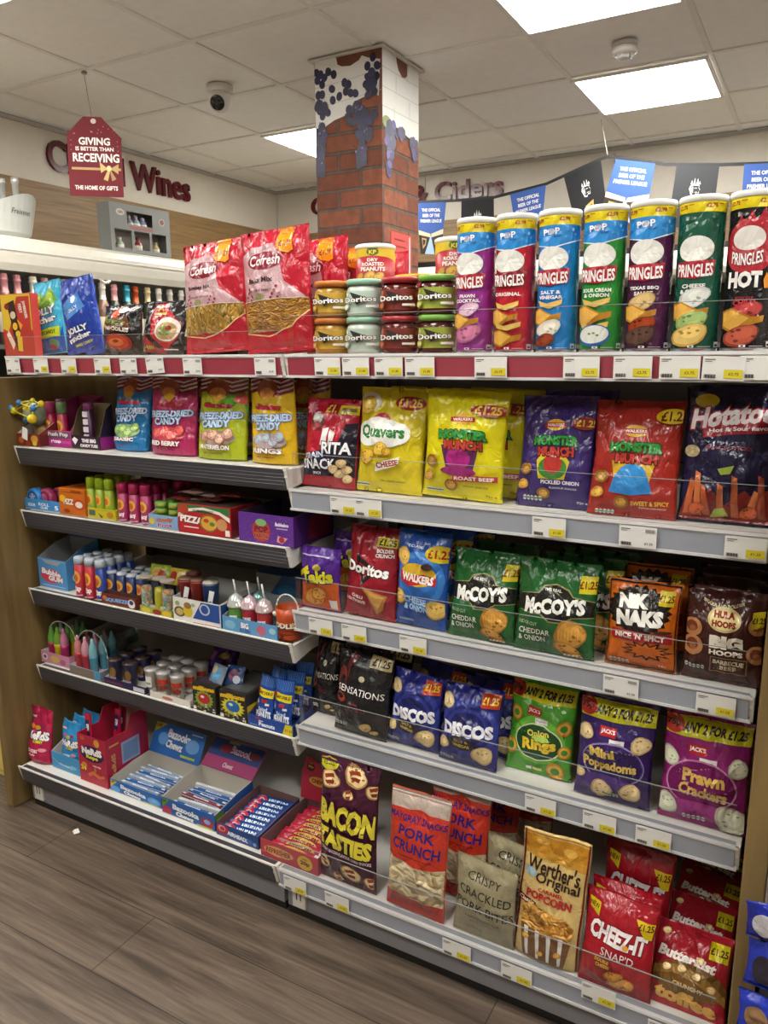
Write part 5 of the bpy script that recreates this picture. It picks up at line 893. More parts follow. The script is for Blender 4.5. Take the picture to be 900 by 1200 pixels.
dup(PK, 'orange-red pork crunch bag behind and right of the front one', dl=(.055, .085, .004)); dup(PK, 'pork crunch bag farther back in the row, seen through the gap', dl=(.075, .22, .0)).scale = (1, 1, .85); dup(PK, 'pork crunch bag at the back under the shelf, right one', dl=(.13, .30, 0)).scale = (1, 1, .85)
CR = bag('snack_bag', 'beige crackled pork bites bag with black lettering', (531, 602, 1103, 1008), 1.256, Z5, '8E866A', [T('CRISPY', .5, .79, .56, .10, '2A2620', None, -3, .0), T('CRACKLED', .52, .60, .86, .11, '2A2620', None, -3, .0), T('PORK BITES', .52, .42, .96, .11, '2A2620', None, -3, .0), T('A delicious crunchy snack', .5, .28, .6, .03, '4A4434'), R(.3, .22, .68, .225, '4A4434'), R(.2, .12, .5, .13, '6A6450')], .018, lean=7, roll=1, wr=1.2, cat='bag of snacks', group='beige pork bites bags')
dup(CR, 'second beige crackled pork bites bag, tilted behind the front one', dl=(.035, .075, .01))
bag('snack_bag', 'gold caramel popcorn pouch with a striped bucket picture', (600, 676, 1138, 983), 1.258, Z5, 'C6AA6C', [R(0, .80, 1, 1, 'B07A20'), Pg([(.0, .8), (1, .76), (1, .83), (0, .83)], 'B8862E'), E(.3, .92, .1, .03, 'C89A44'), E(.7, .88, .1, .03, 'C89A44'), R(0, 0, .045, 1, '5E1A1E'), R(.96, 0, 1, 1, '5E1A1E'), T("Werther's", .5, .725, .80, .12, '2A1A14', None, -4, .02), T('Original', .58, .625, .66, .10, '2A1A14', None, -4, .02), E(.16, .67, .1, .035, '8AA0A8'), T('CARAMEL', .5, .555, .38, .03, 'A02A2A', None, -3), T('POPCORN', .48, .50, .68, .065, 'A82A2A', None, -3, .05), Pg([(0, .49), (.3, .45), (.3, .40), (0, .43)], '5E1E2A'), T('Classic', .15, .445, .24, .035, 'E0C8A8', None, -6), Pg([(.08, .40), (.25, .44), (.5, .41), (.75, .4), (.9, .33), (.86, .2), (.1, .25)], 'popcorn'), Pg([(.1, .26), (.88, .22), (.8, .02), (.18, .02)], '6A4420')] + [Pg([(a, .25), (a + .07, .25), (a + .07 + (.5 - a) * .1, .03), (a + .03 + (.5 - a) * .1, .03)], 'D8D4CC') for a in (.16, .34, .52, .70)] + [C(.2, .18, .06, 'A8782A', 'D8A84C'), C(.7, .12, .06, 'A8782A', 'D8A84C'), C(.45, .09, .05, 'A8782A', 'D8A84C')], .036, 'pouch', lean=4, roll=2, cat='bag of popcorn')
def chz(sn=True): return [T('CHEEZ-IT', .5, .60, .80, .19, 'E4DCDC', '6A1018', -4, .05, .1), Pg([(.72, .84), (.98, .82), (.96, .66), (.86, .66)], 'CDB41E'), T('£1.25', .87, .775, .2, .07, '6A2418'), Pg([(.05, .90), (.22, .88), (.20, .74), (.06, .80)], 'C8B41E'), T('NEW', .13, .835, .14, .05, '5A2414', None, -4), E(.62, .54, .04, .03, 'D89A2A')] + ([T("SNAP'D", .52, .42, .46, .09, 'E0D4D0', None, -4, .0), Pg([(.2, .36), (.42, .38), (.46, .24), (.26, .22)], '7A2A1C'), T('DOUBLE', .32, .33, .2, .035, 'D8A83A', None, -6), T('CHEESE', .34, .28, .2, .035, 'D8A83A', None, -6), C(.6, .12, .2, 'B8702A', 'DCA04C', .5), C(.5, .2, .15, 'A8641E', 'D0923A', .5)] if sn else [])
CZb = bag('snack_bag', 'scarlet cheese cracker pouch at the front of the bottom shelf', (677, 762, 1168, 1055), 1.253, Z5, '9A1624', chz(), .03, lean=9, roll=0, cat='bag of snacks', group='scarlet cheese cracker pouches')
dup(CZb, 'middle scarlet cheese cracker pouch, mostly hidden behind the front one', dl=(-.002, .056, .002)).scale = (1, .8, .92); dup(CZb, 'rear scarlet cheese cracker pouch with its whole name showing', dl=(.006, .122, .002)).scale = (1, .8, 1.15)
def bkt(): return [T('Butterkist', .45, .60, .76, .13, 'ECE4DC', None, -4, .05, .2), E(.5, .35, .5, .2, '6A4A20'), Pg([(.02, .42), (.3, .5), (.7, .46), (.98, .3), (.98, .2), (.6, .36), (.3, .4), (.02, .32)], '8E6A30'), T('CRUNCHY', .5, .28, .4, .05, 'D8B87A', None, -3), T('toffee', .48, .13, .8, .16, 'C89A4A', None, -4, .06), R(.72, .68, .96, .9, 'CDBE1E'), T('£1.25', .84, .79, .22, .09, '4A2A14')] + [C(a, b, .06, 'B8925A', 'E0C48E') for a, b in ((.14, .86), (.62, .62), (.2, .44), (.4, .47), (.6, .43), (.8, .34))]
BK = bag('snack_bag', 'red toffee popcorn bag with a yellow price flash, frontmost at the bottom right corner', (757, 850, 1203, 1110), 1.266, Z5, '9A1E2A', bkt(), .034, lean=40, roll=0, Hm=.140, cat='bag of popcorn', group='red toffee popcorn bags')
for i, (dl, rx, lb) in enumerate((((.002, .09, .012), -50, 'red toffee popcorn bag slumped just behind the frontmost one'), ((.002, .165, .032), -55, 'second slumped red toffee popcorn bag, crossed by a silver seal'), ((.0, .24, .052), -58, 'third slumped red toffee popcorn bag in the heap'), ((-.012, .355, .10), -48, 'topmost red toffee popcorn bag at the back of the heap by the oak post'))):
    o = dup(BK, lb, dl=dl, rot=(math.radians(rx), math.radians(5 + i), math.radians(4 - 3 * i))); o.scale = (.92, .6, .95)

# ------------------------------------------------------------------ left bay: sweets
def tray(name, label, x0, x1, y0, y1, z, hf, hb, col, front=(), side=(), inner='BDB8AE', cat='display box', group=None, back=(), flap=None):
    """open-topped display carton: low front, sides rising to the back; optional header flap (height, colour, art)"""
    if z > .3: dy = max(0, 1.338 - y0); y0 += dy; y1 += dy
    W, D = x1 - x0, y1 - y0; bm = bmesh.new(); mats = [paint(col, .4), paint(inner, .6)]; t = .0016
    def wall(poly_yz, xa, xb, mi):
        a = [bm.verts.new((xa, y, zz)) for y, zz in poly_yz]; b = [bm.verts.new((xb, y, zz)) for y, zz in poly_yz]
        f = bm.faces.new(a); f.material_index = mi[0]; f = bm.faces.new(b[::-1]); f.material_index = mi[1]
        for i in range(len(a)): j = (i + 1) % len(a); f = bm.faces.new((a[i], b[i], b[j], a[j])); f.material_index = 1
    box(bm, 0, W, 0, D, 0, t, 1); box(bm, 0, W, 0, t, t, hf, 0); box(bm, t, W - t, D - t, D, t, hb, 1)
    sp = [(t, t), (D - t, t), (D - t, hb), (D * .55, hb * .8 + hf * .2), (t, hf)]
    wall(sp, 0, t, (0, 1)); wall(sp, W - t, W, (1, 0))
    plane_art(bm, (0, 0, 0), (1, 0, 0), (0, 0, 1), W, hf, list(front), mats); plane_art(bm, (W, 0, 0), (0, 1, 0), (0, 0, 1), D, hf, list(side), mats)
    o = link_mesh(name, bm, mats); o.location = (x0, y0, z + .0006); tag(o, label, cat, group)
    if flap:
        fh, fc, fa, ang, fd = flap; bm = bmesh.new(); mats = [paint(fc, .4), paint(inner, .6)]; box(bm, 0, W, 0, .002, 0, fh, 0)
        if fd: box(bm, 0, W, -.002, 0, fh - fd, fh, 0) ; box(bm, 0, .002, -.03, 0, 0, fh, 0); box(bm, W - .002, W, -.03, 0, 0, fh, 0)
        plane_art(bm, (0, -.002 if fd else 0, 0), (1, 0, 0), (0, 0, 1), W, fh, fa, mats); q = link_mesh('header_flap', bm, mats, o); q.location = (0, D - .004, hb); q.rotation_euler = (math.radians(-ang), 0, 0)
    return o
def tubeo(name, label, x, y, z, r, h, cols, cat, group, cap=.22, text=None, seg=20, tcol='F0E8E8'):
    """round tube: body and a separate cap of the second colour"""
    t = thing(name, label, cat, (x, y, z + .0008), group=group); bm = bmesh.new(); mats = [paint(cols[0], .3)]
    rod(bm, [(0, 0), (r * .97, 0), (r, h * .02), (r, h * (1 - cap)), (r * .9, h * (1 - cap) + .001), (0, h * (1 - cap) + .001)], 0, seg=seg)
    if text:
        S = cyl_surf(r, h * (1 - cap), 0, .006); art(bm, S, [E(.48, .62, .28, .2, 'E0A838'), E(.48, .6, .16, .12, 'B85A2A'), T(text, .48, .24, .6, .2, tcol, None, 12, .05), R(.15, .04, .85, .08, 'C8A0B0')], mats, 'card')
    link_mesh('tube_body', bm, mats, t); bm = bmesh.new(); h0 = h * (1 - cap) + .001
    rod(bm, [(0, h0), (r * 1.02, h0), (r * 1.02, h - .004), (r * .85, h), (0, h)], 0, seg=seg); link_mesh('cap', bm, paint(cols[1], .3), t)
    return t
def wx(px, Y, z): return xat(px, Y, z)
# --- upper sweet shelf
Y1, ZA = 1.405, 1.0475
def fd(flav, c1, c2, fruit, dk='6A1A2A'):
    L = [Pg([(0, .80), (.3, .84), (.7, .78), (1, .84), (1, 1), (0, 1)], '7A2030')] + [Pg([(0, .84 + .05 * k), (.3, .875 + .05 * k), (.7, .815 + .05 * k), (1, .875 + .05 * k), (1, .895 + .05 * k), (.7, .835 + .05 * k), (.3, .895 + .05 * k), (0, .86 + .05 * k)], 'C8B8B4') for k in range(3)]
    L += [E(.42, .85, .22, .12, '8E4428'), E(.42, .80, .16, .07, 'C87A3A'), Pg([(.28, .74), (.45, .68), (.6, .76), (.45, .80)], 'D0A02A'), T('Gaming', .46, .645, .6, .075, 'B02030', '5A0E18', 0, .06), T('FREEZE-DRIED', .5, .53, .9, .085, 'B4CCE4', '2A4A8A', 3, .05), T('CANDY', .46, .435, .6, .095, 'B4CCE4', '2A4A8A', 3, .05)]
    L += [E(.48, .27, .38, .09, c2)] + [C(a, .27 + dz, .11, *fruit) for a, dz in ((.26, 0), (.44, .03), (.6, -.01), (.74, .05))] + [T(flav, .48, .155, .62, .06, 'E8E0DC', dk, 0, .05), T('NET WEIGHT', .48, .08, .4, .02, dk)]
    return L
g_ = 'freeze-dried sweet pouches'
F1 = bag('sweet_pouch', 'bright blue freeze-dried sweet pouch with a striped top, leftmost of four', (136, 175, 528, 441), Y1 + .02, ZA, '1E72AC', [R(0, .8, .55, 1, '1E2038')][:0] + fd('JURASSIC', 0, '9AB87A', ('6A9A4A', 'A8C87A')), .024, 'pouch', lean=2, cat='pouch of sweets', group=g_)
F2 = bag('sweet_pouch', 'raspberry pink freeze-dried sweet pouch, second of four', (179, 232, 533, 442), Y1 + .005, ZA, 'A8285A', fd('RED BERRY', 0, 'C84A5A', ('B83A3A', 'D8605A')), .024, 'pouch', lean=2, cat='pouch of sweets', group=g_)
F3 = bag('sweet_pouch', 'lime green watermelon freeze-dried sweet pouch, third of four', (233, 290, 538, 442), Y1 - .005, ZA, 'A2AE1E', [Pg([(.2, .8), (.7, .6), (1, .8), (1, .5), (.9, .82)], '5A9A2E'), E(.95, .74, .2, .06, 'C8504A')] + fd('WATERMELON', 0, '9A8A7A', ('A86A5A', 'C8A08A')), .024, 'pouch', lean=2, cat='pouch of sweets', group=g_)
F4 = bag('sweet_pouch', 'golden yellow freeze-dried sweet pouch at the right end of the upper sweet shelf', (296, 350, 542, 442), Y1 - .01, ZA, 'CDA81A', fd('RINGS', 0, 'A8A0A0', ('B87A8A', '9AB0B8')), .024, 'pouch', lean=2, cat='pouch of sweets', group=g_)
for f, n in ((F1, 'blue'), (F2, 'raspberry pink'), (F3, 'lime green'), (F4, 'golden yellow')): dup(f, f'freeze-dried sweet pouch in the shade behind the {n} one', dl=(.035, .09, 0))
x0, x1 = wx(84.8, Y1 - .02, ZA), wx(117.5, Y1 - .02, ZA)
tray('display_tray', 'black and magenta display tray holding one dark tube', x0, x1, Y1 - .02, Y1 + .03, ZA, .035, .12, '241626', [T('THE BIG', .62, .66, .5, .28, 'E4DCE4', None, 0, .06), T('CANDY TUBE', .62, .28, .62, .24, 'E4DCE4', None, 0, .05), Pg([(.02, .7), (.12, .9), (.24, .7), (.13, .3)], 'E4DCE4')], [R(0, 0, 1, 1, '8A1E6E')], inner='5A4A32')
t_ = tubeo('sweet_tube', 'tall dark purple tube with white lettering standing alone in the black tray', wx(107.5, Y1 + .005, ZA), Y1 + .005, ZA + .002, .0135, .118, ('3A1436', '7A2A64'), 'sweet tube', None, .16)
for i in range(4): boxo('letter_band', -.0095, .0095, -.0142, -.0128, .022 + i * .02, .036 + i * .02, paint('CFC4D0', .4), t_)
x0, x1 = wx(55, Y1 - .02, ZA), wx(84, Y1 - .02, ZA)
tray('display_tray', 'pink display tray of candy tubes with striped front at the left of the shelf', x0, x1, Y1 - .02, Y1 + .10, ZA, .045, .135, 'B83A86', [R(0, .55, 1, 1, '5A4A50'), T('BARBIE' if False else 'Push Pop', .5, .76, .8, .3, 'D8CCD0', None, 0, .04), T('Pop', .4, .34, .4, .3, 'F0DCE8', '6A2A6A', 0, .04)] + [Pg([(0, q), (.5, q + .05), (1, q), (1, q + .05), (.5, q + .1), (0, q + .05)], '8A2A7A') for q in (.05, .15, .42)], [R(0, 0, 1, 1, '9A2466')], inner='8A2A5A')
for i, (px, c) in enumerate(((62.5, 'B03A6A'), (76, '6A8A5A'))):
    tubeo('candy_tube', ['red-pink candy tube with a pink cap, left one in the striped pink tray', 'red-pink candy tube with a green-pink cap, right one in the striped pink tray'][i], wx(px, Y1 + .008, ZA), Y1 + .008, ZA + .002, .0135, .118, ('A81E44', c), 'sweet tube', 'tubes in the pink tray', .28, 'BIG')
tubeo('candy_tube', 'red-pink candy tube at the back of the striped pink tray', wx(75, Y1 + .05, ZA), Y1 + .05, ZA + .002, .0135, .122, ('A81E44', '7A3A56'), 'sweet tube', 'tubes in the pink tray', .28)
x0, x1 = wx(21, 1.355, ZA), wx(46.5, 1.355, ZA)
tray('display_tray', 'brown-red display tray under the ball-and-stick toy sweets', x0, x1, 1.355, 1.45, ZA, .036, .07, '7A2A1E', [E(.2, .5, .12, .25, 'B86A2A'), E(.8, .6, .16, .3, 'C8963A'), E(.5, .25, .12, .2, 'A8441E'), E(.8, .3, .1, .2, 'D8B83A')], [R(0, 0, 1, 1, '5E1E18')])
def molecule():
    c = Vector((wx(42, 1.375, ZA) + .007, 1.385, ZA + .092))
    t = thing('molecule_candy_toy', 'ball-and-stick candy toy with yellow and blue balls at the far left of the shelf', 'toy sweet', c)
    balls = [(-.057, -.03, .005, .0105, 'C8B41E'), (-.032, -.03, .028, .008, '2E6AA8'), (-.018, -.02, .012, .010, 'C8A81E'), (.004, -.02, .012, .010, 'C8A81E'), (.024, -.03, .014, .009, '2E6AA8'), (.022, -.035, -.014, .013, 'D0B41E'), (-.020, -.02, -.020, .011, '2A5A7A'), (.012, -.02, .034, .007, 'B8B02E'), (-.070, -.03, .012, .008, '3A7AB0'), (.046, -.02, .026, .009, 'C8B41E')]
    bm = bmesh.new()
    for i, j in ((0, 1), (1, 7), (0, 7), (0, 5), (1, 4), (2, 6), (3, 4), (4, 7), (4, 5), (5, 6), (8, 0), (7, 9), (4, 9)): tube(bm, balls[i][:3], balls[j][:3], .0018)
    link_mesh('sticks', bm, paint('C8C03A', .3), t)
    for b in balls:
        bm = bmesh.new(); T_ = bmesh.new(); bmesh.ops.create_uvsphere(T_, u_segments=16, v_segments=12, radius=b[3]); merge(bm, T_, 0, Matrix.Translation(b[:3]), True); link_mesh('ball', bm, paint(b[4], .25), t)
    bm = bmesh.new(); T_ = bmesh.new(); bmesh.ops.create_uvsphere(T_, u_segments=20, v_segments=14, radius=.033); merge(bm, T_, 0, Matrix.Translation((-.014, .004, -.004)), True); link_mesh('candy_globe', bm, paint('7E8A72', .25), t)
    bm = bmesh.new(); lathe(bm, [(0, -.087), (.022, -.087), (.022, -.045), (.012, -.032), (0, -.03)], 20, 0, (-.012, .022, 0)); link_mesh('candy_pot', bm, paint('8A6A3A', .4), t)
    bm = bmesh.new(); prism(bm, [(-.013, -.065), (.008, -.072), (.013, -.042), (-.006, -.035)], -.046, -.0445); link_mesh('paper_label', bm, paint('D8D6D0', .5), t)
molecule()
# --- second sweet shelf
Y2, ZB = 1.360, .8705
X = lambda px, Y=Y2, z=ZB: xat(px, Y, z)
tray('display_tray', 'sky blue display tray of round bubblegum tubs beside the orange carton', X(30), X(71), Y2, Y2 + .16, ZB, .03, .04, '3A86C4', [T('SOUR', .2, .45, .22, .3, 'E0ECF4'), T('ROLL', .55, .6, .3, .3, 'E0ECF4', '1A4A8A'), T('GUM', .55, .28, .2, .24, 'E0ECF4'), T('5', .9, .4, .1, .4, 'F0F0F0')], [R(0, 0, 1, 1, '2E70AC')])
def roll_tub(label, x, y, col, dark, face):
    t = thing('gum_roll_tub', label, 'bubblegum tub', (x, y, ZB + .0285 + .0035), (PI / 2, 0, 0), group='round bubblegum roll tubs'); r = .027
    bm = bmesh.new(); lathe(bm, [(0, -.011), (r * .9, -.011), (r, -.008), (r, .008), (r * .92, .012), (r * .8, .0125), (0, .0125)], 32); link_mesh('tub', bm, paint(col, .3), t)
    bm = bmesh.new(); lathe(bm, [(0, .0128), (r * .72, .0128), (r * .70, .0138), (0, .0138)], 28, 0); lathe(bm, [(r * .5, .0139), (r * .72, .0139)], 28, 1)
    if face:
        for k_ in range(6): lathe(bm, [(0, .0142), (.003, .0142)], 10, 1 + k_ % 2, (.010 * math.cos(k_ * PI / 3), .010 * math.sin(k_ * PI / 3), 0))
    link_mesh('lid_sticker', bm, [paint('7AA8D0' if face else 'B0506E', .35), paint(dark, .4), paint('B83A4A', .4)], t)
roll_tub('blue round bubblegum tub standing at the front of the sky blue tray', X(45, Y2 + .02), Y2 + .018, '2E7EC4', '1A4A86', True)
for i in range(4): roll_tub(f'pink round bubblegum tub, {["first", "second", "third", "fourth"][i]} behind the blue one in the sky blue tray', X(58, Y2 + .03) + .022 * i * .6, Y2 + .03 + .031 * i + .0, 'B0406A', '7A2448', False)
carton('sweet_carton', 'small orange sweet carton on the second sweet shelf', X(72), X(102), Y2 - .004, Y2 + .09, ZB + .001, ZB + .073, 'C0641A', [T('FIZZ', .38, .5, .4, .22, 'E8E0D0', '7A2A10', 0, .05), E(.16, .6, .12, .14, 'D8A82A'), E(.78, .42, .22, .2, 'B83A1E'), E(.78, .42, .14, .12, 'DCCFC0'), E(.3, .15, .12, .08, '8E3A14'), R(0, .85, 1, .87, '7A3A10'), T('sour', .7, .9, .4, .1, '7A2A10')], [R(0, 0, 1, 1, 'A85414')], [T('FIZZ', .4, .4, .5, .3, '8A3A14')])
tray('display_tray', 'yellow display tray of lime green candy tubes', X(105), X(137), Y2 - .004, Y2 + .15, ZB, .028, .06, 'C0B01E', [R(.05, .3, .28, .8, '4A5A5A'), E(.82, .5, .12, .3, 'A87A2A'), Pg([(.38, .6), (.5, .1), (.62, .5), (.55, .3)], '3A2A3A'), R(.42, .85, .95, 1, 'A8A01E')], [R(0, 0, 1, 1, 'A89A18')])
k = 0
for r_ in range(3):
    for c_ in range(3):
        k += 1; x = X(112 + 11.5 * c_, Y2 + .02) + .0 * r_
        tubeo('candy_tube', f'lime green candy tube, {["front", "middle", "back"][r_]} row {["left", "centre", "right"][c_]} of the yellow tray', X(110.5 + 10.5 * c_, Y2 + .02), Y2 + .018 + .029 * r_, ZB + .002, .0128, .104, ('8AA028', '9CBA1E'), 'sweet tube', 'lime green tubes', .3, 'Sour' if r_ == 0 else None)
for r_ in range(3):
    for c_ in range(4):
        tubeo('candy_tube', f'magenta candy tube with an orange character patch, {["front", "middle", "back"][r_]} row, {["first", "second", "third", "fourth"][c_]} from the lime tubes', X(146 + 13.2 * c_ if c_ < 3 else 184, Y2 + .01) , Y2 + .012 + .031 * r_ + (.082 if c_ == 3 else 0), ZB + .0008, .0142, .100, ('9A2A5A', '9A1648'), 'sweet tube', 'magenta candy tubes', .28, 'Juicy' if r_ == 0 else None)
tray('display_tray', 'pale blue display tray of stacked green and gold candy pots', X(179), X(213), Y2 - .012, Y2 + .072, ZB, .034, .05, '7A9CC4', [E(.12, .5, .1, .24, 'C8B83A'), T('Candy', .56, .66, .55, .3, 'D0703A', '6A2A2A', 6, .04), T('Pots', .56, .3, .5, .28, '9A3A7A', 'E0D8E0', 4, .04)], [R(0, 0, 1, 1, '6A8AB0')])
for i in range(4):
    x, y = X(188.5 + 15.5 * (i % 2), Y2), Y2 + .007 + .036 * (i // 2)
    t = thing('candy_pot_stack', f'green and gold stack of candy pots, {["front left", "front right", "back left", "back right"][i]} of the pale blue tray', 'candy pots', (x, y, ZB + .003), group='green and gold candy pot stacks')
    for j in range(4):
        bm = bmesh.new(); z = .016 * j; rod(bm, [(0, z), (.0148, z), (.0158, z + .004), (.0158, z + .011), (.0138, z + .0145), (0, z + .0145)], 0, seg=20); rod(bm, [(.0159, z + .005), (.0162, z + .0055), (.0162, z + .009), (.0159, z + .0095)], 1, seg=20)
        link_mesh('pot', bm, [paint('4E8A34', .3), paint('B89A3A', .25, .4)], t)
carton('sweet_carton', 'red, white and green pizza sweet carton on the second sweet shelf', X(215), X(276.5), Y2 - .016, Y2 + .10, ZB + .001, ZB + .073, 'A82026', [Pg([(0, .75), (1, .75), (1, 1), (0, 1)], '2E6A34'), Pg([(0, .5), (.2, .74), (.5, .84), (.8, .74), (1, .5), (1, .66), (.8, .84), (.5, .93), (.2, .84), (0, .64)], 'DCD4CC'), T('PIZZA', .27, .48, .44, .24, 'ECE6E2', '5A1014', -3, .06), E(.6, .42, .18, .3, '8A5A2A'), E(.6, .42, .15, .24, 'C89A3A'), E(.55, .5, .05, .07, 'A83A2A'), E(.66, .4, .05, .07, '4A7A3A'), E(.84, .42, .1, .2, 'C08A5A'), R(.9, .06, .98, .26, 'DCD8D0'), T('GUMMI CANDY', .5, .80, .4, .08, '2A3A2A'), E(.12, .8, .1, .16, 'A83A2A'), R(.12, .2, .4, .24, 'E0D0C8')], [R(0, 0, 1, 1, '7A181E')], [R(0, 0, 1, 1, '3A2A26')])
tray('sweet_carton', 'open purple sparkly candy box at the right end of the second sweet shelf', X(278, Y2 - .03), X(342, Y2 - .03), Y2 - .032, Y2 + .13, ZB, .070, .075, '5A2E86', [E(.42, .45, .17, .36, 'A83A3A'), E(.42, .72, .1, .12, '7AA86A'), T('POP', .42, .5, .24, .2, '5A1A2A'), T('KABOOM', .42, .28, .26, .16, '7A1E2A', 'D89A5A', 0, .05), T('Bubbaloo', .80, .72, .24, .12, 'E4DCEC', None, 0, .05), R(.7, .57, .9, .6, 'C0B0D0'), Pg([(.72, .35), (.9, .3), (.8, .1), (.7, .15)], 'C89A9A'), E(.79, .23, .05, .1, '9A2A3A')] + [E(random.Random(i).random() * .95 + .02, random.Random(i + 50).random() * .9 + .05, .006, .012, '9A7AC0') for i in range(40)], [R(0, 0, 1, 1, '4A2470'), Pg([(.3, .1), (.9, .1), (.9, .9), (.4, .9)], '7A2440')], inner='3A2A44')
def flatpack(name, label, x, y, z, w_, d_, h_, col, marks, rot, group, cat='sweet packet', tilt=(0, 0)):
    bm = bmesh.new(); n, m = 10, 8; G = {}; rd = random.Random(int(abs(x) * 1e4 + y * 1e3 + z * 1e5)); s0 = rd.random() * 9; mats = [M(col)]
    def top(a, b): return h_ * (max(0, 1 - abs(2 * a - 1) ** 3) * max(0, 1 - abs(2 * b - 1) ** 4)) * (.85 + .3 * noise.noise((a * 3 + s0, b * 3, s0)))
    for i in range(n + 1):
        for j in range(m + 1):
            a, b = i / n, j / m; G[i, j] = bm.verts.new(((a - .5) * w_, (b - .5) * d_, .001 + top(a, b)))
    for i in range(n):
        for j in range(m): f = bm.faces.new((G[i, j], G[i + 1, j], G[i + 1, j + 1], G[i, j + 1])); f.smooth = True
    lo = [bm.verts.new((sx * w_ / 2, sy * d_ / 2, 0)) for sx, sy in ((-1, -1), (1, -1), (1, 1), (-1, 1))]; bm.faces.new(lo[::-1])
    S = Surf(w_, d_, lambda q, r, o: Vector((q - w_ / 2, r - d_ / 2, .001 + top(q / w_, r / d_) + o)), max(.006, w_ / 10), True, .0003, .0006); art(bm, S, marks, mats)
    o = link_mesh(name, bm, mats); o.location = (x, y, z); o.rotation_euler = (math.radians(tilt[0]), math.radians(tilt[1]), math.radians(rot)); return tag(o, label, cat, group)
for i in range(8):
    c = ('6A2A24', 'A8968A', '7A3430', '5A2A2A', '9A8A80', '6A2E2A', 'A08478', '74302C')[i]; px = (228, 246, 236, 262, 252, 268, 240, 282)[i]
    flatpack('gummy_packet', ['dark red gummy packet lying on the pizza sweet carton', 'pale gummy packet lying on the pizza sweet carton', 'red-brown gummy packet on top of the pizza carton pile', 'dark gummy packet at the right of the pizza carton pile', 'beige gummy packet in the middle of the pile over the pizza carton', 'maroon gummy packet by the purple candy box', 'pale pink-brown gummy packet at the back of the pile', 'topmost red-brown gummy packet at the right of the pile'][i], X(px, Y2 + .06), Y2 + .03 + .012 * (i % 3), ZB + .0745 + .006 * (i // 2), .07, .05, .005, c, [T('gummi', .5, .5, .6, .3, 'C8B8AC')], 8 * (i % 3) - 8, 'gummy packets on the pizza carton')
# --- third sweet shelf
Y3, ZC = 1.352, .6445
X3 = lambda px, Y=Y3: xat(px, Y, ZC)
tray('display_box', 'pale blue bubblegum display box with a red and white logo', X3(47, Y3 + .015), X3(80, Y3 + .015), Y3 + .015, Y3 + .13, ZC, .085, .125, '4A8CC4', [E(.45, .42, .36, .24, 'C83A4A'), T('Bubble', .46, .54, .66, .2, 'ECE6E8', '8A1A3A', -5, .05), T('GUM', .6, .34, .5, .18, 'ECE6E8', '8A1A3A', -3, .06), R(.1, .08, .9, .1, 'B0C8E0'), Pg([(.1, 1), (.9, 1), (.7, .8), (.3, .85)], '9A9C9C'), R(.0, .95, 1, 1, '6AA8D8')], [E(.4, .4, .25, .2, 'D0D8DC'), T('GUM', .4, .4, .4, .2, 'A82A4A'), R(.2, .1, .8, .2, 'C0506A')], inner='8E9094', flap=(.06, '2A5C9E', [E(.5, .55, .36, .34, '8A9A4A'), E(.5, .55, .32, .28, '24402A'), T('Juicy', .5, .6, .5, .25, 'D8C87A', None, 5), R(0, .08, 1, .14, '7AA0C8')], 4, 0))
for r_ in range(4):
    for c_ in range(3):
        col = (('B02A3A', '24408A'), ('B82E3A', 'C04A3A'), ('24408E', '2E4E9A'))[c_]
        t = tubeo('candy_tube', f'{["red and blue", "bright red", "royal blue"][c_]} spray candy tube, {["front", "second", "third", "back"][r_]} row of the clear-capped tubes', X3(95.5 + 12.2 * c_ + 11 * r_, Y3 + .004 + .03 * r_), Y3 + .006 + .03 * r_, ZC + .0008, .0138, .112, (col[0], 'AAB4C0'), 'sweet tube', 'clear-capped candy tubes', .2, 'Zip' if r_ < 2 else None)
tray('display_tray', 'brown-red display tray with blue squeeze lettering on the third sweet shelf', X3(121, Y3 - .008), X3(161, Y3 - .008), Y3 - .012, Y3 + .012, ZC, .030, .032, '6A2A20', [T('SQUEEZE', .45, .5, .66, .4, '7AA8D8', '1A1A3A', 2, .05), E(.88, .5, .1, .4, 'D8D4D0'), E(.88, .6, .06, .2, '2A3A6A'), E(.1, .6, .06, .2, 'B8703A'), R(0, .02, 1, .1, 'A8A03A')], [], inner='4A2A20')
for r_ in range(3):
    for c_ in range(4):
        tubeo('candy_can', f'small navy and white candy can, {["front", "middle", "back"][r_]} row, {["first", "second", "third", "fourth"][c_]} from the red tubes', X3(134 + 11.5 * c_ + 6 * r_, Y3 + .03), Y3 + .029 + .032 * r_, ZC + .0008, .0142, .080, ('1E2E5E', 'A8AEB8'), 'candy can', 'navy candy cans', .10, 'Ice' if r_ == 0 else None)
for i in range(3):
    t = thing('candy_beaker', ['clear beaker of red sweets, left of three on the third sweet shelf', 'clear beaker of lime and yellow sweets between two red ones', 'clear beaker of red and yellow sweets beside the white and blue carton'][i], 'candy beaker', (X3((170, 183.5, 195.5)[i], Y3 - .005), Y3 + (.006, .012, .004)[i], ZC + .0008), group='clear sweet beakers')
    bm = bmesh.new(); rod(bm, [(0, 0), (.0125, 0), (.0145, .012), (.0150, .055), (.0130, .065), (0, .067)], 0, seg=18); link_mesh('sweets', bm, M('candy_mix') if i != 1 else paint('A8A02A', .4), t)
    bm = bmesh.new(); rod(bm, [(.0132, 0), (.0165, .085), (.0172, .087), (.0172, .090), (0, .090)], 0, seg=24); link_mesh('clear_cup', bm, clear(), t)
    bm = bmesh.new(); rod(bm, [(.0170, .0875), (.0178, .0878), (.0178, .0915), (.0165, .092), (.0, .092)], 0, seg=24); link_mesh('lid', bm, paint('9A8F84', .3), t)
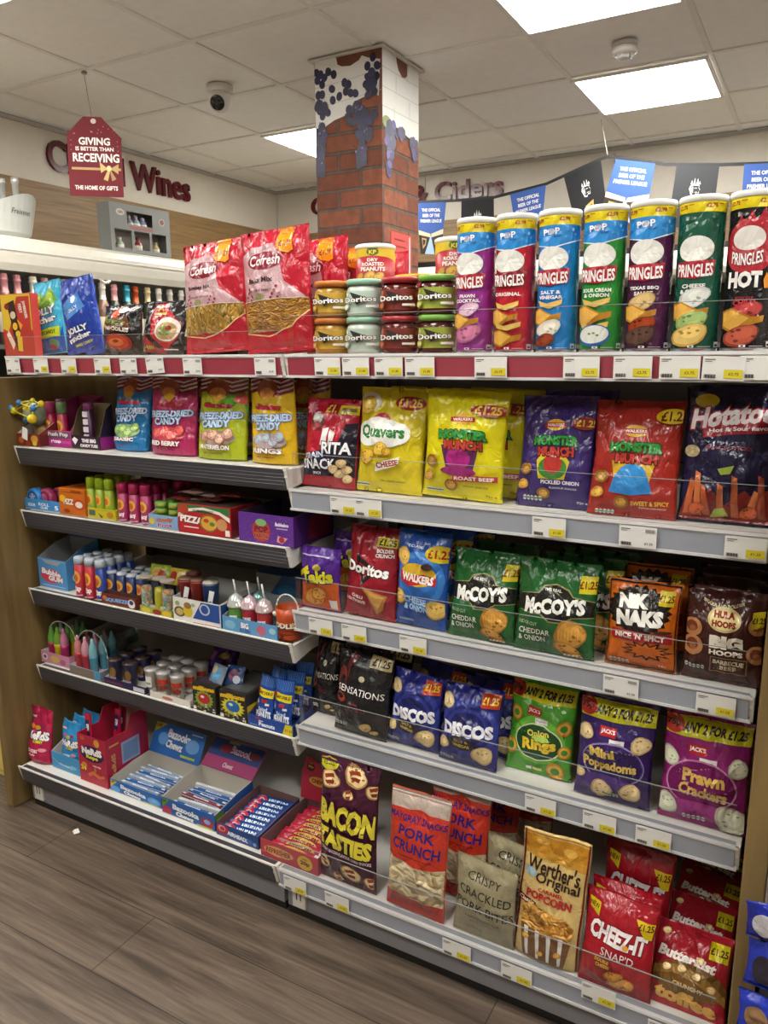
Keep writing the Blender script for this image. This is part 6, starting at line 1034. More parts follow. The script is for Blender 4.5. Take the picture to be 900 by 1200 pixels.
tray('display_tray', 'yellow-green card tray in front of the clear sweet beakers', X3(163, Y3 - .018), X3(200, Y3 - .018), Y3 - .022, Y3 - .006, ZC, .018, .019, '9AA03A', [E(.2, .5, .14, .4, 'C8B83A'), E(.55, .5, .14, .4, '8A2A2A'), E(.85, .5, .14, .4, 'D0B02A')], [])
flatpack('sweet_packet', 'lime green sweet packet propped on the third sweet shelf', X3(196, Y3 + .08), Y3 + .06, ZC + .086, .062, .045, .006, '8EA82A', [E(.4, .5, .25, .3, 'C8A05A'), E(.7, .4, .2, .25, 'A83A2A')], 8, 'propped sweet packets', tilt=(62, 0))
flatpack('sweet_packet', 'yellow and red sweet packet propped beside the lime green one', X3(217, Y3 + .08), Y3 + .062, ZC + .083, .06, .045, .006, 'BCA83A', [E(.3, .5, .2, .3, 'A8342A'), E(.7, .6, .2, .2, 'D8C88A')], 4, 'propped sweet packets', tilt=(62, 0))
tray('display_tray', 'white, blue and red display tray of candy cups on the third sweet shelf', X3(202, Y3 - .02), X3(257, Y3 - .02), Y3 - .024, Y3 + .12, ZC, .060, .075, 'D4D2CC', [Pg([(.42, .22), (1, .22), (1, 1), (.62, 1)], '24488E'), E(.68, .68, .11, .24, 'B8C0CC'), E(.68, .68, .08, .18, '2A4A8A'), R(.42, .0, 1, .06, 'A82A2A'), E(.14, .4, .12, .22, '5A4A2A'), E(.14, .4, .08, .15, 'B8A06A'), E(.32, .5, .10, .26, 'C8B02A'), E(.32, .72, .08, .14, '8A6A3A'), E(.1, .75, .05, .1, '8A9A6A'), E(.44, .78, .04, .08, '9AA88A')], [R(0, 0, 1, 1, '24488E')], inner='A8A8A4')
for i, (px, c, dy, nm) in enumerate(((220.5, '7E2420', .03, 'left dark red candy cup with a sticker'), (234.5, '822822', .035, 'middle dark red candy cup with lettering'), (249, '24406E', .032, 'navy blue candy cup with a white sticker'), (229, '7A2A26', .085, 'dark red candy cup in the back row'))):
    t = thing('candy_cup', nm + ' in the white and blue tray', 'candy cup', (X3(px, Y3 + dy), Y3 + dy, ZC + .004), group='cups in the white and blue tray')
    bm = bmesh.new(); mats = [paint(c, .35)]; rod(bm, [(0, 0), (.015, 0), (.0205, .085), (.0215, .087), (.0215, .090), (0, .090)], 0, seg=24)
    S = cyl_surf(.0202, .084, 0, .006); art(bm, S, [Pg([(.56, .45), (.72, .40), (.86, .86), (.68, .92)], 'DCDCDC'), R(.62, .55, .74, .58, '3A3A3A')] if i != 1 else [T('Melonz', .5, .45, .6, .18, 'D8C8C0', None, 0, .05), T('Dippers', .5, .25, .5, .12, 'D8C8C0', None, 0, .05)], mats, 'card')
    link_mesh('cup', bm, mats, t); bm = bmesh.new(); rod(bm, [(0, .0902), (.0205, .0902), (.019, .095), (0, .097)], 0, seg=24); link_mesh('lid', bm, paint('A8A498' if i == 2 else '6A4A3A', .35), t)
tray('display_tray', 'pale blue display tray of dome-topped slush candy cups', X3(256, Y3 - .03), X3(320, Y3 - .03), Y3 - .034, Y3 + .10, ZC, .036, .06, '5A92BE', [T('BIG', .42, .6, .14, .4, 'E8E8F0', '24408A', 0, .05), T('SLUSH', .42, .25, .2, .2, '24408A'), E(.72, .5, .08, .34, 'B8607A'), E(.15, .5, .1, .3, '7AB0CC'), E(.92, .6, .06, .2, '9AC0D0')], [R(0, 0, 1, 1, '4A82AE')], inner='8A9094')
for i, (px, dy, c1, c2, dm) in enumerate(((274.5, .0, 'A8302A', '5A8A3A', 'C4C8C4'), (290.5, .004, '24489A', 'A82A3A', 'D4B8C0'), (307, -.002, '24489A', 'B03A3A', 'C8B8B8'), (304, .05, '2A6A7A', '4A9A9A', '8AB8B4'))):
    t = thing('slush_candy_cup', ['slush candy cup with a green and red body and silver dome', 'slush candy cup with a red and blue body and pink dome', 'slush candy cup with a red and blue body nearest the orange tub', 'teal-domed slush candy cup behind the right-hand ones', 'slush candy cup hidden behind the green and red one'][i], 'candy cup', (X3(px, Y3 + dy), 1.364 + max(0, dy) * .9, ZC + .004), group='dome-topped slush cups')
    bm = bmesh.new(); mats = [paint(c1, .35), paint(c2, .35)]; rod(bm, [(0, 0), (.0165, 0), (.0178, .024)], 0, seg=24); rod(bm, [(.0178, .024), (.0195, .05), (.0195, .052), (0, .052)], 1, seg=24)
    S = cyl_surf(.0182, .05, 0, .006); art(bm, S, [T('ICEE', .48, .55, .5, .25, 'DCE4EC', None, 4, .06), E(.4, .25, .12, .12, 'D8A83A')], mats, 'card'); link_mesh('cup', bm, mats, t)
    bm = bmesh.new(); rod(bm, [(.0195, .0525), (.0225, .0535), (.0225, .0575), (.0205, .06), (.019, .068), (.014, .077), (.006, .082), (.003, .0845), (0, .085)], 0, seg=28); link_mesh('dome_lid', bm, paint(dm, .12, .35), t)
    bm = bmesh.new(); tube(bm, (0, 0, .083), (-.006, .0, .118), .0022, 10); link_mesh('straw', bm, paint('CFD2D0', .3), t)
def tub():
    t = thing('noodle_candy_tub', 'round orange-red tub with black and white lettering beside the slush cups', 'candy tub', (-1.0255, Y3 + .016, ZC + .0008))
    bm = bmesh.new(); mats = [paint('B0481E', .35)]; R_ = .030; rod(bm, [(0, 0), (R_ * .9, 0), (R_, .05), (R_ * 1.05, .078), (R_ * 1.0, .078), (R_ * .95, .05), (0, .045)], 0, seg=32); S = cyl_surf(R_ * .965, .05, 0, .006)
    art(bm, S, [R(.0, .62, 1, .98, '241A18'), T('OODLES', .5, .80, .84, .28, 'E4D8C0', None, 0, .05), Pg([(.1, .55), (.9, .5), (.8, .4), (.2, .42)], '8E3414'), E(.3, .25, .16, .12, '9A3A16'), E(.7, .25, .16, .12, '9A3A16')], mats, 'card'); link_mesh('tub', bm, mats, t)
    bm = bmesh.new()
    for i in range(10):
        a, b = PI * i / 10, PI * (i + 1) / 10; tube(bm, (.031 * math.cos(a), -.006, .074 + .034 * math.sin(a)), (.031 * math.cos(b), -.006, .074 + .034 * math.sin(b)), .0018)
    link_mesh('carry_handle', bm, paint('DAD6D0', .3), t)
    bm = bmesh.new(); lathe(bm, [(0, 0), (.006, 0), (.006, .002), (0, .002)], 14, 0); T_ = bm; bmesh.ops.rotate(bm, verts=bm.verts, matrix=Matrix.Rotation(PI / 2, 3, 'X')); bmesh.ops.translate(bm, verts=bm.verts, vec=(-.026, -.019, .062)); link_mesh('handle_button', bm, paint('E0DED8', .3), t)
tub()
carton('sweet_carton', 'green-topped sweet tub box at the far left back of the third sweet shelf', -1.93, -1.87, 1.50, 1.56, ZC, ZC + .17, '3E6A2A', [R(0, .8, 1, .9, '6A9A3A')], [R(0, 0, 1, .3, '2E5220')])
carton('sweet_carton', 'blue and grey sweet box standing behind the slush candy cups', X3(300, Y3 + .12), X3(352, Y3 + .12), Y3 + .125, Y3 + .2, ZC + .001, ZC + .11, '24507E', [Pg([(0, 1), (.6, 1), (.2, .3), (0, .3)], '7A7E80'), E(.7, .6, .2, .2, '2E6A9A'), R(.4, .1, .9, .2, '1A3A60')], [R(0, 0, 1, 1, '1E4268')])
# --- fourth sweet shelf
Y4, ZD = 1.345, .4135
X4 = lambda px, Y=Y4: xat(px, Y, ZD)
def dome_tray(label, px0, px1, y0, d, hf, hb, col, rim, front):
    x0, x1 = X4(px0, y0), X4(px1, y0); o = tray('display_tray', label, x0, x1, y0, y0 + d, ZD, hf, hf, col, front, [R(0, 0, 1, 1, col)], inner='C0B4BC')
    bm = bmesh.new(); n = 14; W = x1 - x0; pr = []
    for i in range(n + 1):
        a = PI * i / n; pr.append((W / 2 - W * .5 * math.cos(a) * (1), hf + (hb - hf) * math.sin(a) ** .6))
    for (a, b), (c, d_) in zip(pr, pr[1:]):
        f = bm.faces.new([bm.verts.new(q) for q in ((a, d - .004, b), (c, d - .004, d_), (c, .03, d_ * .93), (a, .03, b * .93))])
        f = bm.faces.new([bm.verts.new(q) for q in ((a, d - .006, hf), (c, d - .006, hf), (c, d - .006, d_), (a, d - .006, b))])
    bmesh.ops.remove_doubles(bm, verts=bm.verts, dist=1e-5); bmesh.ops.solidify(bm, geom=list(bm.faces), thickness=.001); link_mesh('clear_hood', bm, clear('tinted_hood', (.84, .90, .89, 1), .35), o)
    bm = bmesh.new()
    for (a, b), (c, d_) in zip(pr, pr[1:]): tube(bm, (a, .03, b * .93), (c, .03, d_ * .93), .0013)
    link_mesh('hood_edge', bm, paint(rim, .3), o)
    return x0, x1
def babybottle(label, x, y, c1, c2, grp):
    t = thing('candy_bottle', label, 'candy bottle', (x, y, ZD + .0028), group=grp)
    bm = bmesh.new(); rod(bm, [(0, 0), (.010, 0), (.0115, .004), (.0115, .04), (.0125, .042), (.0125, .050), (0, .050)], 0, seg=16); link_mesh('bottle', bm, paint(c1, .25), t)
    bm = bmesh.new(); rod(bm, [(.0118, .0502), (.0122, .066), (.009, .080), (.005, .087), (.0055, .094), (.003, .100), (0, .101)], 0, seg=16); link_mesh('clear_cap', bm, paint(c2, .12, .2), t)
dome_tray('pink scalloped display tray with a clear hood at the left of the fourth sweet shelf', 49, 82, Y4 + .015, .15, .034, .132, 'BE8098', 'C8C4C0', [E(.15, .55, .1, .3, 'D8C8D0'), E(.15, .55, .05, .16, '4A3A4A'), E(.5, .5, .16, .3, 'C8A85A'), E(.78, .4, .1, .25, 'A85A7A')])
rdm = random.Random(8)
for i in range(9):
    r_, c_ = divmod(i, 3); cc = (('A82A5A', '6AA84A'), ('C8B42A', '7AA83A'), ('B02E6A', 'C87A9A'), ('C0A82A', '9AB8A8'))[i % 4]
    babybottle(f'{["rose", "yellow", "magenta", "gold"][i % 4]} baby-bottle candy, {["front", "middle", "back"][r_]} row {["left", "centre", "right"][c_]} of the pink scalloped tray', X4(64.5 + 7.2 * c_, Y4 + .05), Y4 + .046 + .034 * r_, cc[0], cc[1], 'candy bottles in the pink tray')
dome_tray('grey-blue display tray with a clear green-edged hood on the fourth sweet shelf', 82, 118, Y4 - .004, .15, .026, .136, '7A8494', '8AA89A', [R(0, 0, .8, 1, '6E6458'), R(.82, 0, 1, 1, '3A86A8')])
for i in range(9):
    r_, c_ = divmod(i, 3); cc = (('A83A3A', 'C07A7A'), ('A83A4A', 'C890A0'), ('4A8A9E', '7AB0BA'))[c_]
    babybottle(f'{["orange-red", "pink-red", "aqua"][c_]} baby-bottle candy, {["front", "middle", "back"][r_]} row of the grey-blue tray', X4(94 + 8.6 * c_, Y4 + .03), Y4 + .03 + .034 * r_, cc[0], cc[1], 'candy bottles in the grey-blue tray')
def choc_cup(label, x, y, kind, h=.064):
    t = thing('dip_cup', label, 'snack cup', (x, y, ZD + .003), group='chocolate dip cups'); bm = bmesh.new(); r = .0192
    base = {'blue': '1E1E54', 'white': 'C4C0B8', 'red': 'C4C0B8'}[kind]; mats = [paint(base, .3)]; rod(bm, [(0, 0), (r * .78, 0), (r, h - .003), (r * 1.06, h - .002), (r * 1.06, h), (0, h)], 0, seg=24); S = cyl_surf(r * .93, h, 0, .006)
    A = {'blue': [R(.12, .2, .3, .75, 'D4D0C8'), E(.6, .5, .16, .24, '7A5A2A'), T('Dips', .6, .25, .3, .14, 'C0B0D8')], 'white': [R(.3, .3, .7, .8, 'D8D4D0'), R(.35, .4, .65, .5, '8A8A90')], 'red': [R(.05, .55, .95, .85, 'A8321E'), T('Nutella', .5, .42, .8, .2, '8A2018', None, 0, .05), E(.2, .7, .08, .1, '6A3A1E'), R(.25, .15, .8, .25, 'B0A89C')]}[kind]
    art(bm, S, A, mats, 'card'); link_mesh('cup', bm, mats, t)
    bm = bmesh.new(); rod(bm, [(0, h + .0002), (r * 1.08, h + .0002), (r * 1.08, h + .0015), (0, h + .002)], 0, seg=24); mats = [paint('4A3A34' if kind == 'blue' else 'A8A4A4', .25, .4)]; link_mesh('foil_lid', bm, mats, t)
tray('display_tray', 'navy display tray of chocolate dip cups on the fourth sweet shelf', X4(121, Y4 - .012), X4(169, Y4 - .012), Y4 - .016, Y4 + .15, ZD, .020, .03, '1E1A44', [T('Double Dip', .25, .5, .4, .4, '7A2A4A', None, 0, .03), R(.72, .2, .98, .8, 'B8BAC4')], [])
tray('display_tray', 'white notched display tray of white and red chocolate dip cups', X4(171, Y4 - .022), X4(218, Y4 - .022), Y4 - .026, Y4 + .15, ZD, .017, .034, 'CFCBC4', [E(.45, .5, .14, .25, 'B0605A'), R(.8, .9, 1, 1, 'E0DCD4')], [R(0, 0, 1, 1, 'C0BCB4')])
kinds = ('blue', 'blue', 'white', 'red', 'red')
for r_ in range(3):
    for c_ in range(5):
        k_ = kinds[c_]; px = (137, 154.5, 180, 193.5, 209.5)[c_]; yy = Y4 + .018 + .044 * r_
        choc_cup(f'{dict(blue="dark blue", white="white and grey", red="white and red")[k_]} chocolate dip cup, {["front", "middle", "back"][r_]} row, {["first", "second", "third", "fourth", "fifth"][c_]} from the candy bottles', X4(px, Y4 + .018), yy, k_)
bag('sweet_bag', 'crumpled purple foil sweet bag lying above the small black cartons', (243, 271, 808, 756), Y4 + .155, ZD + .005, '4A1E6E', [C(.3, .6, .18, '6A3A8A', 'A87AB8'), C(.6, .3, .2, '5A2A7A', '8E5AA0'), C(.7, .7, .15, '8A6A3A', 'B89A5A')], .03, lean=18, roll=8, wr=2.0, cat='bag of sweets')
mil = lambda c: [T('millions', .5, .86, .92, .17, 'D8B02A', None, 3, .07), star(.5, .47, .46, .34, 16, 'C8C02A', .75), E(.5, .5, .26, .2, c), E(.43, .56, .08, .05, 'D8D4C8')] + [E(random.Random(i * 3 + 1).random(), random.Random(i * 7 + 2).random() * .3 + .02, .04, .03, ('6A5A2A', 'B8A84A', '8A8A7A', 'D0D0C8')[i % 4]) for i in range(26)] + [R(.03, .05, .16, .16, 'D4D0C8')]
carton('sweet_carton', 'small black sweet carton with a red round sweet picture', X4(220, Y4 - .028), X4(247, Y4 - .028), Y4 - .03, Y4 + .10, ZD + .001, ZD + .074, '2A2622', [q if q[0] != 's' else star(.5, .47, .42, .34, 16, '7A9A2A', .8) for q in mil('A82A34')], [R(0, 0, 1, 1, '2A2420')], [R(.1, .1, .9, .9, '3A2A3A')])
carton('sweet_carton', 'small black sweet carton with a blue round sweet in a yellow burst', X4(249.5, Y4 - .034), X4(281, Y4 - .034), Y4 - .036, Y4 + .10, ZD + .001, ZD + .074, '2A2622', mil('2464A8'), [R(0, 0, .6, .6, 'C8AE1E'), E(.3, .3, .2, .2, '8E2A1E'), T('75p', .3, .3, .24, .14, '2A1410')], [R(.1, .1, .9, .9, '4A4A4A')])
flatpack('sweet_packet', 'grey patterned sweet packet propped behind the small black cartons', X4(264, Y4 + .05), Y4 + .03, ZD + .091, .05, .05, .008, '6A7A8A', [E(.5, .5, .3, .3, '4A8AB8'), E(.3, .7, .2, .2, 'A8A07A')], -10, 'packets behind the black cartons', tilt=(60, 0)); flatpack('sweet_packet', 'dark blue patterned sweet packet propped behind the small black cartons', X4(282, Y4 + .06), Y4 + .045, ZD + .091, .05, .05, .008, '24406E', [E(.5, .5, .3, .3, '6A3A5A'), E(.7, .3, .2, .2, 'A8B0C0')], 8, 'packets behind the black cartons', tilt=(60, 0))
tray('display_tray', 'royal blue peanut display tray with a yellow price corner', X4(291, 1.337), X4(343.5, 1.337), Y4 - .044, Y4 + .12, ZD, .030, .05, '1E4492', [T('Peanuts', .42, .4, .36, .36, 'DCE4F0', None, 0, .05), Pg([(.76, 0), (1, 0), (1, 1), (.84, 1)], 'CDBE1E'), T('£1.25', .9, .45, .16, .2, '8A2A1A'), R(.16, .8, .3, .9, 'B83A3A'), R(.24, .62, .34, .7, 'D8E0EC'), R(.04, .2, .2, .24, '9AB0D0')], [R(0, 0, 1, 1, '1A3A7E')], inner='2A3A6A')
pn = [R(0, .76, 1, 1, '24509E')] + [R(.04 + .08 * i, .78, .07 + .08 * i, .98, '4A7AC0') for i in range(12)] + [Pg([(0, .58), (1, .54), (1, .70), (0, .74)], 'CDBE1E'), T('ANY 2 FOR £1', .56, .64, .7, .07, '2A2414', None, -2, .05), E(.1, .66, .12, .09, '8E2A1E'), R(.4, .44, .7, .51, 'B02E34'), R(.6, .38, .82, .43, 'DCE4EC'), T('Salted', .5, .30, .5, .08, 'C8D4EC'), T('PEANUTS', .5, .18, .86, .17, 'E4E8F2', None, 0, .06), E(.15, .45, .06, .05, 'A8B8D8')]
P1_ = bag('peanut_bag', 'blue peanut bag with a yellow offer band, left of two in the royal blue tray', (288, 321, 852, 792), Y4 - .018, ZD + .004, '1E4492', pn, .018, lean=8, cat='bag of nuts', group='blue peanut bags', nx=16 if False else None) if False else bag('peanut_bag', 'blue peanut bag with a yellow offer band, left of two in the royal blue tray', (300, 320, 850, 793), 1.362, ZD + .004, '1E4492', pn, .011, lean=8, cat='bag of nuts', group='blue peanut bags')
P2_ = bag('peanut_bag', 'blue peanut bag with a yellow offer band, right of two in the royal blue tray', (320.5, 341.5, 858, 797), 1.360, ZD + .004, '1E4492', pn, .011, lean=8, cat='bag of nuts', group='blue peanut bags')
for i, (b, s) in enumerate(((P1_, 'left'), (P2_, 'right'))):
    dup(b, f'blue peanut bag in the second row behind the {s} front one', dl=(.003, .04, .008)); dup(b, f'blue peanut bag in the third row behind the {s} front one', dl=(.003, .078, .018))
# --- base shelf, left bay
Y5, ZE = 1.285, .1375
X5 = lambda px, Y=Y5: xat(px, Y, ZE)
nr = lambda c: [T('NeRdS', .55, .50, .82, .16, 'ECE8E8', '24184A', 2, .06), T('GUMMY', .58, .39, .42, .06, 'D8C82A', '24184A', 2, .05), E(.3, .66, .1, .04, c), E(.5, .64, .1, .04, 'B8A82A'), E(.68, .68, .08, .03, '8A2A5A'), T('CLUSTERS', .45, .22, .44, .06, 'E8D8DC', None, 3, .04), T('candy', .45, .15, .34, .045, 'E8D8DC', None, 3), E(.8, .26, .12, .035, 'D8909A'), R(.1, .8, .34, .84, 'D8A0B0')]
bag('sweet_pouch', 'raspberry red gummy candy pouch at the left end of the bottom shelf', (34, 61, 899, 832), Y5 + .01, ZE, 'A81E48', nr('D87A2A'), .022, 'pouch', lean=6, roll=-2, cat='pouch of sweets')
tray('display_tray', 'light blue low display tray holding the sky blue gummy pouches', X5(60.5), X5(94), Y5 + .004, Y5 + .12, ZE, .05, .085, '3A8CBE', [T('Gummy', .5, .35, .5, .16, 'DCE8F0', None, 0, .04), E(.75, .4, .12, .1, '7AB8D8'), Pg([(0, .7), (.3, .35), (.6, .3), (.6, .28), (.3, .3), (0, .6)], '6AB0D4')], [R(0, 0, 1, 1, '2E7AAC')])
NB = bag('sweet_pouch', 'sky blue gummy candy pouch standing in the light blue tray', (73, 93, 905, 845), Y5 + .035, ZE + .003, '2E86BC', nr('B85A8A'), .013, 'pouch', lean=8, roll=2, cat='pouch of sweets', group='sky blue gummy pouches')
dup(NB, 'second sky blue gummy pouch behind the front one', dl=(.001, .034, .002)); dup(NB, 'third sky blue gummy pouch at the back of the light blue tray', dl=(.002, .066, .003))
def rope_box():
    x0, x1 = X5(95.5), X5(128); W, D, hf, hb = x1 - x0, .15, .140, .178; bm = bmesh.new(); mats = [paint('A81E3A', .38), paint('A8998A', .6)]
    box(bm, 0, W, 0, .002, 0, hf); box(bm, 0, W, D - .002, D, 0, hb); box(bm, 0, W, .002, D - .002, 0, .002, 1)
    for xa, a, b in ((0, 1, 0), (W - .002, 0, 1)): 
        q = [(.002, .002), (D - .002, .002), (D - .002, hb), (D * .62, hb), (D * .5, hf), (.002, hf)]
        xprism(bm, q, xa, xa + .002, 0)
    box(bm, .003, W - .003, D - .0035, D - .002, .003, hb, 1)
    plane_art(bm, (0, 0, 0), (1, 0, 0), (0, 0, 1), W, hf, [E(.5, .64, .42, .17, '24184A'), T('NeRdS', .5, .69, .72, .15, 'ECE8E8', None, 2, .07), T('Rope', .5, .56, .42, .10, 'D8C82A', None, 0, .06), E(.2, .36, .1, .06, 'C87A2A'), T('24', .16, .30, .2, .1, 'D8B82A', '3A1418', 0, .06), E(.7, .9, .1, .08, 'C8963A'), E(.2, .93, .08, .04, 'B85A3A'), T('candy', .65, .4, .3, .05, 'E8D8DC'), Pg([(.3, .2), (.5, .28), (.75, .22), (.9, .26), (.9, .20), (.7, .15), (.5, .2), (.35, .14)], 'C8703A'), E(.58, .32, .03, .06, 'A8842A')], mats)
    plane_art(bm, (W, 0, 0), (0, 1, 0), (0, 0, 1), D, hf, [R(.35, .35, .78, .80, '8AA0C0'), R(.39, .4, .74, .75, '6A86B0'), T('NeRdS', .16, .4, .5, .1, 'C89A5A', None, 90, .04), R(.08, .82, .3, .86, 'C89A5A')], mats)
    o = link_mesh('display_box', bm, mats); o.location = (x0, Y5 - .002, ZE + .0006); tag(o, 'tall raspberry red candy rope box with a dark blue logo on the bottom shelf', 'display box')
    for i, (px, y, z, rx, ry) in enumerate(((.012, .03, .07, -10, -13), (.055, .085, .075, -6, 4), (.045, .11, .07, -4, 8))):
        bm = bmesh.new(); box(bm, -.010, .010, -.004, .004, 0, .085, 0, .002); m2 = [film('A81E3A')]; plane_art(bm, (-.01, -.004, 0), (1, 0, 0), (0, 0, 1), .02, .085, [R(.1, .3, .9, .8, '24184A'), T('NeRdS', .5, .55, .46 * 2, .12, 'ECE8E8', None, 90, .05)], m2)
        q = link_mesh('candy_rope', bm, m2); q.location = (x0 + px, Y5 + y, ZE + z + .025); q.rotation_euler = (math.radians(rx), math.radians(ry), 0); tag(q, ['red candy rope packet leaning out of the rope box to the left', 'red candy rope packet standing in the middle of the rope box', 'red candy rope packet at the back of the rope box'][i], 'sweet packet', 'candy ropes in the rope box')
rope_box()
def gum_tray(label, px0, px1, y0, hf, hb, c, fl_c, berry, flapcol, flapart, depth, ang, sticks, n, grp, stcol):
    x0, x1 = X5(px0, y0), X5(px1, y0); W = x1 - x0
    tray('display_box', label, x0, x1, y0, y0 + depth, ZE, hf, hb, c, [Pg([(0, 1), (.16, 1), (.0, .3)], fl_c), T('15p', .05, .82, .08, .2, '2A2414', None, 20, .04), T('Bazooka', .46, .60, .5, .36, 'DCE4F0', '14285A', -3, .05), T('Chewz', .44, .24, .34, .28, 'E4E8F0', '14285A', -3, .06), E(.1, .3, .1, .24, berry), E(.86, .4, .12, .3, berry), E(.86, .45, .06, .14, '7AA8DC'), R(.66, .04, .96, .12, 'B8C83A')], [T('Bazooka', .55, .55, .6, .34, 'C8D4E8', '14285A', 0, .05), Pg([(0, 0), (.18, .0), (.22, 1), (0, 1)], fl_c), R(0, 0, 1, .05, '1A3A7E')], flap=(.085, flapcol, flapart, ang, .0))
    for i in range(n):
        bm = bmesh.new(); Ls = W * .74; box(bm, -Ls / 2, Ls / 2, -.0045, .0045, 0, .012, 0, .0015); m2 = [film(stcol[i % len(stcol)])]; plane_art(bm, (-Ls / 2, -.0045, .012), (1, 0, 0), (0, 1, 0), Ls, .009, [T('Bazooka', .5, .5, .4, .7, 'D8E4F0', None, 0, .04), R(.02, .1, .1, .9, 'C8CCD0'), R(.9, .1, .98, .9, 'C8CCD0')], m2); plane_art(bm, (-Ls / 2, -.0045, 0), (1, 0, 0), (0, 0, 1), Ls, .012, [R(.0, .55, 1, .8, 'B8C4D4'), T('Chewz', .5, .3, .3, .5, 'D8E4F0')], m2)
        o = link_mesh('chew_bar', bm, m2); o.location = (x0 + W * (.5 + .03 * math.sin(i * 2.1)), y0 + .018 + (depth - .04) * i / n, ZE + sticks + .0008 * (i % 3)); o.rotation_euler = (0, 0, math.radians(3 * math.sin(i * 1.7))); tag(o, f'{["flat", "thin", "shiny", "slim"][i % 4]} foil-ended chew bar, row {["one", "two", "three", "four", "five", "six", "seven", "eight", "nine"][i]} from the front of the {grp}', 'sweet bar', 'chew bars in the ' + grp)
fa = [Pg([(0, 1), (.24, 1), (0, .62)], 'C8B82A'), T('15p', .08, .88, .11, .14, '2A2414', None, 14, .04), T('Bazooka', .52, .70, .46, .30, 'DCE4F0', '14285A', -3, .05), T('Chewz', .46, .38, .34, .26, 'E4E8F0', '14285A', -3, .06), E(.22, .5, .1, .2, '5A9AD8'), E(.8, .5, .13, .22, '6AA4DC'), R(.62, .10, .9, .17, 'B8C83A'), R(.74, .86, .95, .9, 'C8D8EC')]
gum_tray('bright blue chew box with its printed lid tipped up, left of the two chew boxes', 130, 189.5, Y5 + .0, .034, .05, '24609E' if False else '2462AE', 'C8B82A', '5A9AD8', '2A6CBC', fa, .145, 28, .016, 7, 'left chew box', ('8AA0BA', '2A62A8', '9AACC0'))
fa2 = [R(0, .0, 1, .42, 'B0447A'), R(0, .42, 1, 1, '24427E'), T('Bazooka', .62, .72, .44, .26, 'C8B0C8', '14183A', -3, .04), E(.3, .7, .12, .14, '8A2A3A'), T('Chewz', .48, .2, .2, .16, 'E0C8D8', None, 0, .05), R(.3, .9, .5, .97, '8A9A2A'), E(.85, .7, .1, .12, '7A2A3A')]
gum_tray('blue chew box with cherry pictures and its pink-edged lid folded back', 190.5, 252.5, Y5 - .008, .044, .062, '24589E', '5E8A2A', '9A2A44', 'A03A70', fa2, .15, 52, .02, 6, 'cherry chew box', ('2A62A8', 'C8CACC', '8A3A4A', '2A5898'))
def bars_tray(label, px0, px1, y0, d, hf, hb, col, front, side, n, barcol, bart, cat, grp, lab, flap=None, rot=0, two=False):
    x0, x1 = X5(px0, y0), X5(px1, y0); W = x1 - x0; tray('display_box', label, x0, x1, y0, y0 + d, ZE, hf, hb, col, front, side, flap=flap, inner='7A5A5A')
    for i in range(n):
        flatpack('candy_bar', lab(i), x0 + W * (.5 + .02 * math.sin(i * 1.9)), y0 + .018 + (d - .034) * i / max(1, n - 1) * .93, ZE + hf * .42 + .0012 * i, W * .84, .032, .0045, barcol[i % len(barcol)], bart, rot + 2 * math.sin(i * 2.3), grp, cat, tilt=(30, 0))
od = ('first', 'second', 'third', 'fourth', 'fifth', 'sixth', 'seventh', 'eighth', 'ninth', 'tenth')
bars_tray('low navy display box of blue taffy bars with a red balloon logo', 254, 303, Y5 - .012, .17, .034, .044, '24427E', [E(.14, .62, .16, .42, 'A82030'), E(.14, .66, .09, .24, 'D8A0A8'), E(.15, .64, .06, .16, 'A82030'), T('AIRHEADS', .52, .42, .5, .34, 'DCE4F0', None, -3, .06), E(.8, .4, .07, .2, '3A62A8'), E(.92, .3, .04, .14, '8AA0C8')], [R(0, 0, 1, 1, '1A3468')], 8, ('1E3E86', '24488E', '1A3878'), [E(.16, .5, .15, .44, 'A82030'), E(.16, .5, .08, .24, 'D8B0B4'), E(.17, .5, .05, .14, 'A82030'), T('AIRHEADS', .60, .5, .54, .5, 'C8DCEC', None, 0, .05)], 'sweet bar', 'blue taffy bars', lambda i: f'blue taffy bar with a red balloon logo, {od[i]} from the front of the navy box', rot=6)
bars_tray('coral red display box of chew bars straddling the join of the two bays', 306, 373, Y5 - .022, .19, .044, .05, 'B03A4A', [E(.32, .52, .26, .28, 'C8A060'), T('REFRESHER', .32, .52, .44, .3, '8A2030', None, 0, .04), E(.78, .48, .13, .40, 'C8A83A'), T('20p', .78, .44, .16, .3, '5A2414', None, 0, .05), T('ONLY', .78, .68, .1, .1, '5A2414'), R(.02, .3, .1, .34, 'D8808A')], [T('FRESH', .4, .5, .3, .3, 'C8606A')], 9, ('A82038', 'B0243C', '9E1C34'), [E(.52, .5, .30, .42, 'C8A24A'), T('REFRESHERS', .52, .5, .46, .46, '6A1A1E', None, 0, .04), R(.9, .0, 1, 1, 'C8CCD0'), R(.12, .3, .2, .7, 'C85A6A')], 'sweet bar', 'red chew bars', lambda i: f'red chew bar with a gold name oval, {od[i]} from the front of the coral box')
x0, x1 = X5(353, Y5 + .155), X5(389, Y5 + .155)
bm = bmesh.new(); mats = [paint('B02A44', .4)]; W = x1 - x0; prism(bm, [(0, 0), (W, 0), (W, .075), (W * .72, .088), (W * .55, .092), (W * .48, .104), (W * .12, .112), (W * .06, .08), (0, .074)], 0, .002)
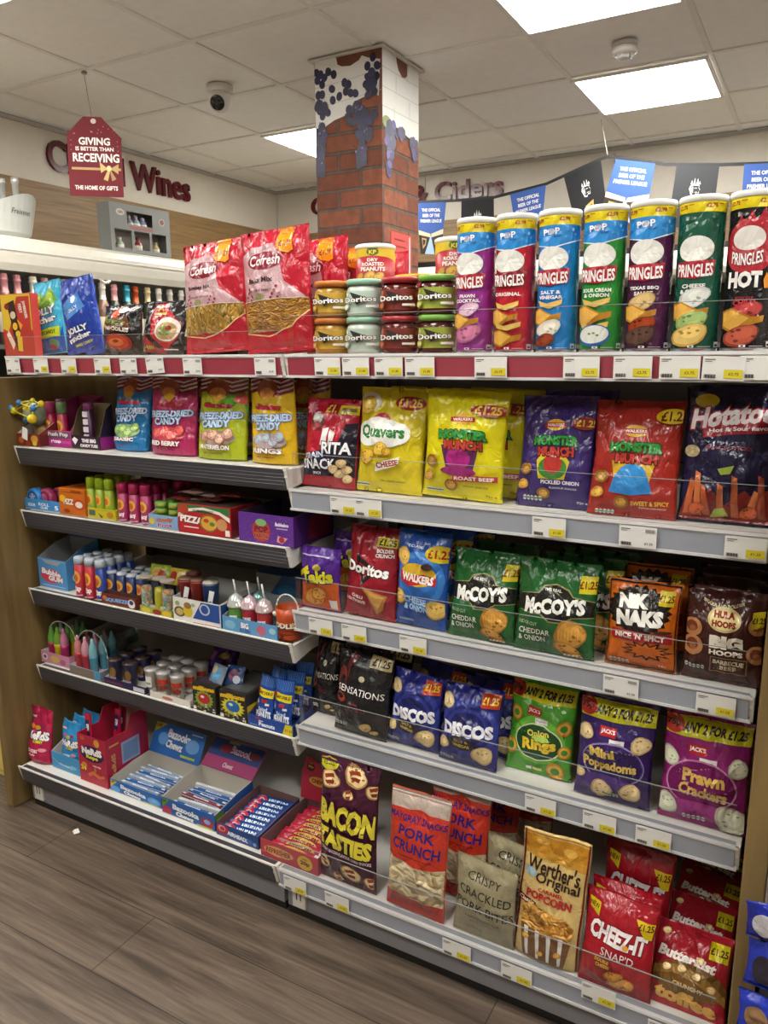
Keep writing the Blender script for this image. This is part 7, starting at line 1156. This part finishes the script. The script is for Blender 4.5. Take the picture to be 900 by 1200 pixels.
plane_art(bm, (0, 0, 0), (1, 0, 0), (0, 0, 1), W, .112, [E(.56, .46, .34, .13, '7A3A20'), E(.56, .46, .31, .11, 'C8903A'), T('CHEWS', .56, .46, .46, .1, '7A1A20', None, 0, .05), E(.28, .76, .13, .1, '4A1A14'), T('20p', .28, .76, .18, .07, 'D8B83A'), T('CHEWY', .4, .92, .5, .05, '7A1A28', None, -8, .04), T('only', .28, .84, .12, .03, 'D8B83A')], mats)
o = link_mesh('price_header_card', bm, mats); o.location = (x0 + .0, Y5 + .155, ZE + .052); o.rotation_euler = (math.radians(-8), 0, 0); tag(o, 'raspberry red header card with gold ovals standing up behind the red chew bars', 'display card')

# ------------------------------------------------------------------ clip strip of packets hanging at the right-hand post
def clip_strip():
    t = thing('packet_clip_strip', 'dark clip strip hanging beside the right-hand oak post, holding blue packets', 'display strip', (.045, 1.205, 0))
    boxo('strip', -.012, .012, 0, .002, .04, 1.15, paint('2E2C2A', .4), t); boxo('mounting_arm', -.006, .006, .002, .06, 1.10, 1.12, paint('3A3836', .4), t)
    for z in (.478, .398, .302, .226): boxo('hook', -.008, .008, -.022, 0, z, z + .003, paint('3A3A3C', .3), t)
    tt = thing('shelving_bay', 'neighbouring dark shelving bay glimpsed right of the oak post', 'shop shelving', (0, 0, 0), group='shelving bays of the snack gondola')
    boxo('back_panel', .0, .92, 1.80, 1.812, .1, 1.285, paint('3A3836', .5), tt); boxo('base_plinth', .0, .92, 1.275, 1.79, .0005, .115, paint('3A3A3C', .4), tt); boxo('shelf', .0, .92, 1.33, 1.796, .43, .452, paint('4A4A4A', .4), tt)
clip_strip()
for i, (z, h, c, lb) in enumerate(((.405, .07, '1E2E9E', 'small royal blue packet hanging highest beside the right-hand oak post'), (.315, .08, '22349E', 'royal blue packet with a dark picture, second down beside the oak post'), (.235, .066, '2236A8', 'royal blue packet with a brown picture, third down beside the oak post'), (.085, .14, '9A6E5E', 'pink-brown foil packet hanging lowest beside the right-hand oak post'))):
    SEED[0] += 1; bm, mats = bag_mesh(.13, h, .012, c, [E(.2, .45, .14, .3, ('C8C8D0', '2A2430', '8A6A4A', 'B89886')[i]), R(0, 0, 1, .08, ('141E7A', '141E7A', '141E7A', '7A5A4A')[i])], SEED[0])
    o = link_mesh('hanging_packet', bm, mats); o.location = ((.038, .04, .038, .036)[i], 1.184, z); o.rotation_euler = (math.radians(4), math.radians((-3, 2, -2, 4)[i]), 0); tag(o, lb, 'hanging packet', 'packets on the clip strip')

# ------------------------------------------------------------------ price tickets on the shelf edges
def ticket_mesh(flash, border, price):
    bm = bmesh.new(); mats = [paint('D9D8D4', .35)]; W, H = .062, .037; box(bm, 0, W, 0, .0007, 0, H)
    L = ([R(0, 0, .02, 1, 'C84A5A'), R(.98, 0, 1, 1, 'C84A5A'), R(0, .96, 1, 1, 'C84A5A'), R(0, 0, 1, .04, 'C84A5A')] if border else []) + [R(.05, .84, .3, .88, '4A4A4A'), R(.05, .76, .22, .79, '5A5A5A')] + [R(.06 + .022 * i, .08, .072 + .022 * i + (.006 if i % 3 else 0), .24, '3A3A3A') for i in range(13)]
    L += [R(.52, .10, .96, .46, 'CDBE2A'), T(price, .75, .28, .24, .12, '5A5020')] if flash else [R(.70, .76, .95, .90, '8E8E8E'), T(price, .8, .22, .22, .11, '4A4A4A')]
    plane_art(bm, (0, 0, 0), (1, 0, 0), (0, 0, 1), W, H, L, mats); me = bpy.data.meshes.new('price_ticket'); bm.to_mesh(me); bm.free()
    for q in mats: me.materials.append(q)
    return me
TM = {}
def ticket(px, z, flash, where, yl=YL, border=True, price='£1.25', tilt=0, s=1):
    k = (flash, border, price)
    if k not in TM: TM[k] = ticket_mesh(*k)
    o = bpy.data.objects.new('price_ticket', TM[k]); COL.objects.link(o); x = xat(px, yl, z - .02); o.location = (x - .031 * s, yl - .0038 - (.001 if tilt else 0), z - .042 - .0); o.rotation_euler = (math.radians(3), math.radians(tilt), 0); o.scale = (s, 1, 1)
    tag(o, f'{"white and yellow" if flash else "plain white"} price ticket {where}', 'price ticket', 'shelf-edge price tickets')
for px, f, wh in ((17, 0, 'below the red and yellow sweet carton'), (49.5, 1, 'below the turquoise candy bag'), (82, 1, 'below the dark blue candy bag'), (121.5, 1, 'below the left edge of the first black noodle bag'), (152, 0, 'below the right of the first black noodle bag'), (184, 0, 'below the second black noodle bag'), (227, 0, 'below the left savoury mix bag'), (312, 0, 'below the taller savoury mix bag')): ticket(px, 1.29, f, wh, border=False, price='£2.49', tilt=(-4 if px == 184 else 0), s=.9)
for px, f, wh in ((385, 1, 'below the orange-lidded jars'), (418, 1, 'below the mint-lidded jars'), (456.5, 1, 'below the red-lidded jars'), (493, 1, 'below the green-lidded jars'), (576, 1, 'below the purple and red tubes'), (682, 1, 'below the grass green tube'), (742, 1, 'below the dark plum tube'), (797, 1, 'below the dark green tube'), (848, 1, 'between the dark green and black tubes, slightly tilted'), (893, 0, 'at the right end of the top shelf')): ticket(px, 1.29, f, wh, border=(px == 848), price='£2.75' if px > 560 else '£1.85', tilt=(2 if px == 848 else 0))
for px, f, wh in ((403, 1, 'below the crimson grain snack bag'), (433, 1, 'below the yellow cheese curls bag'), (644, 1, 'below the purple corn snack bag'), (748, 0, 'below the brick red corn snack bag'), (874, 1, 'below the navy potato stick bag')): ticket(px, 1.006, f, wh, border=bool(f))
for px, f, wh in ((377, 1, 'below the purple and orange tortilla bag'), (416, 1, 'below the dark red tortilla chip bag'), (485, 1, 'below the royal blue crisp bag'), (728, 0, 'below the orange corn snack bag'), (839, 1, 'below the dark brown hoop bag')): ticket(px, .73, f, wh, border=bool(f))
for px, f, wh in ((634, 1, 'below the onion rings bag'), (703, 1, 'below the mini poppadoms bag'), (766, 1, 'below the left of the prawn crackers bag')): ticket(px, .452, f, wh)
for px, f, wh in ((347, 1, 'below the coral red chew box'), (396, 1, 'below the aubergine bacon bag'), (536, 1, 'below the beige pork bites bag'), (606, 1, 'below the gold popcorn pouch'), (781, 1, 'below the red toffee popcorn bag')): ticket(px, .14, f, wh, YP)
ticket(702, .165, 1, 'set high in front of the scarlet cracker pouches', YP)
